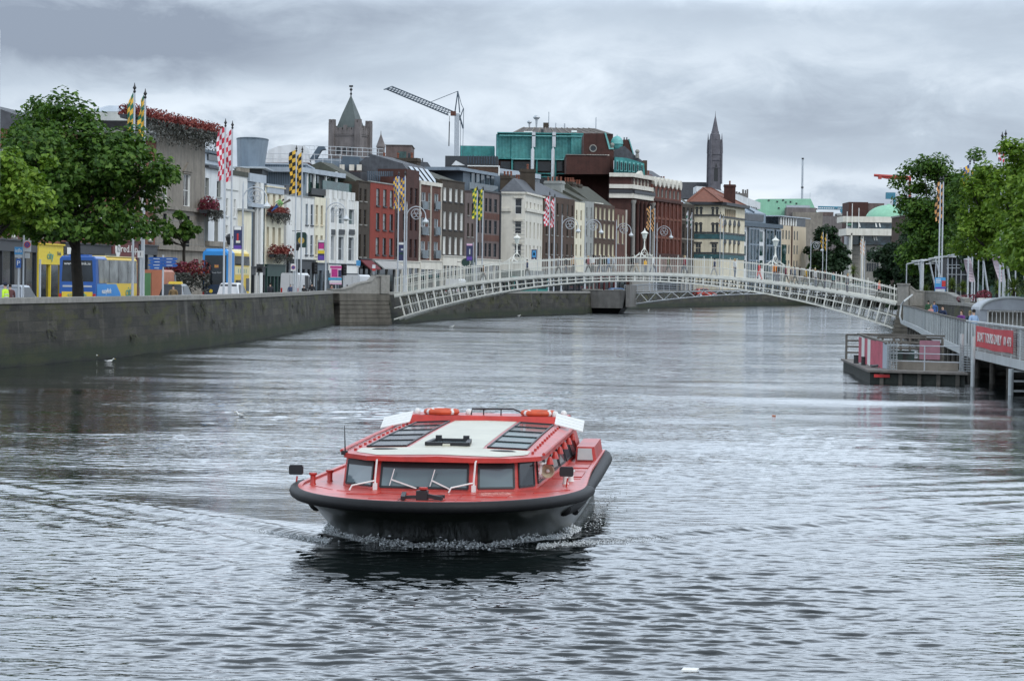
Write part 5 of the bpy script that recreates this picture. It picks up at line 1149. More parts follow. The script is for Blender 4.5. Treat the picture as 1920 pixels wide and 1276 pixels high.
# ---- blue glass office
b = Bld('glass_office', 'blue-glass and white office block with a dark zinc roof', 1384.5, 1463, 549, 577)
b.wall(b.z(424, 1400), 'white2', 16)
for u0_, u1_ in ((1401,1419.5),(1433.5,1446),(1452,1460.5)):
    x0_, x1_ = b.xz(u0_, 450)[0], b.xz(u1_, 450)[0]; o = b.box('curtain_wall', x0_, x1_, -.35, -.004, .3, b.zt-.3, 'glassb'); q = MB(); n_ = max(2, int((x1_-x0_)/2.0))
    for k in range(n_+1): xk = x0_+(x1_-x0_)*k/n_; q.box(xk-.13, xk+.13, -.5, -.352, .3, b.zt-.3)
    for k in range(5): zk = .6+(b.zt-1.2)*k/4; q.box(x0_, x1_, -.47, -.353, zk, zk+.35)
    q.build('mullion', M['zinc'], o)
b.win([(1393.5,1398)], [(428,452),(458,480)], uref=1394, fr='charcoal', panes=('glassg',), rev=.1) if False else None
for u0_, u1_ in ((1395,1398),(1424,1430),(1447.5,1451)):
    for v0_, v1_ in ((453,434),(479,461),(503,488)):
        x0_, z0_ = b.xz(u0_, v0_); x1_, z1_ = b.xz(u1_, v1_); b.box('window', x0_, x1_, -.05, -.004, z0_, max(z1_, z0_+1), 'glassg')
b.box('roof_edge', -.2, b.L, -.7, 2, b.zt+.003, b.z(416, 1400), 'zincd'); zr_ = b.z(416, 1400)+.01
r = MB(); zt_ = b.z(392, 1400, 3); r.add([(-3,2.2,zr_),(b.L-4,2.2,zr_),(b.L-4,2.2,zr_+2.3),(-3,2.2,zr_+2.3),(-3,9,zr_+6),(b.L-12,9,zr_+6),(b.L-4,14,zr_),(-3,14,zr_)], [(0,1,2,3),(3,2,5,4),(4,5,6,7),(1,6,5,2),(0,3,4,7)]); b.put('roof', r, M['zinc'])
for k in range(4): q = MB(); x_ = -2+k*6.5; q.beam((x_, 2.1, zr_+2.4), (x_, 8.9, zr_+6.1), .5, .35); b.put('roof_rib', q, M['zincd'])
b.box('attic_glazing', -2, b.L-6, 2.06, 2.19, zr_+.5, zr_+2.0, 'glass')
# ---- beige office
b = Bld('beige_office', 'plain beige office with slit windows left of the distant tree', 1463.5, 1511.5, 578, 596)
b.win([(1467,1469.4),(1473,1475.4),(1478.5,1480.6),(1488.5,1490.6),(1494,1496)], [(432,449),(459,476),(488,500)], uref=1478, fr='greyr', rev=.1, bars=0, wmin=.8); b.wall(b.z(422, 1465), 'beige', 16)
x0_, x1_ = b.xz(1465.5, 470)[0], b.xz(1473, 470)[0]; b.box('stair_glazing', x0_, x1_, -.1, -.004, .3, b.z(458, 1465), 'glassg'); b.box('downpipe', b.xz(1483.3, 450)[0], b.xz(1484.6, 450)[0], -.2, -.004, .1, b.zt, 'brickd')
b.box('top_storey', 0, b.L+1, .5, 14, b.zt+.003, b.z(406, 1465), 'glass'); q = MB()
for k in range(7): q.box(1+k*1.9, 1.7+k*1.9, .3, .49, b.zt+.1, b.z(407, 1465)); 
b.put('window_frame', q, M['whitep']); b.box('roof', -1, b.L+2.5, -.3, 15, b.z(406, 1465)+.003, b.z(404, 1465), 'zincl')
# ---------------------------------------------------------------- things rising behind the front row
class Sky:
    """a building set out in metres at bearing u0 and distance Y: X across, y away, Z up"""
    def __init__(s, name, label, u0, Y, rot=0, cat='building'):
        s.u0, s.Y, s.k = u0, Y, Y/FP; p = P(u0, 430, Y); s.t = thing(name, label, cat, (p.x, p.y, GZ), rot)
    def X(s, u): return (u-s.u0)*s.k
    def Z(s, v, u=None): return ZV(s.u0 if u is None else u, v, s.Y)-GZ
    def put(s, name, mb, mats, parent=None, smooth=False): return mb.build(name, mats, parent or s.t, smooth)
    def ub(s, name, u0, u1, vT, vB, mat, y0=0, y1=10, parent=None):
        b = MB(); zb = 0 if vB is None else s.Z(vB, u0); b.box(s.X(u0), s.X(u1), y0, y1, zb, s.Z(vT, u0)); return s.put(name, b, M[mat], parent)
    def poly(s, name, pts, mat, y0=0, d=10, parent=None, vec=None):
        b = MB(); b.ext([(s.X(u), y0, s.Z(v, u)) for u, v in pts], vec or (0, d, 0)); return s.put(name, b, M[mat], parent)
M['gothic'] = pm('weathered_gothic_stone', (.17,.15,.145), .9, .25, .6, .3, streak=.5); M['lead'] = pm('green_grey_spire', (.085,.105,.10), .6, .15, .4, streak=.4)
M['gothicd'] = pm('dark_spire_stone', (.12,.115,.13), .9, .25, .5, .3, streak=.4)
# zinc penthouses and roofs
s = Sky('zinc_roof_block', 'ribbed grey-blue zinc roof block behind the cream pub chimneys', 520, 300)
o = s.ub('cladding', 486, 572, 308, None, 'zinc', 0, 12); q = MB()
for k in range(26): x = s.X(487+k*3.3); q.box(x, x+.07, -.05, -.003, s.Z(345), s.Z(309))
s.put('seam', q, M['zincd'], o); s.ub('parapet', 484, 574, 305.5, 308, 'zincl', -.2, 12.2)
s = Sky('white_roof', 'white curved roof with railings behind the yellow and black flags', 540, 330)
s.poly('roof', [(494,305),(494,290),(503,281),(520,274),(545,271),(570,274),(578,305)], 'white2', 0, 12)
q = MB()
for vv_ in (289, 299): q.tube([(s.X(492), -2, s.Z(vv_)), (s.X(640), -2, s.Z(vv_+2))], .04, 4)
for u in range(494, 640, 16): q.tube([(s.X(u), -2, s.Z(307)), (s.X(u), -2, s.Z(289))], .035, 4)
s.put('railing', q, M['steell']); s.poly('plant_stair', [(576,298),(592,273),(604,273),(606,278),(598,280),(588,298)], 'zincd', 2, 2)
s = Sky('zinc_drum', 'flared grey zinc roof drum left of the castle-like tower', 466, 290)
r = MB()
def el(cx, w0, z, d): return [(cx+w0*math.cos(2*PI*i/28), 4+d*math.sin(2*PI*i/28), z) for i in range(28)]
r.loft([el(s.X(462), 25*s.k, s.Z(316), 3.2), el(s.X(465), 29.5*s.k, s.Z(259.5), 4)]); s.put('cladding', r, M['zinc']); r = MB(); r.loft([el(s.X(465), 30*s.k, s.Z(259.4), 4.1), el(s.X(465), 30*s.k, s.Z(257), 4.1)]); s.put('rim', r, M['zincd'])
s.ub('canopy', 437, 502, 314, 316.5, 'zincl', -3, 6); s.ub('louvre_storey', 440, 492, 317, 326, 'charcoal', -1, 6)
for u in (447, 463): s.ub('roof_pipe', u, u+2, 254.5, 258, 'charcoal', 3, 3.3)
s = Sky('zinc_roof_block', 'dark blue-grey roof block with glass railings in front of the castle-like tower', 680, 345)
s.ub('cladding', 640, 672, 293, None, 'zincd', 0, 14); s.ub('side_block', 672.2, 721, 297, None, 'zinc', .5, 14); q = MB()
for u in (677, 688, 699, 711): q.box(s.X(u), s.X(u+6), .36, .49, s.Z(334), s.Z(307))
s.put('window', q, M['glass']); q = MB()
for vv_ in (274, 281, 290): q.tube([(s.X(566), 0, s.Z(vv_)), (s.X(716), 0, s.Z(vv_+5))], .04, 4)
for u in range(568, 716, 10): q.tube([(s.X(u), 0, s.Z(293)), (s.X(u), 0, s.Z(274+(u-566)/30))], .03, 4)
s.put('railing', q, M['steell']); s.ub('lower_block', 572, 641, 296, None, 'zinc', 1, 12)
for u in (636, 654, 668): s.ub('roof_box', u, u+9, 309, 320, 'ivory', -.8, -.1)
s = Sky('brick_tower_block', 'brown brick block with a green bay window beside the little spire', 746, 430)
s.ub('wall', 721.5, 769.5, 272, None, 'brickm', 0, 12); s.ub('window', 744, 760, 284, 298, 'glassg', -.05, -.003); s.ub('window', 763.5, 768, 287, 302, 'glass', -.05, -.003); s.ub('coping', 720, 771, 271, 272, 'granite', -.2, 12.2)
s = Sky('slate_roof_house', 'house with white-topped slate roof behind the dark red brick house', 770, 375)
s.poly('roof', [(712,327),(722,299),(735,300.5),(800,304),(815,327)], 'slate', 0, 8); s.ub('ridge_flashing', 734, 774, 301.5, 303.5, 'whitep', -.1, .3); s.ub('wall', 712, 815, 327.2, None, 'brickd', .1, 8); s.poly('gable_roof', [(716,296),(722,293),(760,325),(752,325)], 'slateg', -2, 1.5); s.ub('vent_pipe', 789, 791, 296, 303, 'charcoal', 1, 1.4)
s = Sky('dark_flat_block', 'dark flat roofed block with roof railings under the teal roof box', 880, 420)
s.ub('wall', 833, 932, 292, None, 'charcoal', 0, 12); q = MB()
for u in range(876, 930, 5): q.tube([(s.X(u), -.1, s.Z(307)), (s.X(u), -.1, s.Z(291))], .06, 4)
s.put('screen', q, M['zincd']); s.poly('white_roof', [(846,312),(854,303),(871,312)], 'white2', -4, 3)
s = Sky('copper_box', 'small teal roof box right of the crane mast', 893, 520)
s.ub('cladding', 861, 925, 273, None, 'copper', 0, 12)
s = Sky('brick_gable', 'brown brick wall with white coping in front of the copper building', 906, 400)
s.ub('wall', 876, 934, 312, None, 'brickw', 0, 3); s.ub('coping', 875, 935.5, 310, 311.8, 'whitep', -.15, 3); s.ub('corner_strip', 933, 935.4, 312, 334, 'whitep', -.12, -.003)
s = Sky('glass_hall', 'long blue-grey glazed roof hall below the copper building', 972, 410)
b_ = MB(); n_ = 22
p0 = (s.X(935), 0); p1 = (s.X(1013), 22)
for k in range(n_):
    f0, f1 = k/n_, (k+.75)/n_; a = (p0[0]+(p1[0]-p0[0])*f0, p0[1]+(p1[1]-p0[1])*f0); c = (p0[0]+(p1[0]-p0[0])*f1, p0[1]+(p1[1]-p0[1])*f1)
    b_.quad((a[0],a[1],s.Z(352,935)), (c[0],c[1],s.Z(352,935)), (c[0],c[1],s.Z(326,935)), (a[0],a[1],s.Z(326,935)))
s.put('glazing', b_, M['glassb']); q = MB(); q.hexa([(p0[0],p0[1]+.1,0),(p1[0],p1[1]+.1,0),(p1[0],p1[1]+6,0),(p0[0],p0[1]+6,0)], [(p0[0],p0[1]+.1,s.Z(325,935)),(p1[0],p1[1]+.1,s.Z(325,935)),(p1[0],p1[1]+6,s.Z(325,935)),(p0[0],p0[1]+6,s.Z(325,935))]); s.put('wall', q, M['zinc'])
q = MB(); z0_, z1_ = s.Z(324.6,935), s.Z(315.5,935); q.hexa([(p0[0]-.2,p0[1]-.8,z0_),(p1[0]+.2,p1[1]-.8,z0_),(p1[0],p1[1]+6,z0_),(p0[0],p0[1]+6,z0_)], [(p0[0]-.2,p0[1]-.8,z1_),(p1[0]+.2,p1[1]-.8,z1_),(p1[0],p1[1]+6,z1_),(p0[0],p0[1]+6,z1_)]); s.put('roof_edge', q, M['zincl'])
# the copper-clad building
s = Sky('copper_building', 'big teal copper-clad building with steel columns and brown roof', 1010, 502)
s.ub('core', 932, 1090, 300, None, 'brickd', 1.6, 22); s.ub('core', 1092.2, 1148, 248.4, None, 'brickd', 3.2, 24)
for i, (u0, u1, y) in enumerate(((928,956,.6),(956,995,.3),(996,1034,.3),(1035,1068,.3),(1068,1092,-.6))):
    o = s.ub('copper_panel', u0, u1, 250 if i else 251, 297.5 if i < 4 else 290, 'copper', y, 20); q = MB()
    n_ = int((u1-u0)/2.6)
    for k in range(1, n_): x = s.X(u0+(u1-u0)*k/n_); q.box(x-.04, x+.04, y-.06, y-.003, s.Z(296 if i < 4 else 288), s.Z(257))
    s.put('seam', q, M['copperl'], o)
s.ub('cornice', 930, 1090, 248, 250, 'copper', -.8, 20); s.ub('cornice', 934, 1088, 253.2, 255, 'copperl', -1.0, -.62); s.ub('sill_band', 957, 1066, 296.5, 299, 'copperl', -.2, .29)
for u in (995, 1033): 
    s.ub('steel_column', u, u+6.5, 248, 276, 'steell', -1.0, .1); q = MB(); q.lathe([(.34, 0), (.34, s.Z(279)-.3), (.1, s.Z(277))], (s.X(u+1.6), -1.5, 0), 12); s.put('steel_column', q, M['steell'], smooth=True)
for u in (957, 1003, 1038): s.ub('copper_post', u, u+3.4, 299, 345, 'copper', .2, 1.5)
for v in (323, 329): s.ub('copper_beam', 957, 1062, v, v+2.5, 'copper', .6, 1.55)
for u0, u1 in ((937,955),(962,993),(1006,1030),(1043,1060)):
    s.ub('window', u0, u1, 302, 320, 'glass', 1.4, 1.59); s.ub('window', u0, u1, 332, 345, 'glass', 1.4, 1.59)
r = MB(); zt = s.Z(248); r.add([(s.X(957),3,zt),(s.X(1148),3,zt),(s.X(1152),26,zt),(s.X(950),26,zt),(s.X(977),9,s.Z(234)),(s.X(1115),9,s.Z(234)),(s.X(1125),20,s.Z(234)),(s.X(977),20,s.Z(234))], [(0,1,5,4),(1,2,6,5),(2,3,7,6),(3,0,4,7),(4,5,6,7)])
M['brownroof'] = pm('brown_standing_seam', (.085,.07,.062), .6, .25, .8, streak=.3); ro = s.put('roof', r, M['brownroof']); q = MB()
for k in range(13):
    u = 962+k*15; t0 = (s.X(u), 2.95, zt+.03); u2 = 977+(u-957)/203*138; q.beam(t0, (s.X(u2), 8.95, s.Z(234)+.05), .14, .12)
s.put('roof_seam', q, M['stone'], ro); s.ub('roof_light', 980, 996, 246, 248, 'whitep', -.2, 2); s.ub('roof_light', 1069, 1079, 244.5, 248, 'whitep', 0, 2); s.ub('chimney', 1017, 1027, 224, 234.2, 'brickb', 10, 12); s.ub('chimney', 1012, 1017, 241, 248, 'charcoal', 2.5, 3)
for u, v, w in ((990.5,222,.5),(1004,213,.7),(1027.5,202,.12),(1041,223,.2),(1058,224,.3),(1118,211,.15)):
    q = MB(); q.tube([(s.X(u), 12, s.Z(235)), (s.X(u), 12, s.Z(v))], [.12, w*.4+.03], 5); 
    if w > .4: q.ball((s.X(u), 12, s.Z(v)), w, w, w*.7, 8, 4)
    s.put('aerial', q, M['steel'])
# brick bank with the copper dome
s = Sky('domed_brick_building', 'tall brick building with a little copper dome and round window', 1130, 483)
s.ub('wall', 1060, 1142, 290.5, None, 'brickd', 0, 20); s.ub('coping', 1059, 1136, 289.2, 290.4, 'granite', -.2, 20)
s.poly('upper_wall', [(1092.5,290),(1092.5,249.5),(1131,249.5),(1140,278),(1149,279),(1149,330),(1140,330),(1140,290)], 'brickd', 1, 16); s.poly('sloped_coping', [(1131,248.5),(1134,248.5),(1143,277),(1149,277.5),(1149,279.5),(1140,279.5)], 'copperl', .8, 16.2)
q = MB(); q.lathe([(.55, -.02), (.55, -.0)], (s.X(1110), .98, s.Z(278)), 16, axis='y'); ow = s.put('round_window', q, M['glass']); q = MB(); q.tube([(s.X(1110)+.62*math.cos(a), .95, s.Z(278)+.62*math.sin(a)) for a in [2*PI*i/18 for i in range(18)]], .12, 6, closed=True); s.put('surround', q, M['granite'], ow)
q = MB()
for k in range(9): q.box(s.X(1099+k*4.8), s.X(1102+k*4.8), .7, .99, s.Z(292), s.Z(289.5))
s.put('dentil_band', q, M['ivory'])
s.poly('slate_roof', [(1149,294),(1149,281),(1158,274),(1170,272),(1186,287),(1204,300),(1204,303)], 'slate', 3, 10); s.poly('brick_gable', [(1167,275),(1168,259),(1178,259),(1187,287),(1180,287)], 'brickd', 5, 1.5); s.poly('gable_coping', [(1178,258),(1180,258),(1189,287),(1187,287)], 'copperl', 4.8, 1.9)
for u in (1170, 1175): s.ub('chimney_pot', u-1, u+1, 254.5, 259, 'charcoal', 5.2, 5.6)
dz = s.Z(266); q = MB(); R0 = 11.5*s.k; q.lathe([(R0*1.05, dz-.15)]+[(R0*math.cos(a), dz+R0*1.2*math.sin(a)) for a in [PI/2*i/8 for i in range(8)]]+[(.08, dz+R0*1.2), (.04, dz+R0*1.4)], (s.X(1156), 4, 0), 20); do = s.put('copper_dome', q, M['copperl'], smooth=True)
q = MB(); q.lathe([(R0*.5, s.Z(289)), (R0*.95, dz-.9), (R0*.95, dz-.16)], (s.X(1156), 4, 0), 16); s.put('drum', q, M['copper'], do)
for u, v in ((1146.5,270),(1194,282)):
    q = MB(); q.ball((s.X(u), 2.5, s.Z(v)), .42, .42, .42, 10, 6); q.lathe([(.4, s.Z(v+12)), (.3, s.Z(v+4))], (s.X(u), 2.5, 0), 8); s.put('ball_finial', q, M['granite'], smooth=True)
o = s.poly('copper_mansard', [(1149,325),(1149.5,296),(1172,298),(1204,308),(1206,330)], 'copper', -3.6, 3.5)
for k in range(7): u = 1152+k*7.6; o2 = s.ub('dormer', u, u+4.4, 302+k*1.1, 322+k*.6, 'copperl', -4.1, -3.61); s.ub('window', u+.9, u+3.5, 305+k*1.1, 320+k*.6, 'glass', -4.16, -4.11, parent=o2)
s.ub('chimney', 1203, 1211, 301, 336, 'brickw', -1, 2)
# castle-like tower
s = Sky('stone_tower', 'battlemented grey church tower with a pointed green-grey spire and weathervane', 655, 560, math.radians(-19))
w = 3.05; z0 = s.Z(256); zt = s.Z(240)
q = MB(); q.box(-w, w, -w, w, 0, z0); q.box(-w-.15, w+.15, -w-.15, w+.15, z0+.002, z0+.35); s.put('wall', q, M['gothic']); q = MB()
for sx, sy, ax in ((0,-1,0),(0,1,0),(-1,0,1),(1,0,1)):
    for k in range(5):
        t_ = -w+.9+k*(2*w-1.8)/4; hgt = zt-z0-.4+(.5 if k == 2 else 0)
        if ax == 0: q.box(t_-.38, t_+.38, sy*w-.25, sy*w+.25, z0+.352, z0+.36+hgt)
        else: q.box(sx*w-.25, sx*w+.25, t_-.38, t_+.38, z0+.352, z0+.36+hgt)
    if ax == 0: q.box(-w, w, sy*w-.22, sy*w+.22, z0+.351, z0+1.3)
    else: q.box(sx*w-.22, sx*w+.22, -w, w, z0+.351, z0+1.3)
s.put('battlement', q, M['gothic'])
for sx in (-1, 1):
    for sy in (-1, 1):
        q = MB(); q.box(sx*w-.62, sx*w+.62, sy*w-.62, sy*w+.62, z0-6, zt+1.0); 
        for a in (-.38, .38):
            for c in (-.38, .38): q.box(sx*w+a-.22, sx*w+a+.22, sy*w+c-.22, sy*w+c+.22, zt+1.002, zt+1.7)
        s.put('turret', q, M['gothic'])
q = MB(); r0 = 2.75*1.41; q.lathe([(r0, z0+.4), (r0*.52, s.Z(214)), (.12, s.Z(180))], n=4); q.v = [(x*math.cos(PI/4)-y*math.sin(PI/4), x*math.sin(PI/4)+y*math.cos(PI/4), z) for x, y, z in q.v]; so_ = s.put('spire', q, M['lead'])
q = MB(); q.tube([(0,0,s.Z(181)), (0,0,s.Z(160))], [.14, .06], 6); q.ball((0,0,s.Z(176)), .28, .28, .28, 8, 5); q.ball((0,0,s.Z(168)), .36, .36, .3, 8, 5); q.box(-.45, .45, -.04, .04, s.Z(163.5), s.Z(160)); s.put('weathervane', q, M['iron'], so_)
for dx in (-1.5, .0, 1.5):
    q = MB(); q.box(dx-.5, dx+.5, -w-.05, -w-.003, s.Z(289), s.Z(281)); q.ext([(dx-.5,-w-.05,s.Z(281)+.001),(dx+.5,-w-.05,s.Z(281)+.001),(dx,-w-.05,s.Z(276))], (0,.045,0)); s.put('belfry_opening', q, M['iron'])
s = Sky('small_spire', 'small grey pointed spire peeping up beside the brick block', 712, 600)
q = MB(); q.lathe([(.95, 0), (.95, s.Z(276)), (1.15, s.Z(275.9)), (.1, s.Z(252)), (.04, s.Z(245))], n=8); s.put('spire', q, M['gothic'])
# crane
s = Sky('tower_crane', 'grey tower crane with a raised lattice jib above the brown brick houses', 854, 480, cat='crane')
q = MB(); q.box(-.45, .45, -.45, .45, 0, s.Z(213)); s.put('mast', q, M['steel'])
def cp(u, v, y=0): return Vector((s.X(u), y, s.Z(v, u)))
q = MB()
tip_t, tip_b, rt, rb = cp(731,162), cp(722,167.5), cp(846,209), cp(838,216)
for dy in (-.5, .5):
    d = Vector((0, dy, 0)); q.tube([tip_b+d*.6, rb+d], .11, 5)
    for k in range(22):
        f0, f1 = k/22, (k+1)/22; q.tube([tip_t.lerp(rt, f0), tip_b.lerp(rb, f0)+d], .05, 4); q.tube([tip_b.lerp(rb, f0)+d, tip_t.lerp(rt, f1)], .05, 4)
q.tube([tip_t, rt], .12, 5); q.tube([cp(716,168), tip_b], .09, 5); q.tube([tip_t, cp(716,168)], .06, 4)
s.put('jib', q, M['zincd'])
q = MB(); ap = cp(855,171)
for u in (850, 859):
    for dy in (-.4, .4): q.tube([ap, cp(u, 211, dy)], .11, 5)
q.tube([ap, cp(803,192)], .06, 5); q.tube([ap, cp(862,196), cp(866.3,204), cp(866.3,241)], .06, 5); q.tube([cp(858,215), cp(866,241)], .16, 5); q.tube([cp(858,226), cp(866,203)], .10, 5); q.tube([cp(866,241), cp(865.5,296)], .04, 4); q.tube([cp(861,228), cp(861,296)], .04, 4)
s.put('tower_head', q, M['zincd']); q = MB(); q.box(s.X(842), s.X(852), -.7, .7, s.Z(217), s.Z(209)); s.put('slewing_cab', q, M['brickc']); q = MB(); q.tube([cp(840,217), cp(840,228)], .04, 4); q.tube([cp(840,228), cp(839.6,274)], .1, 5); s.put('hook_rope', q, M['iron'])
# church spire
s = Sky('church_spire', 'slender dark Gothic church spire rising behind the red tiled roof', 1338, 950, math.radians(12), 'church')
w = 1.95; q = MB(); zb = s.Z(262); q.box(-w, w, -w, w, 0, zb); s.put('tower', q, M['gothicd']); q = MB()
for sx in (-1, 1):
    for sy in (-1, 1):
        q.lathe([(.42, s.Z(345)), (.38, s.Z(288)), (.48, s.Z(287)), (.38, s.Z(270)), (.04, s.Z(250))], (sx*(w+.1), sy*(w+.1), 0), 6); q.lathe([(.32, s.Z(272)), (.3, s.Z(262)), (.03, s.Z(246))], (sx*w*.55, sy*w*.55, 0), 6)
for v in (289, 300, 314): q.box(-w-.25, w+.25, -w-.25, w+.25, s.Z(v+1), s.Z(v))
s.put('pinnacle', q, M['gothicd']); q = MB(); q.lathe([(w*1.1, zb+.01), (w*.95, s.Z(252)), (w*.75, s.Z(250)), (.12, s.Z(217)), (.03, s.Z(208))], n=8); s.put('spire', q, M['gothicd'])
for sy in (0, 1):
    q = MB()
    if sy == 0: q.box(-.75, .75, -w-.08, -w-.004, s.Z(340), s.Z(318)); q.ext([(-.75,-w-.08,s.Z(318)+.01),(.75,-w-.08,s.Z(318)+.01),(0,-w-.08,s.Z(306))], (0,.07,0))
    else: q.box(w+.004, w+.08, -1.0, 1.0, s.Z(340), s.Z(318))
    s.put('belfry_opening', q, M['iron'])
s.poly('nave_roof', [(1268,372),(1276,341),(1324,341),(1352,343),(1366,372)], 'slate', 4, 16)
s = Sky('white_roof', 'long white sloping roof behind the red tiled corner building', 1365, 620)
s.poly('roof', [(1304,372),(1304,349),(1320,350),(1385,365),(1425,380),(1425,392),(1380,390)], 'white2', 0, 10); q = MB()
for k in range(26): u = 1342+k*3; q.box(s.X(u), s.X(u+1.4), -.1, -.004, s.Z(363+k*.55+14), s.Z(360.5+k*.55+14))
s.put('snow_guard', q, M['charcoal']); 
s = Sky('castellated_turret', 'little battlemented parapet showing above the white roof', 1392, 760)
s.ub('wall', 1378, 1402, 362, None, 'gothic', 0, 4); q = MB()
for u0, u1, v in ((1391,1394,355),(1396,1398,356),(1399.5,1402,354.5),(1379,1382,359),(1384,1387,360)): q.box(s.X(u0), s.X(u1), .1, 1.5, s.Z(362), s.Z(v))
s.put('battlement', q, M['gothic'])
s = Sky('mint_roof_hall', 'building with a big pale green copper roof beside the tall thin mast', 1475, 740)
s.poly('roof', [(1405,420),(1421,373),(1519,372.5),(1534,404),(1536,420)], 'copperp', 0, 16); q = MB()
for u, v in ((1439,376),(1455,378),(1466,375),(1471,379),(1480,378),(1491,381),(1458,390),(1522,391),(1529,391)): q.box(s.X(u), s.X(u+3), -.2, -.004, s.Z(v+1.5), s.Z(v-1.2))
s.put('roof_vent', q, M['iron']); s.ub('plant_room', 1470, 1525, 390, 412, 'gothic', -6, -.5); s.ub('plant_screen', 1470, 1514, 385.5, 389.8, 'steel', -5.5, -4); s.ub('stone_storey', 1480, 1535, 399, None, 'stone', -9, -6.1); s.ub('flag_staff', 1519, 1519.6, 361, 373, 'steel', 2, 2.2)
s = Sky('chimney_mast', 'tall thin steel mast standing behind the pale green roof', 1503, 800, cat='mast')
q = MB(); q.tube([(0,0,0), (0,0,s.Z(297))], [.42, .3], 10); s.put('mast', q, M['steel']); q = MB(); q.lathe([(.36, s.Z(299)), (.36, s.Z(296))], n=10); q.lathe([(.4, s.Z(353)), (.4, s.Z(350))], n=10); s.put('collar', q, M['charcoal'])
# civic offices, dome, cranes on the right
s = Sky('civic_offices', 'pale concrete office block with ribbon windows and slab terraces', 1640, 640)
s.ub('wall', 1597, 1665, 458, None, 'granite', 3, 16); s.ub('wall', 1595, 1597.5, 437, None, 'ivory', -1, 3)
s.ub('ribbon_window', 1597, 1672, 441, 457.8, 'glassb', 2, 14); s.ub('slab', 1586, 1720, 428, 440.8, 'ivory', -1, 14); s.ub('ribbon_window', 1600, 1716, 416, 427.8, 'glassb', 2, 14); s.ub('slab', 1582, 1716, 405, 415.8, 'ivory', 1, 14); s.ub('wall', 1665.2, 1700, 441, None, 'granite', 5, 15)
for u in (1614.5,): s.ub('column', u, u+5, 441, None, 'ivory', -.5, .8)
for v in (468, 493):
    for k in range(5): s.ub('window', 1629.5+k*4.7, 1632.6+k*4.7, v, v+15, 'glass', 2.85, 2.99)
for u, v in ((1611,418),(1642,418),(1649,418),(1639,443),(1643,443),(1642,468.5),(1646,468.5),(1651,469)): s.poly('open_casement', [(u,v),(u+2,v),(u+4,v+7.5),(u+1.6,v+7.5)], 'whitep', 1.2, .3)
q = MB()
for k in range(9): q.box(s.X(1597.5), s.X(1614), 2.93, 2.99, s.Z(462+k*8), s.Z(461.3+k*8))
s.put('panel_joint', q, M['concrete'])
for u, v in ((1588.5,397),(1598,382),(1610.5,390)): q = MB(); q.tube([(s.X(u), .5, s.Z(428)), (s.X(u), .5, s.Z(v))], .09, 5); s.put('roof_mast', q, M['whitep'])
s = Sky('brick_block', 'dark red brick block with a flat top left of the green dome', 1625, 800)
s.ub('wall', 1591, 1627, 378.5, None, 'brickd', 0, 16); s.ub('wall', 1627.2, 1658, 380.5, None, 'brickm', 1, 16)
s = Sky('green_dome', 'large pale green copper dome half hidden by the right-hand trees', 1672, 760, cat='dome')
q = MB(); R0 = 44*s.k; zb = s.Z(412); q.lathe([(R0*1.03, 0), (R0*1.03, zb-.2)], n=28, c=(0,7,0)); s.put('drum', q, M['ivory']); q = MB(); q.lathe([(R0*math.cos(a), zb+R0*.66*math.sin(a)) for a in [PI/2*i/10 for i in range(10)]]+[(.5, zb+R0*.66), (.4, zb+R0*.7)], (0,7,0), 32); s.put('dome', q, M['copperp'], smooth=True)
M['cranered'] = pm('red_crane_paint', (.40,.06,.05), .6, .1, 1); M['craneblue'] = pm('blue_crane_paint', (.05,.20,.28), .6, .1, 1)
s = Sky('tower_crane', 'red horizontal crane jib poking out of the right-hand trees', 1665, 900, cat='crane')
q = MB(); q.tube([(s.X(1637),0,s.Z(329)), (s.X(1706),0,s.Z(332))], .5, 5); q.box(s.X(1645), s.X(1651), -.6, .6, s.Z(336), s.Z(328)); q.tube([(s.X(1637),0,s.Z(329)), (s.X(1660),0,s.Z(334)), (s.X(1706),0,s.Z(336))], .3, 5); s.put('jib', q, M['cranered']); q = MB(); q.box(s.X(1703), s.X(1706), -1, 1, 0, s.Z(330)); s.put('mast', q, M['cranered'])
s = Sky('tower_crane', 'blue crane cab beside the edge of the right-hand trees', 1668, 880, cat='crane')
q = MB(); q.box(s.X(1660), s.X(1677), -1, 1, s.Z(373), s.Z(361)); s.put('cab', q, M['craneblue']); q = MB(); q.box(s.X(1674), s.X(1678), -.8, .8, 0, s.Z(373)-.05); s.put('mast', q, M['craneblue'])
s = Sky('tower_crane', 'faint teal crane jib low over the distant rooftops', 1565, 1100, cat='crane')
q = MB(); q.tube([(s.X(1533),0,s.Z(388)), (s.X(1592),0,s.Z(388.5))], .3, 4); q.tube([(s.X(1533),0,s.Z(392)), (s.X(1592),0,s.Z(392.5))], .2, 4)
for k in range(14): q.tube([(s.X(1534+k*4.2),0,s.Z(392)), (s.X(1536+k*4.2),0,s.Z(388))], .12, 4)
q.box(s.X(1564), s.X(1570), -.6, .6, s.Z(391), s.Z(389)); q.box(s.X(1575), s.X(1583), -.6, .6, s.Z(398), s.Z(391)); s.put('jib', q, M['craneblue']); q = MB(); q.box(s.X(1577), s.X(1580), -.6, .6, 0, s.Z(398)-.05); s.put('mast', q, M['craneblue'])
s = Sky('distant_building', 'low grey rooftops in the far distance beyond the river bend', 1560, 900)
s.ub('wall', 1500, 1600, 404, None, 'gothic', 0, 10); s.ub('roof_storey', 1537, 1563, 397, 404, 'brickm', 1, 8); s.ub('roof_storey', 1570, 1596, 400, 404, 'greyr', 1, 8)
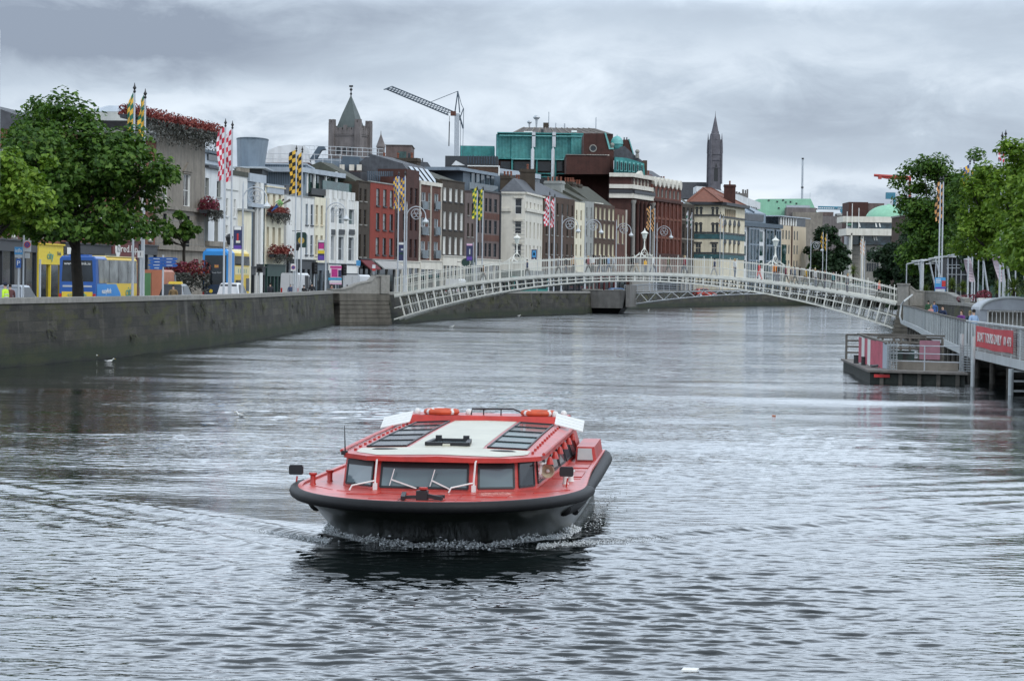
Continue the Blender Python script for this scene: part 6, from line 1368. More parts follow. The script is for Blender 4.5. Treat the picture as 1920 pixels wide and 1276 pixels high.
# ---------------------------------------------------------------- foliage
def leafmat(name, c1, c2, c3, trans=.35):
    mt, nt, b = nodes(name); L = nt.links
    ge = N(nt, 'ShaderNodeNewGeometry'); rp = N(nt, 'ShaderNodeValToRGB'); cr = rp.color_ramp
    cr.elements[0].color = rgb(c1); cr.elements[1].color = rgb(c3); e = cr.elements.new(.5); e.color = rgb(c2)
    L.new(ge.outputs['Random Per Island'], rp.inputs['Fac']); L.new(rp.outputs['Color'], b.inputs['Base Color']); b.inputs['Roughness'].default_value = .55; b.inputs['Specular IOR Level'].default_value = .35
    tr = N(nt, 'ShaderNodeBsdfTranslucent'); L.new(rp.outputs['Color'], tr.inputs['Color']); mx = N(nt, 'ShaderNodeMixShader'); mx.inputs[0].default_value = trans
    L.new(b.outputs[0], mx.inputs[1]); L.new(tr.outputs[0], mx.inputs[2]); L.new(mx.outputs[0], nt.nodes['Material Output'].inputs[0])
    return mt
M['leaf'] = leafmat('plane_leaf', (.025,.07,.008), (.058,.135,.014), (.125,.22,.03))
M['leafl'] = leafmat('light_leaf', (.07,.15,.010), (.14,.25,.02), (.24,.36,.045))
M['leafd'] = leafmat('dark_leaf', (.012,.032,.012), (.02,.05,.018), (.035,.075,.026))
M['palmleaf'] = leafmat('palm_leaf', (.03,.06,.01), (.08,.13,.02), (.18,.22,.05))
M['flower'] = leafmat('red_flowers', (.09,.010,.010), (.22,.028,.022), (.36,.13,.10), .2)
M['flowerd'] = leafmat('trailing_foliage', (.03,.03,.025), (.07,.075,.06), (.16,.16,.15), .2)
M['flowerp'] = leafmat('mixed_flowers', (.12,.01,.02), (.3,.05,.09), (.06,.05,.02), .2)
M['bark'] = pm('bark', (.022,.018,.013), .95, .35, 5, .5)
def leaves_mesh(pts, nrm, size, rng, mat, name='leaves', aspect=.62):
    n = len(pts); nrm = nrm+rng.normal(0, .55, (n, 3)); nrm /= np.linalg.norm(nrm, axis=1, keepdims=True)+1e-9
    ref = rng.normal(0, 1, (n, 3)); a = np.cross(nrm, ref); a /= np.linalg.norm(a, axis=1, keepdims=True)+1e-9; b = np.cross(nrm, a)
    sz = size*rng.uniform(.6, 1.35, (n, 1)); a = a*sz*.5; b = b*sz*.5*aspect
    fold = nrm*sz*.12
    co = np.stack([pts-a, pts-b*.95+fold-a*.1, pts+a, pts+b*.95+fold-a*.1], 1).reshape(-1, 3).astype(np.float32)
    me = bpy.data.meshes.new(name); me.vertices.add(4*n); me.vertices.foreach_set('co', co.ravel()); me.loops.add(4*n); me.polygons.add(n)
    me.loops.foreach_set('vertex_index', np.arange(4*n, dtype=np.int32)); me.polygons.foreach_set('loop_start', np.arange(n, dtype=np.int32)*4); me.update(calc_edges=True); me.materials.append(mat); return me
def tree(name, label, x, y, zb, zc, rx, ry, rz, n, size, mat, seed, nclump=70, trunk=.28, group=None, z0=GZ+.13, lean=0, fill=.35, skew=0):
    rng = np.random.RandomState(seed); t = thing(name, label, 'tree', (x, y, z0), 0, group)
    dirs = rng.normal(0, 1, (nclump, 3)); dirs /= np.linalg.norm(dirs, axis=1, keepdims=True)
    rad = np.where(rng.rand(nclump) < fill, rng.uniform(.15, .7, nclump), rng.uniform(.68, .98, nclump))*(1+.10*np.sin(dirs[:, 0]*5+seed)+.08*np.sin(dirs[:, 2]*7+seed*2))
    dirs[:, 2] = np.where(dirs[:, 2] < -.8, -.8*rng.rand(nclump), dirs[:, 2])
    cc = dirs*rad[:, None]*np.array([rx, ry, rz])+np.array([lean, 0, zc-z0]); cc[:, 0] -= skew*(cc[:, 2]-(zc-z0))
    pts, nr = [], []; per = n//nclump; R = (rx*ry*rz)**(1/3)
    for c, d in zip(cc, dirs):
        rc = R*rng.uniform(.13, .27); k = int(per*(rc/(R*.2))**1.6)
        p = rng.normal(0, 1, (k, 3)); p /= np.linalg.norm(p, axis=1, keepdims=True); rr = rng.rand(k, 1)**.45; o_ = p*rr*rc*np.array([1.15, 1.15, .8]); o_[:, 2] -= .25*(o_[:, 0]**2+o_[:, 1]**2)/rc
        pts.append(c+o_); nr.append(p*.6+d*.3+np.array([0, 0, .8]))
    cr = link('crown', leaves_mesh(np.concatenate(pts), np.concatenate(nr), size, rng, mat), t)
    b = MB(); top = Vector((lean, 0, zc-z0-rz*.25)); fork = Vector((lean*.5, 0, max(1.8, zb-z0+.2)))
    b.tube([(0,0,-.2), (0,0,.3), tuple(fork*.5+Vector((.05,0,0))), tuple(fork), tuple((fork+top)/2+Vector((.1,.1,0))), tuple(top)], [trunk*1.35, trunk*1.05, trunk*.95, trunk*.85, trunk*.55, trunk*.2], 9)
    for i in range(min(22, nclump)):
        c = Vector(cc[i]); f = fork+(top-fork)*rng.uniform(0, .6); m_ = f.lerp(c, .5)+Vector((0, 0, -.08*R if c.z > f.z else .12*R))
        b.tube([tuple(f), tuple(m_), tuple(c)], [trunk*.38, trunk*.24, .025], 5)
    b.build('trunk', M['bark'], t, True); return t
tree('plane_tree', 'big leafy green street tree on the quay in front of the coach', XU(147, 139), 139, 5.2, 9.6, 5.1, 4.4, 4.3, 26000, .34, M['leaf'], 3, 130, .33, 'street trees on the shop side quay', skew=.30, lean=-.35)
tree('plane_tree', 'brighter green street tree cut off by the left edge, nearest the wall', XU(-18, 124), 124, 5.2, 8.0, 3.3, 3.2, 2.5, 12000, .33, M['leafl'], 11, 80, .26, 'street trees on the shop side quay')
tree('plane_tree', 'small green tree against the stone building with flower troughs', XU(344, 232), 232, 6.5, 8.6, 1.9, 1.6, 2.0, 2200, .36, M['leaf'], 5, 26, .16)
tree('plane_tree', 'tall dark green tree at the bridge end of the boardwalk bank', XU(1752, 288), 288, 7, 12.0, 5.5, 5.0, 8.0, 24000, .46, M['leaf'], 21, 130, .34, 'trees along the boardwalk bank')
tree('plane_tree', 'light green tree behind the leaning white frames of the boardwalk', XU(1872, 208), 208, 5.5, 10.2, 4.2, 3.6, 4.9, 18000, .38, M['leafl'], 34, 110, .3, 'trees along the boardwalk bank')
tree('plane_tree', 'yellow-green tree running off the right edge above the palms', XU(1938, 170), 170, 4.8, 9.9, 3.3, 3.2, 5.0, 14000, .36, M['leafl'], 41, 90, .3, 'trees along the boardwalk bank')
tree('plane_tree', 'nearest bright green tree, mostly beyond the right edge of the photo', XU(2012, 126), 126, 4.2, 7.6, 3.4, 3.2, 3.7, 13000, .33, M['leafl'], 77, 90, .28, 'trees along the boardwalk bank')
tree('plane_tree', 'tallest tree top showing between the two right-hand flag pairs', XU(1850, 264), 264, 7, 12.4, 5.2, 3.8, 5.6, 11000, .42, M['leaf'], 47, 70, .3, 'trees along the boardwalk bank')
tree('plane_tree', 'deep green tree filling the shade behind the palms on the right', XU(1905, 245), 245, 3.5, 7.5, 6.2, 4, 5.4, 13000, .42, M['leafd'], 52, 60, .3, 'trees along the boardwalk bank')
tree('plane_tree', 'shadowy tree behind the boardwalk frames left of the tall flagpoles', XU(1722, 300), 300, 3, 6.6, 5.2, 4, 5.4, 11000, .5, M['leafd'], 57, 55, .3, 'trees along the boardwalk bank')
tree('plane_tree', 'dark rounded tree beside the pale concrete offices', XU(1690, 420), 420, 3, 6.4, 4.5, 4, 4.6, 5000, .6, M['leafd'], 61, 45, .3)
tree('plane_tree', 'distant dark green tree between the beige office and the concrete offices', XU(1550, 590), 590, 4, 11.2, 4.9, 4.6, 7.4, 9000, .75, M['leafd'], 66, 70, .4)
tree('plane_tree', 'small far tree in front of the beige office terrace', XU(1524, 600), 600, 4, 8.2, 3.2, 3, 4.2, 3000, .7, M['leaf'], 68, 34, .3)
def flowers(name, label, p, L_, rot, h, d, n, mat, seed, size=.2, drop=.6, group=None, cat='flower box', planter=True):
    rng = np.random.RandomState(seed); t = thing(name, label, cat, p, rot, group)
    x = rng.uniform(0, L_, n); a = rng.normal(0, 1, (n, 3)); a /= np.linalg.norm(a, axis=1, keepdims=True)
    lump = .75+.25*np.sin(x*2.1+seed)+.2*np.sin(x*5.3+seed*2); pts = np.stack([x, a[:, 1]*d*lump, a[:, 2]*h*lump+h*.4], 1)
    link('blossom', leaves_mesh(pts, a, size, rng, mat), t)
    k = int(n*.6); x = rng.uniform(0, L_, k); pts = np.stack([x, -d*rng.uniform(.2, 1, k), -rng.rand(k)**1.5*drop*(1+.4*np.sin(x*3))], 1); link('trailing_leaves', leaves_mesh(pts, np.tile([[0, -1, .2]], (k, 1)), size, rng, M['flowerd']), t)
    if planter: b = MB(); b.hexa([(0,-d*.4,-.35),(L_,-d*.4,-.35),(L_,d*.4,-.35),(0,d*.4,-.35)], [(0,-d*.5,0),(L_,-d*.5,0),(L_,d*.5,0),(0,d*.5,0)]); b.build('trough', M['charcoal'], t)
    return t
def onf(b, x, y, z):
    r = b.rot0; q = b.o+Vector((math.cos(r)*x-math.sin(r)*y, math.sin(r)*x+math.cos(r)*y, z)); return (q.x, q.y, q.z)
zt_ = STONE.zt+.9
flowers('flower_trough', 'long trough of red flowers spilling over the stone building parapet', onf(STONE, -12, -.6, zt_), STONE.L+14, STONE.rot0, .75, .8, 5200, M['flower'], 2, .28, 1.5)
flowers('flower_box', 'red and purple flower basket at the corner of the stone building', onf(STONE, STONE.L-3.5, -.9, 9.0), 4.2, STONE.rot0, .95, .9, 1400, M['flowerp'], 4, .25, .8)
for k in range(3):
    flowers('flower_box', ('dark red flower box under the pub window nearest the glass building', 'dark red flower box under the middle pub window', 'dark red flower box under the pub window nearest the hanging sign')[k], onf(PUB, PUB.xz(499+k*11.2, 398)[0]-.2, -.4, PUB.z(398, 498)), 2.4, PUB.rot0, .55, .5, 500, M['flower'], 7+k, .22, .9, 'flower boxes on the cream pub')
flowers('flower_box', 'row of rusty red flowers above the dark pub shopfront', onf(PUB, .3, -.7, PUB.z(476, 498)), PUB.L-.3, PUB.rot0, .75, .6, 1300, M['flower'], 12, .24, .7)
for i, (u, v, L_, lb) in enumerate(((337, 505, 3.2, 'pinkish red flower tub behind the blue finger signs'), (361, 506, 3.0, 'red flower tub behind the dark taxi, left of the double-decker'))):
    p = P(u, v, 215); flowers('flower_tub', lb, (p.x-L_/2, p.y, p.z-.3), L_, 0, .75, .7, 900, M['flowerp' if i == 0 else 'flower'], 15+i, .24, 1.2, None, 'flower tub')
# cordylines on the boardwalk bank
def palm(label, x, y, z0, h, r, n, seed):
    rng = np.random.RandomState(seed); t = thing('palm_tree', label, 'palm', (x, y, z0), 0, 'palms on the boardwalk bank'); b = MB()
    for i in range(n):
        a = rng.uniform(0, 2*PI); el = rng.uniform(-.5, 1.35); ln = r*rng.uniform(.75, 1.1); w_ = .035
        d = Vector((math.cos(a)*math.cos(el), math.sin(a)*math.cos(el), math.sin(el))); sd = Vector((-math.sin(a), math.cos(a), 0))*w_; c = Vector((0, 0, h))
        p1 = c+d*ln*.55; p2 = c+d*ln+Vector((0, 0, -.25*ln*math.cos(el))); b.add([c+sd*.6, c-sd*.6, p1-sd, p1+sd, p2], [(0, 1, 2, 3), (3, 2, 4)])
    b.build('fronds', M['palmleaf'], t); k = MB(); k.tube([(0,0,0), (.03,0,h*.5), (0,0,h)], [.16, .13, .15], 8); k.build('trunk', M['bark'], t, True); return t
for i, (u, v, Y, r, lb) in enumerate(((1737, 546, QR(1737, 2), .95, 'spiky palm left of the blue advert board'), (1785, 536, QR(1785, 2), 1.0, 'tall spiky palm right of the blue advert board'), (1806, 540, QR(1806, 2), .9, 'spiky palm just left of the white planter'), (1872, 543, QR(1872, 2), .9, 'spiky palm behind the arched shelter'), (1900, 541, QR(1900, 2), 1.05, 'largest yellow-green palm by the right edge'), (1925, 545, QR(1925, 2), .9, 'spiky palm cut off by the right edge'), (1600, 508, 420, 1.6, 'far palm-like bush in front of the concrete offices'))):
    p = P(u, v, Y); palm(lb, p.x, p.y, GZ+.1, p.z-GZ-.1, r, 150, 70+i)
# ---------------------------------------------------------------- people
SKINM = [pm('skin_tone', (.52,.33,.24), .6, .06, 8), pm('skin_tone', (.36,.2,.13), .6, .06, 8), pm('skin_tone', (.6,.4,.31), .6, .06, 8)]
CL = {}
def cloth(c):
    if c not in CL: CL[c] = pm('cloth', c, .85, .12, 5)
    return CL[c]
def body_variant(kind):
    """one continuous figure grown along a jointed skeleton, 1.72 m tall"""
    J = {'pel': (0,0,.95), 'sp': (0,-.01,1.12), 'ch': (0,0,1.32), 'nk': (0,.0,1.47), 'hd0': (0,.015,1.56), 'hd1': (0,.01,1.68)}
    R = {'pel': (.155,.115), 'sp': (.135,.10), 'ch': (.165,.115), 'nk': (.055,.055), 'hd0': (.075,.088), 'hd1': (.068,.08)}
    st = {'walk': (.30, -.28, .14, -.20), 'stand': (.02, -.02, .03, .02), 'lean': (.04, -.05, .30, .28), 'sit': (0, 0, .1, .1)}[kind]
    E = [('pel','sp'),('sp','ch'),('ch','nk'),('nk','hd0'),('hd0','hd1')]
    for i, sg in enumerate((-1, 1)):
        f = st[i]; a = st[2+i] if kind != 'walk' else -st[i]*.75
        n = 'lr'[i]
        J['hip'+n] = (sg*.09, 0, .89); J['kn'+n] = (sg*.10, f*.55+.03, .50); J['an'+n] = (sg*.10, f, .09+(.05 if f < -.1 else 0)); J['to'+n] = (sg*.115, f+.15, .035+(.0 if f > -.1 else .02))
        J['sh'+n] = (sg*.19, 0, 1.40)
        if kind == 'lean': J['el'+n] = (sg*.25, .16, 1.14); J['wr'+n] = (sg*.14, .38, 1.12); J['ha'+n] = (sg*.09, .46, 1.11)
        else: J['el'+n] = (sg*.25, a*.35-.03, 1.12); J['wr'+n] = (sg*.25, a*.9+.03, .89); J['ha'+n] = (sg*.235, a*1.1+.05, .79)
        R.update({'hip'+n: (.095,.095), 'kn'+n: (.06,.062), 'an'+n: (.042,.045), 'to'+n: (.04,.03), 'sh'+n: (.06,.06), 'el'+n: (.042,.042), 'wr'+n: (.028,.03), 'ha'+n: (.03,.022)})
        E += [('pel','hip'+n),('hip'+n,'kn'+n),('kn'+n,'an'+n),('an'+n,'to'+n),('ch','sh'+n),('sh'+n,'el'+n),('el'+n,'wr'+n),('wr'+n,'ha'+n)]
        for k in range(4):      # fingers, slightly curled
            q = J['ha'+n]; w_ = J['wr'+n]; d = (Vector(q)-Vector(w_)).normalized(); nm = 'f%d%s' % (k, n); sp = Vector((0, (k-1.5)*.018, 0)) if kind != 'lean' else Vector(((k-1.5)*.018, 0, 0))
            J[nm] = tuple(Vector(q)+d*(.075-.008*abs(k-1.3))+sp+Vector((-sg*.012, 0, 0))); R[nm] = (.009,.009); E.append(('ha'+n, nm))
        nm = 't'+n; J[nm] = tuple(Vector(J['wr'+n]).lerp(Vector(J['ha'+n]), .6)+Vector((-sg*.01, .045, -.01))); R[nm] = (.011,.011); E.append(('wr'+n, nm))
    names = list(J); me = bpy.data.meshes.new('person'); me.from_pydata([J[k] for k in names], [(names.index(a), names.index(c)) for a, c in E], [])
    o = bpy.data.objects.new('person', me); COL.objects.link(o); o.modifiers.new('skin', 'SKIN'); sd = o.modifiers.new('sub', 'SUBSURF'); sd.levels = 1; sd.render_levels = 1
    for v, k in zip(me.skin_vertices[0].data, names): v.radius = R[k]; v.use_root = (k == 'pel')
    dg = bpy.context.evaluated_depsgraph_get(); out = bpy.data.meshes.new_from_object(o.evaluated_get(dg)); bpy.data.objects.remove(o)
    out.polygons.foreach_set('use_smooth', [True]*len(out.polygons))
    co = [v.co.copy() for v in out.vertices]; no = [v.normal.copy() for v in out.vertices]
    def shell(name, test, inf):
        idx = {}; vs = []; fs = []
        for p in out.polygons:
            if all(test(co[i]) for i in p.vertices):
                f = []
                for i in p.vertices:
                    if i not in idx: idx[i] = len(vs); vs.append(tuple(co[i]+no[i]*inf))
                    f.append(idx[i])
                fs.append(f)
        m_ = bpy.data.meshes.new(name); m_.from_pydata(vs, [], fs); m_.polygons.foreach_set('use_smooth', [True]*len(fs)); m_.update(); return m_
    hand = lambda c: (abs(c.x) > .17 and c.z < .93 and kind != 'lean') or (kind == 'lean' and c.y > .33)
    top = shell('jacket', lambda c: .90 < c.z < 1.475 and not hand(c), .016)
    bot = shell('trousers', lambda c: .09 < c.z < .96 and abs(c.x) < .235 and not (abs(c.x) > .19 and c.z > .7), .012)
    sho = shell('shoes', lambda c: c.z < .11, .012)
    hb = MB(); hb.ball((0, -.012, 1.655), .085, .098, .105, 10, 6); hb.v = [(x, y, max(z, 1.60+.35*max(0, y+.02))) for x, y, z in hb.v]; hair = hb.mesh('hair', M['black'], True); hair.materials.clear()
    hl = MB(); hl.ball((0, -.03, 1.62), .088, .09, .15, 10, 6); hl.v = [(x, min(y, .045-.0*z), max(z, 1.43)) if z > 1.6 else (x, min(y, -.005), max(z, 1.40)) for x, y, z in hl.v]; hairl = hl.mesh('hair', M['black'], True); hairl.materials.clear()
    fb = MB(); fb.ball((-.03, .088, 1.615), .011, .006, .007, 6, 4); fb.ball((.03, .088, 1.615), .011, .006, .007, 6, 4); fb.box(-.022, .022, .082, .091, 1.558, 1.564); fm = fb.mesh('face_features', M['black']); fm.materials.clear()
    for m_ in (out, top, bot, sho, hair, hairl, fm): m_.materials.append(None)
    return dict(body=out, top=top, bot=bot, sho=sho, hair=hair, hairl=hairl, face=fm)
BV = {k: body_variant(k) for k in ('stand', 'walk', 'lean')}
HAIRC = {'black': (.012,.01,.009), 'brown': (.06,.035,.02), 'fair': (.35,.25,.12), 'grey': (.3,.3,.3)}
def onmat(o, mat): o.material_slots[0].link = 'OBJECT'; o.material_slots[0].material = mat
def person(label, x, y, z, rot, kind='stand', top=(.03,.035,.05), bot=(.02,.025,.04), hair='brown', long=False, skin=0, h=1.72, group=None, bag=None, hat=None, vest=None):
    bv = BV[kind]; o = link('person', bv['body'], None, None, (x, y, z), rot); o.scale = (h/1.72,)*3; tag(o, label, 'person', group); onmat(o, SKINM[skin])
    for n, k, m_ in (('jacket', 'top', cloth(top)), ('trousers', 'bot', cloth(bot)), ('shoes', 'sho', cloth((.02,.018,.016))), ('hair', 'hairl' if long else 'hair', cloth(HAIRC[hair]))):
        c = link(n, bv[k], o); onmat(c, m_)
    c = link('face_features', bv['face'], o); onmat(c, cloth((.03,.02,.018)))
    if bag: b = MB(); b.hexa([(-.14,-.28,1.02),(.14,-.28,1.02),(.14,-.125,1.02),(-.14,-.125,1.02)], [(-.11,-.24,1.44),(.11,-.24,1.44),(.11,-.13,1.44),(-.11,-.13,1.44)]); b.build('backpack', cloth(bag), o)
    if hat: b = MB(); b.lathe([(.1, 1.66), (.102, 1.7), (.07, 1.76), (.02, 1.775)], n=10); b.box(-.07, .07, .08, .17, 1.665, 1.68); b.build('cap', cloth(hat), o)
    if vest:
        b = MB(); 
        for zz in (1.08, 1.2): b.lathe([(.185, zz), (.187, zz+.045)], n=14); 
        b.v = [(x_*1.0, y_*.78, z_) for x_, y_, z_ in b.v]; b.build('reflective_band', cloth(vest), o)
    return o
NAVY, BLACK, WHITE, RED, ORANGE, GREY, GREEN, PINK, PURPLE, TAN, DENIM, BLUE, YEL = (.02,.03,.07), (.012,.012,.014), (.6,.6,.6), (.55,.03,.04), (.62,.2,.02), (.2,.2,.21), (.04,.11,.05), (.6,.3,.28), (.13,.03,.18), (.4,.3,.2), (.06,.09,.15), (.05,.12,.3), (.55,.85,.05)
# ---- on the arch bridge
def onbridge(s, lane=1.0): return (BA.x+math.cos(BR)*s-math.sin(BR)*lane, BA.y+math.sin(BR)*s+math.cos(BR)*lane, zdk(s)+.165)
def su(u):      # distance along the bridge for a bearing
    lo_, hi = 0., SX
    for _ in range(40):
        m_ = (lo_+hi)/2; q = onbridge(m_, 1.2); d = Vector(q)-CC; uu = 960+FP/d.dot(FW)*d.dot(CR)
        if uu < u: lo_ = m_
        else: hi = m_
    return (lo_+hi)/2
BP = [(1049, 'person in grey coat walking on the left part of the white bridge', GREY, BLACK, 'walk', 1), (1058, 'person in black beside a grey coat on the white bridge', BLACK, NAVY, 'stand', 1),
 (1102, 'person in dark red jacket left of the white-topped walker on the bridge', (.25,.04,.05), BLACK, 'walk', 1), (1113, 'person in white top in the middle-left group on the bridge', WHITE, BLACK, 'stand', -1), (1121, 'person in black coat right of the white-topped walker on the bridge', BLACK, DENIM, 'walk', 1), (1131, 'person in dark green coat in the middle-left bridge group', (.03,.06,.04), NAVY, 'stand', 1),
 (1151, 'person in pale shirt alone left of the crown lantern', (.4,.42,.45), GREY, 'walk', -1), (1182, 'person with black coat just left of the crown lantern', BLACK, BLACK, 'walk', 1), (1208, 'child-height person in bright yellow jacket under the crown lantern', (.75,.42,.02), DENIM, 'stand', 1), (1224, 'person in white hoodie striding right of the yellow jacket', WHITE, NAVY, 'walk', 1),
 (1285, 'person in dark red top striding past the ornate red building', (.22,.02,.04), NAVY, 'walk', -1), (1421, 'person dressed all in bright red on the right half of the bridge', RED, RED, 'walk', -1), (1452, 'person in orange jacket beneath the right-hand lantern', ORANGE, DENIM, 'stand', 1), (1460, 'person in black jacket beside the orange jacket on the bridge', BLACK, NAVY, 'stand', -1),
 (1481, 'dark-haired person in navy walking down the bridge behind two black coats', NAVY, TAN, 'walk', 1), (1489, 'person in grey-blue top between dark coats on the bridge', (.12,.15,.2), BLACK, 'walk', 1), (1500, 'person in black T-shirt in the crowd on the bridge right side', BLACK, GREY, 'stand', -1), (1519, 'person in black coat leading the right-hand crowd on the bridge', BLACK, BLACK, 'walk', 1), (1527, 'person in pale grey hooded top in the right-hand bridge crowd', (.45,.45,.46), DENIM, 'stand', 1), (1537, 'person in charcoal jacket behind the pale grey hood', (.04,.04,.045), BLACK, 'walk', 1), (1548, 'last dark-coated person at the right end of the bridge crowd', (.03,.02,.03), NAVY, 'stand', -1)]
BP += [(1072, 'person in tan coat strolling left of the middle bridge group', TAN, BLACK, 'stand', 1), (1140, 'person in light blue shirt trailing the middle-left bridge group', (.2,.32,.5), DENIM, 'walk', 1), (1195, 'person in beige trousers just right of the black coat by the crown lantern', GREY, TAN, 'walk', -1), (1250, 'lone person in olive jacket between the white hoodie and dark red top', (.09,.09,.04), BLACK, 'walk', 1), (1338, 'person in navy top in front of the cream corner building', NAVY, GREY, 'walk', -1), (1378, 'person in white shirt between the cream corner building and the red figure', WHITE, DENIM, 'stand', 1),
 (1470, 'person in maroon top next to the orange and black jackets', (.16,.02,.04), BLACK, 'walk', 1), (1509, 'person in mustard top in the thick of the right-hand bridge crowd', (.4,.25,.03), BLACK, 'walk', -1), (1562, 'person in teal top behind the right-hand bridge crowd', (.02,.16,.18), BLACK, 'walk', 1), (1590, 'person in grey T-shirt near the boardwalk end of the bridge', GREY, NAVY, 'stand', -1), (985, 'person in dark blue jacket low on the left side of the bridge', NAVY, BLACK, 'walk', 1), (905, 'person in brown coat climbing the left end of the bridge', (.1,.06,.03), BLACK, 'walk', 1)]
for i, (u, lb, tp, bt, kd, d) in enumerate(BP):
    s = su(u); q = onbridge(s, .7+1.6*((i*37) % 10)/10); rot = BR+(PI/2 if d < 0 else -PI/2)
    person(lb, q[0], q[1], q[2], rot if kd == 'walk' else rot+random.uniform(-.9, .9), kd, tp, bt, ('brown', 'black', 'fair', 'black')[i % 4], i % 3 == 0, (0, 2, 1, 0)[i % 4], 1.42 if 'child' in lb else random.uniform(1.62, 1.84), 'people crossing the arched footbridge', bag=(BLACK if i % 5 == 2 else None))
s = su(1648); q = onbridge(s, 1.2); person('person in pink top at the boardwalk end of the bridge', q[0], q[1], q[2], BR+PI/2, 'walk', (.75,.25,.22), BLACK, 'fair', True, 0, 1.7, 'people crossing the arched footbridge')
# ---- along the shop-side quay
def street(label, u, vhead, Y, rot, **kw):
    p = P(u, vhead, Y); h = kw.pop('h', 1.72); return person(label, p.x, p.y, GZ+.13, rot, h=h, **kw)
street('worker in a yellow high-visibility vest and dark cap by the parking signs', 10, 520, QL(10, 1.6), 1.3, kind='stand', top=YEL, bot=NAVY, hair='black', hat=(.02,.025,.05), vest=(.6,.6,.6), h=1.8)
street('person with a rucksack and tan jacket between the tall poles and dark taxi', 325, 531, QL(325, 1.5), PI, kind='stand', top=(.2,.13,.06), bot=BLACK, hair='black', bag=(.16,.1,.05))
street('person in dark coat on the pavement outside the pub', 507, 526, QL(507, 2.2), .4, kind='walk', top=(.02,.022,.03), bot=BLACK, hair='black', h=1.85)
street('person in navy between the two white van halves by the flagpoles', 545, 528, QL(545, 4), .2, kind='walk', top=(.05,.07,.13), bot=NAVY, hair='grey')
street('person in mauve jacket beside the navy walker at the white van', 550, 528, QL(550, 4.2), -.3, kind='walk', top=(.22,.15,.2), bot=BLACK, hair='brown', long=True)
street('dark-haired person seen from behind at the wall, left of two', 570, 533, QL(570, 1.4), 0, kind='stand', top=(.02,.02,.022), bot=BLACK, hair='black', h=1.66)
street('taller dark-haired person seen from behind at the wall, right of two', 585, 528, QL(585, 1.4), 0.1, kind='stand', top=(.015,.016,.02), bot=BLACK, hair='black', h=1.84)
street('person in reddish top walking past the pink advert panel', 622, 533, QL(622, 2), 1.2, kind='walk', top=(.25,.1,.07), bot=BLACK, hair='brown')
street('dark-haired person in green and pink jacket in front of the white van', 651, 533, 260, .3, kind='stand', top=(.03,.09,.07), bot=BLACK, hair='black', h=1.66)
street('person with white headscarf above the curved stone parapet', 700, 521, 272, 2.6, kind='stand', top=(.4,.36,.36), bot=BLACK, hair='grey', long=True, h=1.74)
street('person in dark clothes on the pavement left of the coach', 19, 533, QL(19, 4), .5, kind='walk', top=(.12,.05,.05), bot=BLACK, hair='black')
# ---------------------------------------------------------------- flags
CK = {}
def ck(c):
    if c not in CK: CK[c] = pm('flag_cloth', c, .75, .08, 3)
    return CK[c]
M['polew'] = pm('grey_pole_paint', (.46,.49,.52), .45, .08, 2, streak=.2)
FR, FW_, FY, FK, FB_, FG, FO = (.55,.03,.06), (.72,.68,.7), (.75,.45,.06), (.02,.018,.015), (.05,.09,.25), (.03,.16,.10), (.65,.35,.14)
def flagpole(label, u, v_top, Y, H0, cells, v0, v1, wpx, c1, c2, seed, group, r=.075, side=-1):
    rng = np.random.RandomState(seed); p = P(u, v_top, Y); H = p.z-GZ; base = P(u, 520, Y)
    t = thing('flagpole', label, 'flagpole', (p.x, p.y, GZ), 0, group); b = MB(); b.lathe([(r*1.5, 0), (r*1.5, .5), (r*1.1, .6), (r, 2), (r*.75, H-.7), (r*.6, H-.6)], n=10); b.build('pole', M['polew'], t, True)
    f = MB(); f.lathe([(r*.6, H-.6), (r*1.2, H-.5), (r*.5, H-.42), (r*1.5, H-.3), (r*.6, H-.18), (.012, H)], n=8); f.build('finial', M['iron'], t, True)
    za, zb = ZV(u, v0, Y)-GZ, ZV(u, v1, Y)-GZ; w_ = wpx*Y/FP; nx, nz = cells; g = MB(); sx, sz = 3, 2; NX, NZ = nx*sx, nz*sz
    ph = rng.rand(4)*6
    def pt(i, j):
        fx, fz = i/NX, j/NZ; z = za+(zb-za)*fz
        narrow = .55+.45*abs(math.sin(fz*3.4+ph[0]))
        x = side*(.07+w_*fx*narrow); y = .22*fx*math.sin(fz*7+ph[1]+fx*3)+.12*math.sin(fx*6+fz*11+ph[2])*fx; z2 = z-.35*fx*(1-fz)*abs(math.sin(ph[3]))-.18*fx
        return (x, y, z2)
    for j in range(NZ):
        for i in range(NX):
            g.quad(pt(i, j+1), pt(i+1, j+1), pt(i+1, j), pt(i, j), ((i//sx)+(j//sz)) % 2)
    g.build('banner', [ck(c1), ck(c2)], t, True); return t
G1 = 'paired flagpoles with checked banners'
def pair(ua, ub, va, vb, Y, v0, v1, w1, w2, c1, c2, cells, colour, where, seed, r=.075, sb=None):
    flagpole('left pole of the %s flag pair %s' % (colour, where), ua, va, Y, 0, cells, v0, v1, w1, c1, c2, seed, G1, r)
    flagpole('right pole of the %s flag pair %s' % (colour, where), ub, vb, Y+1, 0, cells, v0+4, v1+3, w2, c1, c2, seed+1, G1, r, sb or -1)
pair(252.5, 272.5, 155, 166, QL(262), 172, 262, 12, 11, FG, FY, (2, 9), 'green and yellow', 'above the big street tree', 100)
pair(423, 436, 222, 226, QL(430), 238, 336, 15, 17, FR, FW_, (3, 10), 'red and white', 'behind the double-decker bus', 110)
pair(556, 567, 272, 274, QL(561), 281, 362, 13, 12, FY, FK, (2, 11), 'yellow and black', 'beside the pub', 120)
pair(748, 760, 320, 319, QL(754, 3), 328, 390, 9, 12, FB_, FY, (3, 10), 'blue and yellow', 'before the dark red house', 130, .085)
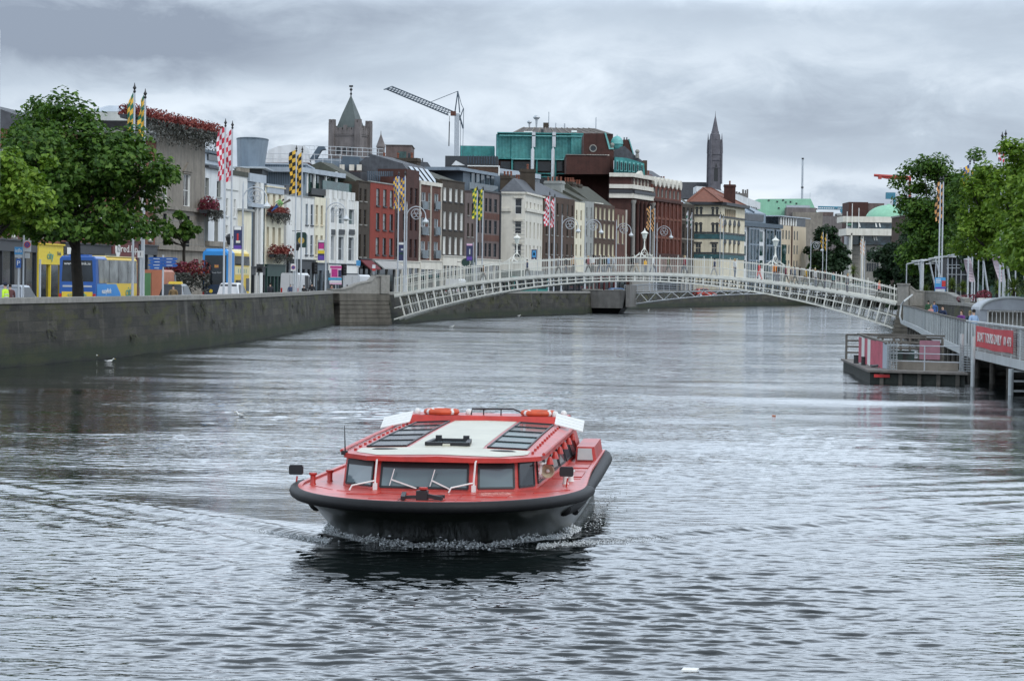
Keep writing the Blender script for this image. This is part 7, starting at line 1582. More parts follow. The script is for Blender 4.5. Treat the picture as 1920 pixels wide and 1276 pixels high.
pair(895, 906, 348, 348, QL(900), 350, 408, 8, 8, (.7,.6,.05), (.04,.14,.05), (2, 10), 'yellow and green', 'before the mauve block', 140, .09)
pair(1031, 1040.5, 358, 362, QL(1036), 367, 422, 10, 7, FR, FW_, (3, 11), 'pink and white', 'before the dark brown terrace', 150, .09)
pair(1220, 1228, 380, 384, QL(1224), 386, 430, 7, 7, FO, FK, (3, 10), 'orange and black', 'by the columned building', 160, .1)
pair(1290, 1297.5, 389, 392, QL(1294), 397, 425, 2.5, 2.5, FW_, FG, (1, 5), 'furled pale', 'left of the cream corner building', 170, .1)
pair(1351, 1357, 396, 400, QL(1354), 404, 424, 1.5, 1.5, FW_, FO, (1, 4), 'furled white', 'in front of the cream corner building', 175, .09)
pair(1543.5, 1550.5, 430, 433, 545, 434, 466, 4, 4, FY, FK, (2, 7), 'yellow and black', 'against the distant dark tree', 180, .1)
pair(1616.5, 1622, 442, 446, 560, 448, 476, 3, 3, FO, FW_, (2, 7), 'orange and white', 'before the concrete offices', 185, .1)
pair(1676, 1682, 447, 450, 540, 452, 480, 2.5, 2.5, (.5,.5,.05), FG, (1, 6), 'yellow-green', 'at the edge of the right-hand trees', 190, .1)
pair(1763.5, 1769, 330, 329, QR(1766, 1.5), 340, 412, 8, 7, FO, FK, (2, 10), 'orange and black', 'rising from the blue advert board', 195, .085)
pair(1819, 1826.5, 296, 294, 226, 308, 352, 15, 6, FB_, FY, (3, 6), 'blue and yellow', 'half sunk in the right-hand trees', 200)
pair(1879.5, 1886, 247, 243, 184, 270, 300, 6, 8, FR, FW_, (2, 5), 'red and white', 'highest at the right edge', 205)
b = MB(); p = P(2.5, 54, 100); t = thing('lamp_post', 'tall plain grey post cut by the left edge of the photo', 'post', (p.x-.12, p.y, GZ)); b.lathe([(.16, 0), (.13, 1), (.09, p.z-GZ-.1), (.05, p.z-GZ)], n=10); b.build('pole', M['polew'], t, True)
# ---------------------------------------------------------------- ornate lamps
def street_lamp_model(H=9.0):
    t = thing('street_lamp', 'x', 'street lamp'); b = MB(); b.lathe([(.16, 0), (.16, .9), (.1, 1.1), (.085, 3), (.07, H-.8), (.09, H-.7), (.06, H-.5), (.05, H+.5), (.01, H+.9)], n=10); b.build('pole', M['polew'], t, True)
    a = MB(); R0 = .95; a.tube([(R0-R0*math.cos(x), 0, H-.6+R0*1.05*math.sin(x)) for x in [PI*i/16 for i in range(17)]], .05, 6); a.tube([(R0+.52*math.cos(x), 0, H-.35+.52*math.sin(x)) for x in [2*PI*i/16 for i in range(16)]], .032, 5, closed=True)
    for x in (PI/2, PI*7/6, -PI/6): a.tube([(R0+.26*math.cos(x)+.2*math.cos(y), 0, H-.35+.26*math.sin(x)+.2*math.sin(y)) for y in [2*PI*i/10 for i in range(10)]], .026, 4, closed=True)
    a.build('scroll_arm', M['polew'], t); l = MB(); l.lathe([(.04, H-.55), (.06, H-.75), (.12, H-.85), (.3, H-1.05), (.33, H-1.12)], (2*R0, 0, 0), 12); lo = l.build('lamp_head', M['steell'], t, True); g = MB(); g.lathe([(.26, H-1.121), (.2, H-1.25), (.05, H-1.32)], (2*R0, 0, 0), 12); g.build('lamp_glass', M['lampglass'], lo, True); return t
LM = None
for i, (u, v, Y, lb) in enumerate(((456, 349, QL(456, 3.2), 'in front of the glass infill building'), (612, 379, QL(612, 3.2), 'in front of the white modern bays'), (763, 386, QL(763, 4), 'in front of the chestnut brick house'), (1054, 408, QL(1054, 3), 'before the dark brown terrace'), (1098, 411, QL(1098, 3), 'before the narrow grey house'), (1156, 418, QL(1156, 3), 'before the small red-topped house'), (1232, 423, QL(1232, 3), 'before the ornate red building'), (1520.5, 452, 560, 'in front of the distant dark tree'), (1652, 476, 520, 'before the concrete offices'))):
    p = P(u, v, Y); H = 9.0; 
    if LM is None: LM = street_lamp_model(); o = LM
    else: o = copy_tree(LM)
    o.location = (p.x, p.y, GZ+.1); sc = (p.z-GZ-.1)/(H+.45); o.scale = (max(sc, .8), max(sc, .8), sc); o.rotation_euler = (0, 0, -.1); tag(o, 'ornate scroll-armed street lamp '+lb, 'street lamp', 'ornate quay lamps')
def old_lamp(label, u, v, Y):
    p = P(u, v, Y); H = p.z-GZ; t = thing('lantern_post', label, 'street lamp', (p.x, p.y, GZ), 0, 'old lantern posts on the quay'); b = MB(); b.lathe([(.13, 0), (.12, .8), (.07, 1), (.05, H-.9), (.08, H-.8)], n=8); b.build('pole', M['polew'], t, True); l = MB(); l.lathe([(.12, H-.8), (.27, H-.25), (.3, H-.24), (.12, H-.05), (.03, H)], n=6); l.build('lantern', M['iron'], t)
old_lamp('dark old-style lantern post beside the red and white flagpoles', 430, 438, QL(430, 2.6)); old_lamp('dark old-style lantern post between the yellow and black flagpoles', 557.5, 453, QL(557.5, 2.6))
# ---------------------------------------------------------------- signs
def signpost(name, label, u, vt, vb, Y, w, parts, post=True, group=None):
    """parts: (v_top, v_bottom, colour material, text, text material)"""
    p = P(u, vt, Y); k = Y/FP; t = thing(name, label, 'sign', (p.x, p.y, GZ+.13), math.atan2(-p.x, p.y)*.0, group)
    if post: b = MB(); b.lathe([(.045, 0), (.045, p.z-GZ-.13)], (0, .06, 0), 8); b.build('post', M['polew'], t, True)
    for (v0, v1, m_, tx, tm, ww) in parts:
        z0, z1 = ZV(u, v1, Y)-GZ-.13, ZV(u, v0, Y)-GZ-.13; b = MB(); b.box(-ww*k/2, ww*k/2, -.02, .02, z0, z1); o = b.build('sign_plate', M[m_], t)
        if tx == 'X':
            c = MB(); r_ = min(ww*k, z1-z0)*.36; c.tube([(r_*math.cos(a), -.03, (z0+z1)/2+r_*math.sin(a)) for a in [2*PI*i/20 for i in range(20)]], r_*.13, 5, closed=True); c.beam((-r_*.7, -.03, (z0+z1)/2-r_*.7), (r_*.7, -.03, (z0+z1)/2+r_*.7), r_*.22, .012); c.beam((-r_*.7, -.034, (z0+z1)/2+r_*.7), (r_*.7, -.034, (z0+z1)/2-r_*.7), r_*.22, .012); c.build('no_stopping_mark', M['signred'], o)
            d = MB(); d.lathe([(r_*.9, -.028), (r_*.9, -.022)], (0, 0, (z0+z1)/2), 20, axis='y'); d.build('blue_disc', M['signblue'], o)
        elif tx: letter(tx, (z1-z0)*.75/(1+tx.count('\n')), M[tm], o, (0, -.035, (z0+z1)/2), width=ww*k*.8 if len(tx) > 2 else None)
    return t
M['signblue'] = pm('sign_blue', (.02,.10,.36), .5, .06, 4); M['signred'] = pm('sign_red', (.5,.03,.03), .5, .06, 4); M['signlb'] = pm('sign_light_blue', (.06,.28,.55), .5, .08, 4); M['signwhite'] = pm('sign_white', (.7,.7,.7), .5, .05, 4)
M['signgrey'] = pm('sign_grey', (.42,.44,.46), .5, .06, 4); M['pink'] = pm('poster_magenta', (.5,.03,.22), .5, .15, 3); M['pinkl'] = pm('poster_pink', (.75,.45,.6), .5, .1, 3); M['cyan'] = pm('poster_cyan', (.04,.35,.55), .5, .15, 3); M['navy'] = pm('navy_banner', (.03,.035,.10), .6, .15, 3); M['violet'] = pm('violet_banner', (.12,.06,.35), .6, .1, 3)
signpost('parking_sign', 'blue P parking sign under a blue information plate by the yellow vest', 35, 464, 560, QL(35, 1.4), 9, [(463, 477, 'signlb', 'info', 'whitep', 15), (477.5, 483, 'signgrey', None, None, 14), (485, 502, 'signblue', 'P', 'whitep', 9.5)])
signpost('no_stopping_sign', 'grey plate with a red-crossed no stopping roundel on a tall post', 44, 441, 560, QL(44, 1.4), 14, [])
YS = QL(44, 1.4)
p = P(51, 451, YS); t = bpy.data.objects['no_stopping_sign']
for (v0, v1, ww, tx) in ((450.5, 472, 14, 'X'), (474, 484, 9.5, None)):
    k = YS/FP; z0, z1 = ZV(51, v1, YS)-GZ-.13, ZV(51, v0, YS)-GZ-.13; xo = 7.5*k; b = MB(); b.box(xo-ww*k/2, xo+ww*k/2, -.03, .01, z0, z1); o = b.build('sign_plate', M['signgrey'], t)
    if tx:
        zz = z1-.21; r_ = .14; c = MB(); c.tube([(xo+r_*math.cos(a), -.04, zz+r_*math.sin(a)) for a in [2*PI*i/20 for i in range(20)]], .024, 5, closed=True); c.beam((xo-.1, -.045, zz-.1), (xo+.1, -.045, zz+.1), .035, .012); c.beam((xo-.1, -.049, zz+.1), (xo+.1, -.049, zz-.1), .035, .012); c.build('no_stopping_mark', M['signred'], o); d = MB(); d.lathe([(.13, -.036), (.13, -.031)], (xo, 0, zz), 18, axis='y'); d.build('blue_disc', M['signblue'], o)
for u, Y, vt, lb in ((75.5, QL(75.5, 1.5), 486, 'plain thin post in front of the yellow shopfront'), (266.5, QL(266.5, 1.9), 440, 'grey pole between the two green and yellow flagpoles')):
    p = P(u, vt, Y); t = thing('post', lb, 'post', (p.x, p.y, GZ)); b = MB(); b.lathe([(.05, 0), (.05, p.z-GZ)], n=8); b.build('pole', M['polew'], t, True)
signpost('speed_limit_sign', 'round white speed sign on the poles right of the coach', 263.5, 470, 560, QL(263.5, 1.8), 8, [(470, 483, 'signwhite', '1', 'iron', 11)])
t = thing('finger_post', 'post with dark blue finger signs pointing both ways behind the taxi', 'sign', tuple(P(306, 478, QL(306, 2.5)).xy)+(GZ,)); k = QL(306, 2.5)/FP; H = ZV(306, 478, QL(306, 2.5))-GZ; b = MB(); b.lathe([(.06, 0), (.06, H)], n=8); b.build('post', M['polew'], t, True)
for v, x0, x1 in ((485, -24, 0), (485.2, .5, 24), (491, -22, 0), (491.2, .5, 22), (497, -24, 0), (497.2, .5, 24), (502.5, -22, -1)):
    b = MB(); z = ZV(306, v, QL(306, 2.5))-GZ; xa, xb = x0*k, x1*k; tip = xa-.15 if x0 < -1 else xb+.15; pts = [(xa,-.05,z-.09),(xb,-.05,z-.09),(xb,-.05,z+.09),(xa,-.05,z+.09)]
    if x0 < -1: pts.append((xa-.14,-.05,z))
    else: pts.insert(2, (xb+.14,-.05,z))
    b.ext(pts, (0, -.03, 0)); o = b.build('finger', M['signblue'], t); c = MB(); c.box(xa+.2, xb-.2, -.09, -.081, z-.025, z+.02); c.build('lettering', M['steell'], o)
t = thing('pub_sign', 'green hanging pub sign with a golden emblem', 'sign', onf(PUB, PUB.L-.6, -2.2, 0), 0)
k = 278/FP; z0, z1 = ZV(534, 462, 278)-GZ, ZV(534, 435, 278)-GZ; b = MB(); b.box(-.55, .6, -.06, .06, z0, z1); b.ext([(-.55,-.06,z1+.001),(.6,-.06,z1+.001),(.45,-.06,z1+.14),(-.4,-.06,z1+.14)], (0,.12,0)); o = b.build('board', M['pubgreen'], t); e = MB(); e.lathe([(.36, -.075), (.36, -.062)], (.02, 0, (z0+z1)/2), 18, axis='y'); e.build('emblem', M['gold'], o); b = MB(); b.beam((0,.05,z1+.3), (-1.2,2.2,z1+.3), .06, .06); b.beam((0,0,z1+.13), (0,0,z1+.34), .04, .04); b.build('bracket', M['iron'], t)
def lampbanner(label, u, vt, vb, Y, wpx, bands):
    k = Y/FP; p = P(u, vt, Y); t = thing('lamp_banner', label, 'banner', (p.x, p.y, GZ), 0, 'festival banners on lamp posts'); H = p.z-GZ
    b = MB(); b.box(-wpx*k/2, wpx*k/2, -.03, .0, ZV(u, vb, Y)-GZ, H); o = b.build('banner', M['navy'], t)
    for (a, c, m_, x0, x1) in bands: q = MB(); q.box(-wpx*k/2+x0*wpx*k, -wpx*k/2+x1*wpx*k, -.04, -.031, ZV(u, vt+(vb-vt)*c, Y)-GZ, ZV(u, vt+(vb-vt)*a, Y)-GZ); q.build('print', M[m_], o)
    q = MB(); q.tube([(wpx*k/2+.1, 0, 0), (wpx*k/2+.1, 0, H+.2)], .05, 6); q.tube([(-wpx*k/2, 0, H+.03), (wpx*k/2+.1, 0, H+.03)], .025, 5); q.build('post', M['polew'], t)
lampbanner('dark banner with red figure and violet foot behind the double-decker', 446, 425, 467, QL(446, 3), 16, [(0, .14, 'whitep', .08, .9), (.3, .62, 'signred', .4, .6), (.62, .72, 'ivory', .3, .8), (.84, 1, 'violet', .05, .95)])
lampbanner('colourful banner in red, yellow and violet in front of the cream building', 602.5, 451, 488, QL(602.5, 3), 12.5, [(0, .08, 'whitep', .05, .95), (.12, .42, 'pink', .12, .9), (.42, .5, 'ivory', .1, .9), (.5, .66, 'yellow', .0, 1), (.76, .98, 'violet', 0, 1)])
lampbanner('navy banner between the blue and yellow flagpoles', 753, 455, 491, QL(753, 5), 11.5, [(0, .1, 'whitep', .05, .95), (.3, .4, 'steell', .4, .8), (.5, .62, 'pubgreen', .1, .8), (.93, 1, 'whitep', .05, .95)])
lampbanner('navy banner left of the mauve block and yellow flags', 880.5, 457, 489, QL(880.5, 3), 12, [(0, .1, 'pinkl', .05, .95), (.3, .62, 'steell', .45, .62), (.75, .95, 'violet', .1, .9)])
lampbanner('small blue poster banner before the ivory corner house', 1001.5, 468, 486, QL(1001.5, 3), 10, [(.1, .8, 'signlb', .15, .85), (.3, .6, 'pinkl', .35, .65)])
t = signpost('advert_sign', 'pink and cyan poster panel on a post beside the white van', 630, 498, 545, 258, 20, [(498, 526, 'pinkl', None, None, 20)]); o = [c for c in t.children if c.name.startswith('sign_plate')][0]; k = 258/FP
for (u0, u1, v0, v1, m_) in ((622, 633, 504, 519, 'pink'), (619, 641, 499, 502.5, 'pink'), (616, 641, 520.5, 525, 'cyan'), (634.5, 640, 506, 519, 'navy'), (618, 641, 526, 530, 'signwhite'), (618.5, 641, 530.2, 533, 'pinkl')):
    b = MB(); b.box((u0-630)*k, (u1-630)*k, -.04, -.022, ZV(630, v1, 258)-GZ-.13, ZV(630, v0, 258)-GZ-.13); b.build('print', M[m_], o)
signpost('no_stopping_sign', 'white no stopping sign by the yellow and black flagpoles', 550, 494, 545, QL(550, 2.2), 9, [(494.5, 508, 'signwhite', 'X', None, 9.5)])
signpost('street_sign', 'blue round-topped street sign left of the burgundy awning', 672, 486, 540, 268, 8, [(488, 498, 'signlb', None, None, 8), (498.3, 501, 'signgrey', None, None, 6)]); signpost('street_sign', 'white and red street notice before the grey awning', 701, 496, 540, 270, 6, [(496.5, 503, 'signwhite', None, None, 6), (503.3, 507.5, 'signred', None, None, 6)])
def traffic_light(label, u, v, Y):
    p = P(u, v, Y); t = thing('traffic_light', label, 'traffic light', (p.x, p.y, GZ), .5, 'traffic lights at the bridge end'); H = p.z-GZ; b = MB(); b.lathe([(.06, 0), (.06, H)], (0, .2, 0), 8); b.build('post', M['polew'], t, True); h = MB(); h.box(-.2, .2, -.12, .12, H-.95, H); h.box(-.3, .3, .121, .14, H-1.05, H+.1); ho = h.build('housing', M['black'], t)
    for i in range(3): l = MB(); l.lathe([(.09, -.16), (.09, -.125)], (0, 0, H-.17-i*.3), 10, axis='y'); l.build('lens', M['charcoal'], ho)
traffic_light('traffic light with grey back before the blue-grey shopfront', 591, 493, QL(591, 3)); traffic_light('traffic light right of the pink poster panel', 646, 497, 262)
signpost('pub_board', 'dark board sign with white lettering by the pub corner', 487, 494, 545, 225, 12, [(495, 511, 'charcoal', None, None, 12), (502, 504, 'signwhite', None, None, 7), (505, 508, 'signwhite', None, None, 9)])

# mannequin over the pub windows, round shop signs
p = P(521, 391, 276); o = person('mannequin in blue trousers and light green top leaning out over the pub flower boxes', p.x, p.y, p.z, 0, 'walk', (.25,.5,.18), (.06,.14,.38), 'black', False, 2, 2.0); o.name = 'mannequin'; o['category'] = 'mannequin'; o.rotation_euler = (math.radians(12), math.radians(52), math.radians(-15)); o.location = P(509, 395, 276)
b = MB(); b.tube([(.12,.42,1.05), (.2,.6,1.55), (.26,.66,1.9)], [.05,.09,.13], 8); b.build('club', M['stone'], o, True)
for u, v, Y, r_, m_, lb in ((784, 495, 345, .55, 'charcoal', 'round dark shop sign under the chestnut brick house'), (873, 492, 350, .6, 'pubgreen', 'round dark green shop sign under the narrow brick house')):
    p = P(u, v, Y); t = thing('shop_sign', lb, 'sign', tuple(p), 0, 'round shop signs'); b = MB(); b.lathe([(r_, -.05), (r_, .05)], n=20, axis='y'); b.build('disc', M[m_], t); b = MB(); b.tube([((r_+.02)*math.cos(a), -.06, (r_+.02)*math.sin(a)) for a in [2*PI*i/20 for i in range(20)]], .05, 5, closed=True); b.build('rim', M['ivory'], t); b = MB(); b.beam((0, .05, 0), (-1.2, 3.0, .1), .07, .07); b.build('bracket', M['iron'], t)
# ---------------------------------------------------------------- boardwalk bank
M['meshg'] = pm('galvanised_mesh', (.30,.325,.33), .5, .15, 3, metal=.2, streak=.2); M['paleg'] = pm('pale_grey_paint', (.50,.53,.53), .5, .08, 2, streak=.3); M['bannerr'] = pm('red_banner', (.50,.035,.045), .6, .1, 2); M['decking'] = pm('deck_boards', (.17,.155,.14), .85, .25, 3, .2, streak=.3)
M['fabric'] = pm('mauve_fabric', (.45,.37,.41), .8, .08, 2, streak=.2); M['cladk'] = pm('kiosk_zinc', (.34,.36,.39), .45, .1, 2, streak=.3)
BW = [Vector(q) for q in ((34.2,224), (31,197), (27.8,172), (24.8,148), (21.7,122), (20.7,105), (19.9,92))]
DZ = 1.45
def boardwalk():
    t = thing('boardwalk', 'raised timber boardwalk with grey mesh fence along the right bank', 'boardwalk'); d = MB(); k = MB()
    inner = [Vector(q) for q in offs(RW, .05)]
    def wallx(y):
        for a, c in zip(RW[:-1], RW[1:]):
            if a[1] <= y <= c[1]: return a[0]+(c[0]-a[0])*(y-a[1])/(c[1]-a[1])-.1
    for a, c in zip(BW[:-1], BW[1:]):
        n = 4
        for i in range(n):
            p, q = a.lerp(c, i/n), a.lerp(c, (i+1)/n); pw, qw = Vector((wallx(p.y), p.y)), Vector((wallx(q.y), q.y))
            d.hexa([(p.x,p.y,DZ-.12),(q.x,q.y,DZ-.12),(qw.x,q.y,DZ-.12),(pw.x,p.y,DZ-.12)], [(p.x,p.y,DZ),(q.x,q.y,DZ),(qw.x,q.y,DZ),(pw.x,p.y,DZ)])
        k.beam((a.x-.05, a.y, 1.24), (c.x-.05, c.y, 1.24), .14, .36)
    d.build('deck', M['decking'], t); k.build('edge_beam', M['paleg'], t)
    for a, c in zip(BW[:-1], BW[1:]):
        n = int((c-a).length/6)+1
        for i in range(n):
            s = MB(); p = a.lerp(c, i/n); s.tube([(p.x+.5, p.y, -1.5), (p.x+.5, p.y, DZ-.13)], .14, 8); s.beam((p.x+.1, p.y, 1.15), (wallx(p.y), p.y, 1.15), .2, .25); s.build('pile', M['wood'], t)
    for i, (a, c) in enumerate(zip(BW[:-1], BW[1:])):
        f = MB(); L_ = (c-a).length; near = a.y < 125
        for h in range(13): z = DZ+.06+h*.095; f.beam((a.x, a.y, z), (c.x, c.y, z), .02, .028)
        n = int(L_/(.30 if near else .42))
        for j in range(n+1): p = a.lerp(c, j/n); f.box(p.x-.012, p.x+.012, p.y-.014, p.y+.014, DZ, DZ+1.22)
        fo = f.build('mesh_fence', M['meshg'], t)
        r = MB(); r.beam((a.x, a.y, DZ+1.29), (c.x, c.y, DZ+1.29), .16, .07); r.build('handrail', M['wood'] if i < 4 else M['paleg'], fo)
        n = int(L_/2.6)
        for j in range(n): p = a.lerp(c, (j+.5)/n); q = MB(); q.beam((p.x-.02, p.y, DZ-.3), (p.x-.02, p.y, DZ+1.25), .05, .12); q.build('post', M['paleg'], fo)
    for j in range(4): sl = MB(); p = BW[4].lerp(BW[5], .02+.065*j); sl.hexa([(p.x-.12,p.y-.05,DZ-.1),(p.x-.08,p.y-.05,DZ-.1),(p.x-.08,p.y+.05,DZ-.1),(p.x-.12,p.y+.05,DZ-.1)], [(p.x-.12,p.y-.22,DZ+1.2),(p.x-.08,p.y-.22,DZ+1.2),(p.x-.08,p.y+.22,DZ+1.2),(p.x-.12,p.y+.22,DZ+1.2)]); sl.build('tapered_slat', M['paleg'], t)
    e = MB(); p = BW[0]; pts = [(p.x-.1, p.y, DZ-.35), (p.x-.25, p.y+.4, DZ+.3), (p.x-.1, p.y+.6, DZ+1.3), (p.x+.05, p.y+.1, DZ+1.6), (p.x+.9, p.y+.9, DZ+2.2)]; e.tube(pts, [.09, .08, .08, .09, .07], 8); e.build('end_post', M['paleg'], t, True)
    return t
boardwalk()
# red banner with lettering on the fence
def tour_banner():
    a, c = BW[4].lerp(BW[5], .28), BW[5].lerp(BW[6], .02); a = a+Vector((-.14, 0)); c = c+Vector((-.14, 0)); L_ = (c-a).length
    t = thing('tour_banner', 'red banner with white boat tours lettering tied to the boardwalk fence', 'banner', (a.x, a.y, 0), math.atan2(c.y-a.y, c.x-a.x))
    b = MB(); nx = 40
    z0 = lambda f: 1.62+.03*math.sin(f*9); z1 = lambda f: 2.56+.025*math.sin(f*7+1)
    yy = lambda f: -.03+.02*math.sin(f*23)
    for i in range(nx):
        f0, f1 = i/nx, (i+1)/nx; b.hexa([(L_*f0,yy(f0)-.01,z0(f0)),(L_*f1,yy(f1)-.01,z0(f1)),(L_*f1,yy(f1)+.01,z0(f1)),(L_*f0,yy(f0)+.01,z0(f0))], [(L_*f0,yy(f0)-.01,z1(f0)),(L_*f1,yy(f1)-.01,z1(f1)),(L_*f1,yy(f1)+.01,z1(f1)),(L_*f0,yy(f0)+.01,z1(f0))])
    o = b.build('cloth', M['bannerr'], t)
    letter('BOAT TOURS DAILY', .62, M['whitep'], o, (L_*.40, -.07, 2.08), width=L_*.66); letter('01 473', .55, M['whitep'], o, (L_*.88, -.07, 2.08), width=L_*.18)
tour_banner()
def kiosk():
    Y = 127; p = P(1829, 590, Y); x0 = p.x; w = 3.1; t = thing('boat_kiosk', 'arch-roofed grey metal shelter with a barred window on the boardwalk', 'kiosk', (x0+.2, Y, DZ), 0)
    n = 14; zs, rise = 1.78, .62; arc = [(w/2-w/2*math.cos(PI*i/n), zs+rise*math.sin(PI*i/n)) for i in range(n+1)]
    b = MB(); b.ext([(x, -.2, z) for x, z in arc], (0, 2.6, 0)); b.build('roof', M['cladk'], t, False)
    e = MB(); e.tube([(x, -.24, z+.02) for x, z in arc], .07, 6); e.build('roof_edge', M['paleg'], t)
    c = MB()
    for x in (0, w-.35): c.box(x, x+.35, -.1, .2, 0, zs-.002)
    c.box(.35, w-.35, -.05, .1, 0, .62); c.box(0, .12, .2, 2.2, 0, zs-.002); c.box(w-.12, w, .2, 2.2, 0, zs-.002); c.build('wall', M['cladk'], t)
    g = MB(); g.quad((.35,1.6,.62),(w-.35,1.6,.62),(w-.35,1.6,zs),(.35,1.6,zs)); g.build('poster_board', M['ivory'], t)
    r = MB()
    for k in range(12): x = .42+k*(w-.84)/11; r.box(x-.014, x+.014, -.04, -.01, .7, zs-.1)
    for z in (.66, zs-.08): r.box(.36, w-.36, -.06, 0, z, z+.06)
    for x in (.38, w-.42): r.box(x, x+.05, -.06, 0, .66, zs-.05)
    r.build('bar_window', M['whitep'], t)
kiosk()
# ---------------------------------------------------------------- pontoon
M['pontoon'] = pm('wet_dark_timber', (.022,.027,.022), .7, .5, 2, .4, streak=.6, dirt=(.012,.016,.008)); M['sheetp'] = pm('faded_pink_sheet', (.34,.16,.20), .7, .2, 2); M['sheetr'] = pm('torn_red_white_print', (.5,.10,.14), .6, .3, 1)
def pontoon():
    o = Vector((16.0, 114.2, 0)); fx = Vector((3.9, -1.9, 0)); bx = Vector((1.0, 17.0, 0)); t = thing('pontoon', 'dark timber landing pontoon with railings moored beside the boardwalk', 'pontoon', o, 0)
    def q(a, c, z): v = fx*a+bx*c; return (v.x, v.y, z)
    b = MB(); b.hexa([q(0,0,-.5),q(1,0,-.5),q(1,1,-.5),q(0,1,-.5)], [q(0,0,.50),q(1,0,.50),q(1,1,.50),q(0,1,.50)]); b.build('float', M['pontoon'], t)
    d = MB(); d.hexa([q(-.03,-.02,.502),q(1.02,-.02,.502),q(1.02,1.01,.502),q(-.03,1.01,.502)], [q(-.03,-.02,.60),q(1.02,-.02,.60),q(1.02,1.01,.60),q(-.03,1.01,.60)]); d.build('deck', M['decking'], t)
    for k in range(5): f = MB(); f.box(*(lambda v: (v[0]-.08, v[0]+.08, v[1]-.16, v[1]-.02))(q(.12+.2*k, 0, 0)), -.3, .5); f.build('rubbing_strip', M['wood'], t)
    def rail(a, c, zs, name='railing', mat='steell', posts=3, r=.025):
        m_ = MB()
        for z in zs: m_.tube([q(*a, z), q(*c, z)], r, 6)
        for i in range(posts): k = i/(posts-1); m_.tube([q(a[0]+(c[0]-a[0])*k, a[1]+(c[1]-a[1])*k, .6), q(a[0]+(c[0]-a[0])*k, a[1]+(c[1]-a[1])*k, max(zs))], r*1.3, 6)
        m_.build(name, M[mat], t)
    rail((.22, .06), (.98, .06), (1.0, 1.35, 1.7), mat='steel'); rail((.02, .95), (.9, .95), (.95, 1.25, 1.55, 1.85), mat='wood', posts=5, r=.05); rail((.25, .5), (.98, .5), (.9, 1.15, 1.4, 1.65, 1.9), mat='wood', posts=5, r=.05)
    w_ = MB(); w_.hexa([q(.30,.09,.602),q(.97,.09,.602),q(.97,.098,.602),q(.30,.098,.602)], [q(.30,.09,1.02),q(.97,.09,1.02),q(.97,.098,1.02),q(.30,.098,1.02)]); w_.build('timber_panel', M['stone'], t)
    s = MB(); s.beam(q(.03,.52,2.02), q(1.0,.5,2.02), .22, .09); s.beam(q(.03,.52,2.02), q(.22,.1,1.75), .14, .1); s.build('top_rail', M['wood'], t)
    p = MB()
    for i in range(8): 
        f0, f1 = i/8, (i+1)/8; A = lambda f: (.03+.15*f, .50-.36*f)
        p.quad(q(*A(f0), .68), q(*A(f1), .68-.02*i), q(*A(f1), 1.9-.1*f1), q(*A(f0), 1.9-.1*f0), i % 2 if i in (1, 3, 4, 6) else 0)
    p.build('painted_sheet', [M['sheetr'], M['whitep']], t); g = MB(); g.quad(q(.18,.14,.62),q(.22,.08,.62),q(.22,.08,1.72),q(.18,.14,1.78)); g.build('grey_sheet', M['zincl'], t)
    h = MB(); h.quad(q(.72,.49,.9),q(.95,.49,.9),q(.95,.49,1.8),q(.72,.49,1.8)); h.build('pink_sheet', M['sheetp'], t); h = MB(); h.quad(q(.36,.48,.85),q(.66,.48,.85),q(.66,.48,1.3),q(.36,.48,1.3)); h.build('glass_sheet', M['glassg'], t)
    for a0, a1 in ((.20, .30), (.97, 1.08)):
        m_ = MB()
        for k in range(11): m_.beam(q(a0, .06, .65+k*.11), q(a1, .03, .65+k*.11), .02, .035)
        for k in range(4): a = a0+(a1-a0)*k/3; m_.beam(q(a, .05, .6), q(a, .05, 1.85), .035, .035)
        m_.build('mesh_screen', M['meshg'], t)
    for a, c in ((.02, .55), (.06, .40)):
        m_ = MB(); m_.lathe([(.13, .6), (.12, .95), (.14, .96), (.14, 1.0)], q(a, c, 0), 10); m_.build('bollard', M['iron'], t)
    r = MB(); v = q(.12, 0, 0); r.box(v[0]-.35, v[0]+.35, v[1]-.22, v[1]-.17, .28, .42); r.build('red_plate', M['signred'], t)
    r = MB(); r.tube([q(.10,.25,.64), q(.16,.2,.7), q(.2,.25,.66), q(.15,.3,.64), q(.1,.26,.66)], .06, 6); r.build('rope_coil', M['iron'], t)
    for a, c in ((1.06, -.04), (1.1, .3)):
        m_ = MB(); m_.tube([q(a, c, -1.4), q(a, c, 2.2)], .09, 8); m_.build('pile', M['paleg'], t, True)
pontoon()
def jetty():
    t = thing('mooring_piles', 'pair of white steel piles with crossbars under the boardwalk at the right edge', 'piles', (20.3, 104, 0)); b = MB()
    for x in (0, .9): b.tube([(x, 0, -1.5), (x, 0, 1.05)], .11, 8)
    for z in (.15, .55, .95): b.beam((-.1, 0, z), (1.6, .1, z), .1, .08)
    b.build('pile', M['paleg'], t, True)
jetty()
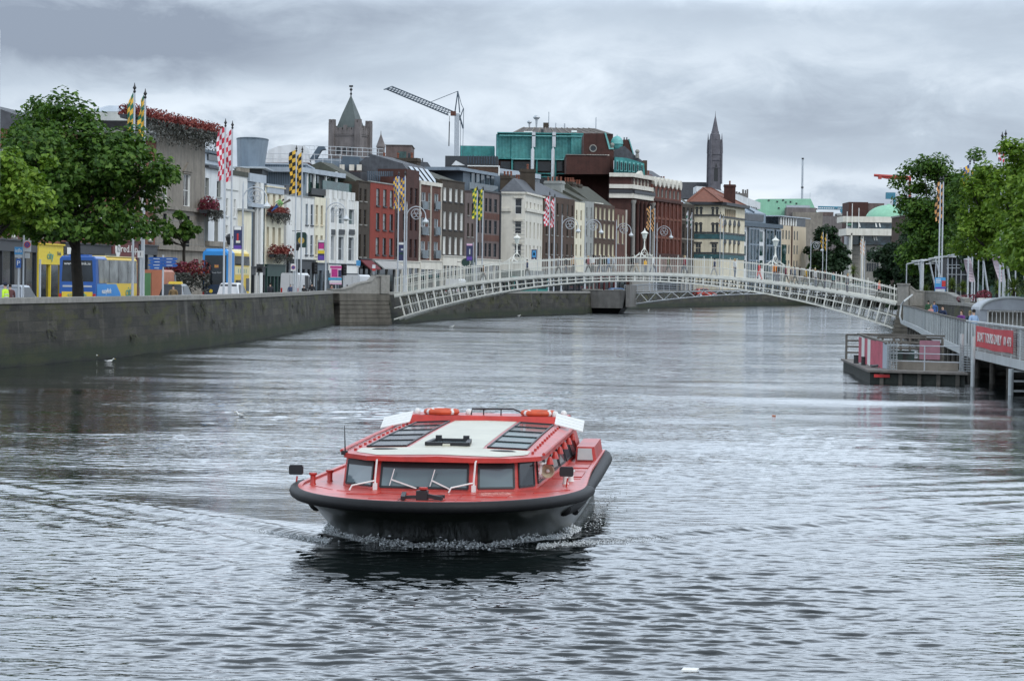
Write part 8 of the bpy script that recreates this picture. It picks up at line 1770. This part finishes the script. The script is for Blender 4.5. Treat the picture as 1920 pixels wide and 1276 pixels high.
for i, (u, v, Y, a, lb, tp, h, kd) in enumerate(((1741, 553, 0, .2, 'person in green top standing by the curved parapet on the boardwalk', GREEN, 1.75, 'stand'), (1752, 555, 0, 2.8, 'person in blue jacket behind the pink-topped one on the boardwalk', BLUE, 1.75, 'stand'), (1746, 566, 1, 2.2, 'person in pink top leaning on the boardwalk rail', (.7,.32,.28), 1.62, 'lean'), (1768, 562, 1, 2.4, 'person in white shirt and navy jacket at the boardwalk rail', NAVY, 1.75, 'stand'),
        (1803, 576, 1, 2.3, 'person in purple top leaning on the boardwalk rail', PURPLE, 1.66, 'lean'), (1819, 577, 1, .3, 'person in dark jacket between the purple top and the pale blue shirt', (.03,.05,.06), 1.7, 'stand'), (1826, 566, 1, .5, 'person in pale blue shirt beside the arched shelter', (.28,.40,.58), 1.8, 'stand'))):
    # stand on the boardwalk a little way in from the fence, on that bearing
    Yb = _hit(offs([tuple(q) for q in BW], .45 if Y else 1.5), u) or _hit(offs([tuple(q) for q in BW], -.45 if Y else -1.5), u)
    for sg in (1, -1):
        yy = _hit(offs([tuple(q) for q in BW], sg*(.45 if Y else 1.6)), u)
        if yy is None: continue
        x = XU(u, yy); 
        if sg == 1: Yb = yy
    p = P(u, v, Yb); person(lb, p.x, Yb, DZ+.0, a, kd, tp, (BLACK, DENIM, NAVY)[i % 3], ('black', 'brown', 'fair')[i % 3], i in (2, 4), 0, h, 'people on the boardwalk')
# ---------------------------------------------------------------- quay furniture behind the boardwalk
Yb = QR(1763, 1.2); signpost('advert_board', 'light blue advert board with red and purple print at the flagpole foot', 1763, 520, 556, Yb, 20, [(520, 548, 'signlb', None, None, 20)]); t = bpy.data.objects['advert_board']; o = [c for c in t.children if c.name.startswith('sign_plate')][0]; k = Yb/FP
for (u0, u1, v0, v1, m_) in ((1766, 1773, 526, 537, 'signred'), (1754, 1774, 538, 541.5, 'violet'), (1755, 1764, 523, 524.2, 'whitep'), (1755, 1764, 526, 527.2, 'whitep'), (1755, 1763, 529, 530.2, 'whitep'), (1754, 1772, 541.6, 547.5, 'steell')): b = MB(); b.box((u0-1763)*k, (u1-1763)*k, -.04, -.022, ZV(1763, v1, Yb)-GZ-.13, ZV(1763, v0, Yb)-GZ-.13); b.build('print', M[m_], o)
def frames():
    specs = [(1722, 491, 1727, 522), (1743, 490, 1750, 522), (1754, 486, 1762, 516), (1842, 478, 1850, 530), (1885, 478, 1894, 530), (1913, 470, 1922, 524)]
    for i, (u0, v0, u1, v1) in enumerate(specs):
        Y = QR(u1, 3.0); a, c = P(u0, v0, Y), P(u1, v1, Y); t = thing('leaning_post', ('first leaning steel canopy post left of the ribbed white column', 'leaning steel canopy post right of the ribbed white column', 'leaning steel canopy post touching the tall flagpoles', 'leaning steel canopy post between the two fabric panels', 'leaning steel canopy post right of the larger fabric panel', 'leaning steel canopy post nearest the right edge')[i], 'canopy post', (c.x, c.y, GZ), 0, 'leaning canopy posts on the quay')
        b = MB(); e = c+(c-a)*((GZ-c.z)/(c.z-a.z)); b.tube([(e.x-c.x, 0, 0), (a.x-c.x, 0, a.z-GZ)], .09, 6); b.build('post', M['steel'], t); q = MB(); k = Y/FP; q.tube([(a.x-c.x-14*k, -.4, a.z-GZ+.05), (a.x-c.x+16*k, .4, a.z-GZ+.25)], .07, 6); q.tube([(a.x-c.x-8*k, -.3, a.z-GZ-.25), (a.x-c.x+10*k, .2, a.z-GZ-.2)], .05, 5); q.build('arm', M['steell'], t)
    for i, (u0, v0, u1, v1, lb) in enumerate(((1700, 495, 1755, 484, 'far sloping steel canopy rail left of the tall flagpoles'), (1778, 479, 1835, 471, 'middle sloping steel canopy rail before the light green tree'), (1844, 470, 1892, 459, 'long sloping steel canopy rail over the fabric panels'), (1905, 461, 1930, 456, 'sloping steel canopy rail leaving the right edge'))):
        Y0, Y1 = QR(u0, 3.6), QR(u1, 3.6); a, c = P(u0, v0, Y0), P(u1, v1, Y1); t = thing('canopy_rail', lb, 'canopy rail', (a.x, a.y, a.z), 0, 'sloping canopy rails'); b = MB(); b.tube([(0,0,0), tuple(c-a)], .08, 6); 
        b.build('tube', M['steel'], t); l = MB(); l.tube([(0,0,0), (0,0,GZ-a.z)], .06, 6); l.build('leg', M['steel'], t); l = MB(); l.tube([tuple(c-a), (c.x-a.x, c.y-a.y, GZ-a.z)], .06, 6); l.build('leg', M['steel'], t)
    for i, (pts, lb) in enumerate((([(1807,486),(1819,484),(1828,528),(1817,528)], 'smaller twisted mauve fabric panel'), ([(1860,479),(1879,477),(1885,528),(1872,528)], 'larger hanging mauve fabric panel'))):
        Y = QR(pts[2][0], 2.6); t = thing('fabric_panel', lb+' on the quay canopy', 'fabric panel', tuple(P(pts[2][0], 528, Y).xy)+(GZ,), 0, 'fabric panels'); o = Vector(t.location); b = MB(); q = [P(u, v, Y)-o for u, v in pts]; n = 8
        rows = [[q[0].lerp(q[3], j/n)+Vector((0, .25*math.sin(j*.6), 0)), q[1].lerp(q[2], j/n)+Vector((0, -.25*math.sin(j*.5), 0))] for j in range(n+1)]
        for j in range(n): 
            a, c, d, e = rows[j][0], rows[j][1], rows[j+1][1], rows[j+1][0]; off = Vector((0, .015, 0)); b.hexa([a, c, d, e], [a+off, c+off, d+off, e+off])
        b.build('fabric', M['fabric'], t, True); m_ = MB(); m_.tube([tuple(rows[0][0]), tuple(rows[0][1])], .05, 6); m_.tube([tuple(rows[0][1]), tuple(rows[-1][1]), (rows[-1][1].x, rows[-1][1].y, 0)], .05, 6); m_.build('frame', M['steell'], t)
frames()
Y = QR(1729, 2.4); p = P(1729, 486, Y); t = thing('white_column', 'ribbed white advertising column under the dark tree', 'column', (p.x, p.y, GZ)); b = MB(); H = p.z-GZ; b.lathe([(.2, 0), (.2, H*.25), (.17, H*.26)], n=8); b.build('stem', M['steell'], t); c = MB()
for k in range(10): a = 2*PI*k/10; c.tube([(.16*math.cos(a), .16*math.sin(a), H*.26), (.16*math.cos(a), .16*math.sin(a), H-.2)], .055, 5)
c.lathe([(.24, H-.2), (.26, H-.1), (.12, H)], n=10); c.build('ribbed_shaft', M['steell'], t)
s = Sky('glazed_pavilion', 'white-framed glazed pavilion under the trees behind the small fabric panel', 1806, 262)
s.ub('glazing', 1779, 1836, 484, None, 'charcoal', .3, 6); q = MB()
for u in (1778, 1786, 1794, 1803, 1815, 1825, 1835): q.box(s.X(u), s.X(u+1.3), 0, .29, .1, s.Z(482, 1806))
for v in (482, 496, 502, 514): q.box(s.X(1776), s.X(1838), -.05, .0, s.Z(v+1.2, 1806), s.Z(v, 1806))
s.put('frame', q, M['steel']); s.ub('roof', 1774, 1840, 479, 482, 'paleg', -.6, 7)
s = Sky('quay_building', 'dark brick quay building in shade behind the right-hand trees', 1850, 330)
s.ub('wall', 1702, 2010, 404, None, 'brickw', 0, 14); q = MB()
for v in (420, 450, 480):
    for k in range(15): q.box(s.X(1710+k*18), s.X(1717+k*18), -.05, -.004, s.Z(v+16, 1710), s.Z(v, 1710))
s.put('window', q, M['glass']); s.ub('shopfront', 1702, 2010, 506, None, 'pubgreen', -.2, -.01); s.ub('cornice', 1700, 2012, 401, 404, 'granite', -.3, 14)
def planter(label, u, v, Y, w, h, m='whitep'):
    p = P(u, v, Y); t = thing('planter', label, 'planter', (p.x, p.y, GZ+.1)); b = MB(); b.hexa([(-w*.4,-.3,0),(w*.4,-.3,0),(w*.4,.3,0),(-w*.4,.3,0)], [(-w/2,-.4,h),(w/2,-.4,h),(w/2,.4,h),(-w/2,.4,h)]); b.build('box', M[m], t); rng = np.random.RandomState(int(u)); n = 420; a = rng.normal(0, 1, (n, 3)); a /= np.linalg.norm(a, axis=1, keepdims=True); link('plants', leaves_mesh(a*np.array([w*.6, .45, .4])+np.array([0, 0, h+.2]), a, .16, rng, M['flowerp']), t)
planter('white planter with dark pink flowers above the arched shelter', 1845, 560, QR(1845, 1.0), 1.0, 1.5); planter('low dark planter of pink flowers left of the blue advert board', 1722, 535, QR(1722, 1.8), 3.0, 1.2, 'wood'); planter('dark planter of pinkish flowers between the two palm groups', 1822, 550, QR(1822, 1.6), 2.2, 1.1, 'wood'); planter('dark planter of flowers under the largest palm', 1890, 560, QR(1890, 1.0), 2.4, .9, 'wood')
# ---------------------------------------------------------------- vehicles
M['carw'] = pm('white_car_paint', (.66,.67,.68), .3, .04, 3, spec=.6); M['carb'] = pm('black_car_paint', (.015,.016,.02), .2, .1, 3, spec=.7); M['carsil'] = pm('silver_car_paint', (.35,.37,.40), .3, .06, 3, metal=.4); M['carr'] = pm('red_car_paint', (.45,.05,.03), .3, .06, 3, spec=.6); M['carbl'] = pm('blue_car_paint', (.08,.16,.30), .3, .06, 3, spec=.6)
M['cblue'] = pm('coach_blue', (.012,.085,.33), .35, .08, 1.2, spec=.6); M['cblue2'] = pm('bright_coach_blue', (.02,.24,.62), .35, .08, 1.2, spec=.6); M['cyel'] = pm('coach_yellow', (.72,.50,.04), .4, .06, 1.2, spec=.5); M['ccream'] = pm('bus_cream', (.75,.66,.35), .4, .05, 1.2); M['dblue'] = pm('bus_dark_blue', (.012,.028,.06), .35, .1, 1.2); M['tyre'] = pm('tyre', (.012,.012,.012), .85, .15, 6); M['tlred'] = pm('red_lamp', (.45,.02,.015), .3, .1, 6); M['greenv'] = pm('van_green', (.08,.20,.08), .5, .15, 1); M['orangev'] = pm('van_orange', (.42,.15,.08), .5, .15, 1); M['tealbus'] = pm('teal_bus_paint', (.03,.22,.20), .4, .08, 1)
def oct_(y, w, z0, z1, r=.12, top=None):
    tw = top if top is not None else w
    return [(-w+r*.6, y, z0), (w-r*.6, y, z0), (w, y, z0+r), (tw, y, z1-r), (tw-r, y, z1), (-tw+r, y, z1), (-tw, y, z1-r), (-w, y, z0+r)]
def wheels(t, W, ys, r=.34):
    for y in ys:
        for sg in (-1, 1):
            b = MB(); b.lathe([(r*.7, -.11), (r, -.09), (r, .09), (r*.7, .11)], (sg*(W-.10), y, r), 16, axis='x'); o = b.build('wheel', M['tyre'], t, True); c = MB(); c.lathe([(r*.6, -.118), (r*.6, .118)], (sg*(W-.10), y, r), 12, axis='x'); c.build('rim', M['steell'], o)
def quadp(name, pts, mat, parent): b = MB(); b.add(pts, [tuple(range(len(pts)))]); return b.build(name, M[mat], parent)
def car(label, u, Y, rot, mat, L_=4.3, W=.88, H=1.6, group=None, taxi=False, name='car', x=None):
    p = P(u, 540, Y); t = thing(name, label, 'car', (p.x if x is None else x, Y, GZ+.02), rot, group); wb = H*.56
    b = MB(); b.loft([oct_(0, W*.9, .35, wb*.85, .1), oct_(.12, W, .28, wb, .1), oct_(L_*.5, W, .25, wb, .1), oct_(L_-.9, W, .26, wb*.98, .1), oct_(L_-.15, W*.95, .3, wb*.8, .1), oct_(L_, W*.85, .36, wb*.66, .08)]); b.build('body', M[mat], t, True)
    c = MB(); c.loft([oct_(.08, W*.93, wb*.93, wb+.02, .05, W*.9), oct_(.5, W*.92, wb*.93, H-.03, .1, W*.76), oct_(1.3, W*.92, wb*.93, H, .1, W*.74), oct_(2.3, W*.92, wb*.93, H-.03, .1, W*.74), oct_(3.25, W*.9, wb*.93, wb+.03, .05, W*.88)]); co = c.build('cabin', M[mat], t, True)
    a, z0, z1 = W*.70, wb+.06, H-.13
    quadp('rear_window', [(-W*.8,.13,z0),(W*.8,.13,z0),(a,.44,z1),(-a,.44,z1)], 'glass', co); quadp('windscreen', [(W*.8,3.15,z0),(-W*.8,3.15,z0),(-a,2.45,z1),(a,2.45,z1)], 'glass', co)
    for sg in (-1, 1): quadp('side_window', [(sg*(W*.925),.55,z0),(sg*(W*.925),2.9,z0),(sg*(W*.79),2.2,z1),(sg*(W*.79),.75,z1)], 'glass', co)
    for sg in (-1, 1): q = MB(); q.box(sg*W*.78-.1, sg*W*.78+.1, -.03, .05, wb*.62, wb*.95); q.build('tail_light', M['tlred'], t); q = MB(); q.box(sg*W*.68-.14, sg*W*.68+.14, L_-.1, L_+.01, wb*.55, wb*.72); q.build('headlight', M['lampglass'], t)
    q = MB(); q.box(-.26, .26, -.03, .02, .5, .61); q.build('number_plate', M['signwhite'], t)
    if taxi: q = MB(); q.hexa([(-.5,1.35,H),(.5,1.35,H),(.5,1.6,H),(-.5,1.6,H)], [(-.45,1.4,H+.16),(.45,1.4,H+.16),(.45,1.55,H+.16),(-.45,1.55,H+.16)]); q.build('roof_sign', M['cyel'], t)
    wheels(t, W, (.8, L_-.85)); return t
def van(label, u, Y, rot, mat='carw', L_=5.6, W=1.0, H=2.5, mats=None, group='white vans on the quay', side_gap=False, name='van'):
    p = P(u, 540, Y); t = thing(name, label, 'van', (p.x, Y, GZ+.02), rot, group)
    b = MB(); b.loft([oct_(0, W, .35, H, .12, W*.92), oct_(.1, W, .3, H, .14, W*.92), oct_(L_*.66, W, .3, H, .14, W*.92), oct_(L_*.74, W, .3, H*.97, .14, W*.88), oct_(L_*.88, W, .3, H*.56, .1, W*.95), oct_(L_-.1, W*.96, .32, H*.44, .1), oct_(L_, W*.88, .36, H*.36, .08)]); b.build('body', M[mat], t, True)
    for sg in (-1, 1):
        q = MB()
        for z in (.9, 1.25): q.box(sg*(W+.012)-.012, sg*(W+.012)+.012, .4, L_*.62, z, z+.04)
        q.build('side_rib', M['signgrey'], t); quadp('side_window', [(sg*W*.985,L_*.66,1.4),(sg*W*.985,L_*.80,1.4),(sg*W*.945,L_*.735,H-.35),(sg*W*.945,L_*.66,H-.3)], 'glass', t); quadp('door_line', [(sg*(W+.006),L_*.64,.4),(sg*(W+.006),L_*.645,.4),(sg*(W*.955),L_*.645,H-.3),(sg*(W*.955),L_*.64,H-.3)], 'iron', t)
        q = MB(); q.box(sg*W*.84-.08, sg*W*.84+.08, -.03, .04, .9, 1.4); q.build('tail_light', M['tlred'], t); q = MB(); q.box(sg*(W+.08)-.1, sg*(W+.08)+.1, L_*.72, L_*.76, 1.4, 1.7); q.build('mirror', M['iron'], t)
    quadp('windscreen', [(W*.86,L_*.872,H*.58),(-W*.86,L_*.872,H*.58),(-W*.78,L_*.75,H*.94),(W*.78,L_*.75,H*.94)], 'glass', t); quadp('rear_door_line', [(-.01,-.006,.45),(.01,-.006,.45),(.01,-.006,H-.2),(-.01,-.006,H-.2)], 'iron', t)
    if side_gap: quadp('open_side_door', [(W+.012,L_*.40,.45),(W+.012,L_*.62,.45),(W*.945+.012,L_*.62,H-.25),(W*.945+.012,L_*.40,H-.25)], 'iron', t)
    wheels(t, W, (.95, L_-.95)); return t
def coach():
    Y = 168; p = P(110, 540, Y); W = 1.22; L_ = 12; H = 3.62; t = thing('coach', 'blue and yellow single-deck coach parked behind the street tree', 'coach', (p.x+W, Y, GZ+.02), -.085)
    b = MB(); b.loft([oct_(0, W*.97, .35, H-.06, .16), oct_(.12, W, .3, H, .16), oct_(3.0, W, .3, H, .16)]); b.build('rear_body', M['cblue'], t)
    c = MB(); c.loft([oct_(3.002, W, .3, H, .16), oct_(L_-.4, W, .3, H, .16), oct_(L_, W*.95, .4, H-.25, .16)]); c.build('front_body', M['cyel'], t)
    e = .012
    quadp('rear_window', [(-W*.86,-e,1.95),(W*.86,-e,1.95),(W*.8,-e,H-.28),(-W*.8,-e,H-.28)], 'glass', t); b = MB(); b.box(-W*.84, W*.84, -.03, .0, .42, 1.28); bo = b.build('engine_cover', M['cyel'], t)
    letter('www.citylink.ie', .26, M['whitep'], t, (0, -.03, H-.5), width=W*1.45); letter('citylink', .3, M['teal'], bo, (0, -.045, 1.08), width=1.3)
    for z in (.62, .80): q = MB(); q.box(-W*.72, W*.72, -.035, -.031, z, z+.05); q.build('print', M['iron'], bo)
    q = MB(); q.box(-W*.8, W*.8, -.02, .0, 1.58, 1.70); q.build('trim_strip', M['signgrey'], t); q = MB(); q.box(-W*.55, W*.55, .3, 1.2, H-.001, H+.10); q.build('roof_pod', M['cblue'], t)
    q = MB(); q.box(-W*.5, W*.6, 4.4, 7.6, H+.001, H+.22); q.build('air_conditioner', M['charcoal'], t); q = MB(); q.box(-W+.05, W-.05, 3.3, L_-.5, H, H+.06); q.build('roof_edge', M['ccream'], t)
    for sg in (-1, 1):
        quadp('side_window', [(sg*(W+e),.9,1.85),(sg*(W+e),L_-.3,1.85),(sg*(W+e),L_-.5,H-.22),(sg*(W+e),.6,H-.22)], 'glassw', t)
        pts = [(sg*(W+e),.35,.4),(sg*(W+e),5.0,.4)]+[(sg*(W+e),5.0+1.9*math.sin(a)*1.0, 1.0-.6*math.cos(a)) for a in [PI*i/10 for i in range(1, 7)]]+[(sg*(W+e),5.6,1.80),(sg*(W+e),.35,1.80)]
        o = quadp('blue_panel', pts, 'cblue2', t); q = MB(); q.box(sg*W*.93-.09, sg*W*.93+.09, -.04, .06, .45, 1.15); q.build('tail_light', M['tlred'], t)
        for f in (.3, .52, .74): quadp('window_pillar', [(sg*(W+e*1.6),L_*f,1.85),(sg*(W+e*1.6),L_*f+.12,1.85),(sg*(W+e*1.6),L_*f+.12,H-.22),(sg*(W+e*1.6),L_*f,H-.22)], 'iron', t)
    letter('easylink', .5, M['whitep'], t, (W+.03, 2.9, 1.32), (PI/2, 0, PI/2), 2.6); letter('citi', .95, M['teal'], t, (W+.03, 9.2, 1.25), (PI/2, 0, PI/2), 1.7)
    wheels(t, W, (3.4, 9.6), .5)
coach()
def decker():
    Y = 215; p = P(378.5, 540, Y); W = 1.14; L_ = 10.6; H = 4.75; t = thing('double_decker_bus', 'blue and yellow double-decker bus seen from behind, beside the red and white flags', 'bus', (p.x+W, Y, GZ+.02), -.062)
    b = MB(); b.loft([oct_(0, W*.97, .35, H-.22, .3), oct_(.2, W, .3, H, .32), oct_(2.6, W, .3, H, .32)]); b.build('rear_body', M['cblue2'], t)
    c = MB(); c.loft([oct_(2.602, W, .3, H, .32), oct_(L_-.5, W, .3, H, .32), oct_(L_, W*.95, .4, H-.4, .3)]); c.build('front_body', M['cyel'], t); e = .014
    quadp('rear_panel', [(-W*.80,-e,.5),(W*.80,-e,.5),(W*.80,-e,H-.55),(-W*.80,-e,H-.55)], 'glass', t); quadp('lower_panel', [(-W*.96,-e*1.5,.36),(W*.96,-e*1.5,.36),(W*.96,-e*1.5,1.75),(-W*.96,-e*1.5,1.75)], 'dblue', t); b = MB(); b.box(-W*.72, W*.45, -.05, -.022, .42, .74); b.build('poster', M['pinkl'], t)
    b = MB(); b.box(-.1, .25, -.03, -.015, 3.15, 3.4); b.build('number_blind', M['orangev'], t); letter('29A', .2, M['cyel'], t, (.07, -.04, 3.27)); b = MB(); b.lathe([(.16, -.04), (.16, -.023)], (-.38, 0, 1.2), 14, axis='y'); b.build('emblem', M['cyel'], t); letter('Leap Card', .18, M['signgrey'], t, (.1, -.035, 2.75))
    for sg in (-1, 1):
        x = sg*(W+e); quadp('upper_window', [(x,2.7,H-1.35),(x,L_-.2,H-1.35),(x,L_-.4,H-.55),(x,2.7,H-.55)], 'glass', t); quadp('roof_cove', [(sg*(W+.002),2.7,H-.52),(sg*(W+.002),L_-.4,H-.52),(sg*(W-.26),L_-.4,H+.012),(sg*(W-.26),2.7,H+.012)], 'ccream', t); quadp('lower_window', [(x,3.2,1.2),(x,6.0,1.2),(x,6.0,2.15),(x,3.2,2.15)], 'glass', t); quadp('lower_window', [(x,8.6,1.2),(x,L_-.3,1.2),(x,L_-.3,2.3),(x,8.6,2.3)], 'glass', t); quadp('cream_stripe', [(x,2.8,2.6),(x,L_-.3,2.6),(x,L_-.3,3.3),(x,2.8,3.3)], 'ccream', t)
        for k in range(5): quadp('print', [(sg*(W+e*1.7),4.4+k*1.0,2.75),(sg*(W+e*1.7),4.65+k*1.0,2.75),(sg*(W+e*1.7),4.65+k*1.0,3.1),(sg*(W+e*1.7),4.4+k*1.0,3.1)], 'teal', t)
        q = MB(); q.box(sg*W*.9-.07, sg*W*.9+.07, -.05, .02, .6, 1.2); q.build('tail_light', M['tlred'], t)
    q = MB(); q.box(-.4, .4, 5.5, 6.6, H+.001, H+.12); q.build('roof_vent', M['charcoal'], t); wheels(t, W, (2.4, 8), .5)
decker()
car('dark taxi with yellow roof sign behind the person with rucksack', 320, 178, -.1, 'carb', taxi=True, H=1.85, W=.9); car('white car half hidden between the painted van and dark taxi', 305, 196, -.1, 'carw', H=1.75); car('white estate car behind the red and white flagpoles', 426, 196, -.14, 'carw', H=1.95, W=.9, L_=4.6); car('silver car behind the worker in the yellow vest', 14, 146, -.1, 'carsil', H=1.75)
v_ = van('van painted green and orange right of the coach', 284, 190, -.1, 'orangev', H=2.85, W=1.0, L_=5, group=None); quadp('green_panel', [(-.96,-.02,.5),(-.05,-.02,.5),(-.05,-.02,2.6),(-.92,-.02,2.6)], 'greenv', v_)
van('tall white van with an open dark side door by the pub', 543, 256, -.22, H=2.9, side_gap=True, L_=5.2); van('white van with sloping front behind the curved stone parapet', 660, 278, -.35, H=2.85, L_=4.2); van('white van seen through the railings at the bridge start', 848, 336, -.25, H=2.6, L_=4.8)
car('blue car above the concrete block of the truss bridge', 1139, 395, -1.2, 'carbl', H=1.6); car('red car glimpsed through the bridge railings before the cream corner building', 1303, 478, -1.1, 'carr', H=1.6)
Y = 372; p = P(958, 540, Y); t = thing('bus', 'teal bus with dark windows seen through the bridge railings', 'bus', (p.x, Y, GZ+.02), -1.35); W = 1.2; L_ = 5.2; H = 3.1; b = MB(); b.loft([oct_(0, W*.96, .35, H-.05, .2), oct_(.15, W, .3, H, .2), oct_(L_, W, .3, H, .2)]); b.build('body', M['tealbus'], t)
for sg in (-1, 1): quadp('side_window', [(sg*(W+.012),.3,1.35),(sg*(W+.012),L_-.2,1.35),(sg*(W+.012),L_-.2,H-.3),(sg*(W+.012),.3,H-.3)], 'glass', t)
quadp('rear_window', [(-W*.8,-.012,1.5),(W*.8,-.012,1.5),(W*.8,-.012,H-.3),(-W*.8,-.012,H-.3)], 'glass', t); wheels(t, W, (1.2, 4), .45)
# ---------------------------------------------------------------- foam and gulls
def foam():
    rng = np.random.RandomState(9); vs = []; fs = []
    def blob(x, y, z, r):
        b = len(vs); q = r*rng.uniform(.6, 1.35, 6); t = rng.rand()*6.28; c_, s_ = math.cos(t), math.sin(t)
        vs.extend([(x+q[0]*c_, y+q[0]*s_, z), (x-q[1]*s_, y+q[1]*c_, z), (x-q[2]*c_, y-q[2]*s_, z), (x+q[3]*s_, y-q[3]*c_, z), (x, y, z+q[4]*.75), (x, y, z-q[5]*.6)])
        for k in range(4): fs.append((b+k, b+(k+1) % 4, b+4)); fs.append((b+(k+1) % 4, b+k, b+5))
    def loc(lx, ly): q = BOAT+BLAT*lx+BAX*ly; return q.x, q.y
    # along the waterline at the bow
    for i in range(7500):
        f = rng.rand()**.8*rng.choice([-1, 1]); a = abs(f)*PI/2*1.05; lx = math.copysign(2.12*math.sin(a), f)+rng.normal(0, .05); ly = 2.42+3.2*(1-math.cos(a))-abs(rng.normal(0, .30))-.03
        x, y = loc(lx, ly); hgt = .07*(1.35-abs(f)**2)*(.6+.5*math.sin(f*17)+.4*math.sin(f*41+1)); blob(x, y, .0+abs(rng.normal(0, max(hgt, .008))), rng.uniform(.008, .034))
    # the breaking diverging waves
    for sg, n, rate in ((-1, 2600, 1.02), (1, 2600, .93)):
        for i in range(n):
            d = 1.7+rng.rand()**1.5*(2.3 if sg < 0 else 2.2); ly = 2.6+(d-1.5)*rate-.15+rng.normal(0, .10+.05*d)-.25; x, y = loc(sg*d, ly)
            if rng.rand() < 1.35-d/4.2: blob(x, y, .01+.05*rng.rand()**2*max(0, 1.2-d/3.4), rng.uniform(.005, .022)*(1.3-d/4.5))
    for i in range(260):
        lx = rng.choice([-1, 1])*(2.25+abs(rng.normal(0, .25))); ly = 5+rng.rand()*9; x, y = loc(lx, ly); blob(x, y, .012, rng.uniform(.006, .022))
    me = bpy.data.meshes.new('foam'); me.from_pydata(vs, [], fs); me.materials.append(M['foam']); me.polygons.foreach_set('use_smooth', [True]*len(fs)); setting(link('foam', me), 'stuff')
foam()
def gull(label, u, v, rot, z=0, s=1.0):
    p = G(u, v, z); t = thing('gull', label, 'bird', (p.x, p.y, z), rot, 'gulls on the river'); s *= p.y/110
    s = max(.7, min(s, 1.0)); b = MB(); R_ = [(-.22,.01,.10),(-.15,.05,.085),(-.05,.085,.08),(.06,.085,.09),(.13,.055,.12),(.16,.035,.17),(.19,.04,.21),(.225,.03,.21),(.25,.012,.20)]
    b.loft([[(x*s, r*s*math.cos(a), (z_+r*.8*math.sin(a))*s) for a in [2*PI*i/10 for i in range(10)]] for x, r, z_ in R_]); b.build('body', M['whitep'], t, True); w_ = MB()
    for sg in (-1, 1): w_.hexa([(-.26*s,sg*.03*s,.11*s),(.05*s,sg*.075*s,.07*s),(.06*s,sg*.09*s,.11*s),(-.2*s,sg*.06*s,.13*s)], [(-.26*s,sg*.035*s,.125*s),(.05*s,sg*.085*s,.09*s),(.06*s,sg*.098*s,.125*s),(-.2*s,sg*.065*s,.145*s)])
    w_.build('wings', M['signgrey'], t); k = MB(); k.beam((.25*s,0,.2*s), (.30*s,0,.19*s), .012*s, .014*s); k.build('beak', M['cyel'], t)
for a in ((174, 673, .4, 'gull at the foot of the quay wall, left one of two'), (180, 666, 2.2, 'gull at the foot of the quay wall, right one of two'), (205, 680, .2, 'gull just off the left quay wall'), (452, 781, 2.9, 'white gull floating on open water left of the boat'), (847, 614, 0, 'gull floating before the left springing of the bridge'), (973, 593, .5, 'gull below the quay wall under the left half of the arch'), (1216, 582, 1, 'gull beyond the arch right of the concrete block'), (1296, 581, 2, 'gull beyond the arch under its crown'), (1627, 618, .4, 'dark speck of a gull by the right springing of the bridge')): gull(a[3], a[0], a[1], a[2])
b = MB(); b.add([(-.14,-.1,.01),(.12,-.13,.012),(.16,.08,.012),(-.08,.12,.01)], [(0,1,2,3)]); p = G(1293, 1257, 0); b2 = MB(); b2.ext([(-.1,-.1,.006),(.07,-.12,.006),(.11,.06,.006),(-.06,.1,.006)], (0,0,.02)); tag(b2.build('litter', M['whitep'], None, False, None, (p.x, p.y, .0)), 'scrap of white litter floating near the bottom edge', 'litter')
p = G(1451, 781, 0); b2 = MB(); b2.ext([(-.06,-.1,.006),(.05,-.1,.006),(.07,.1,.006),(-.05,.12,.006)], (0,0,.05)); tag(b2.build('litter', M['orangev'], None, False, None, (p.x, p.y, .0)), 'scrap of reddish litter floating right of the boat', 'litter')
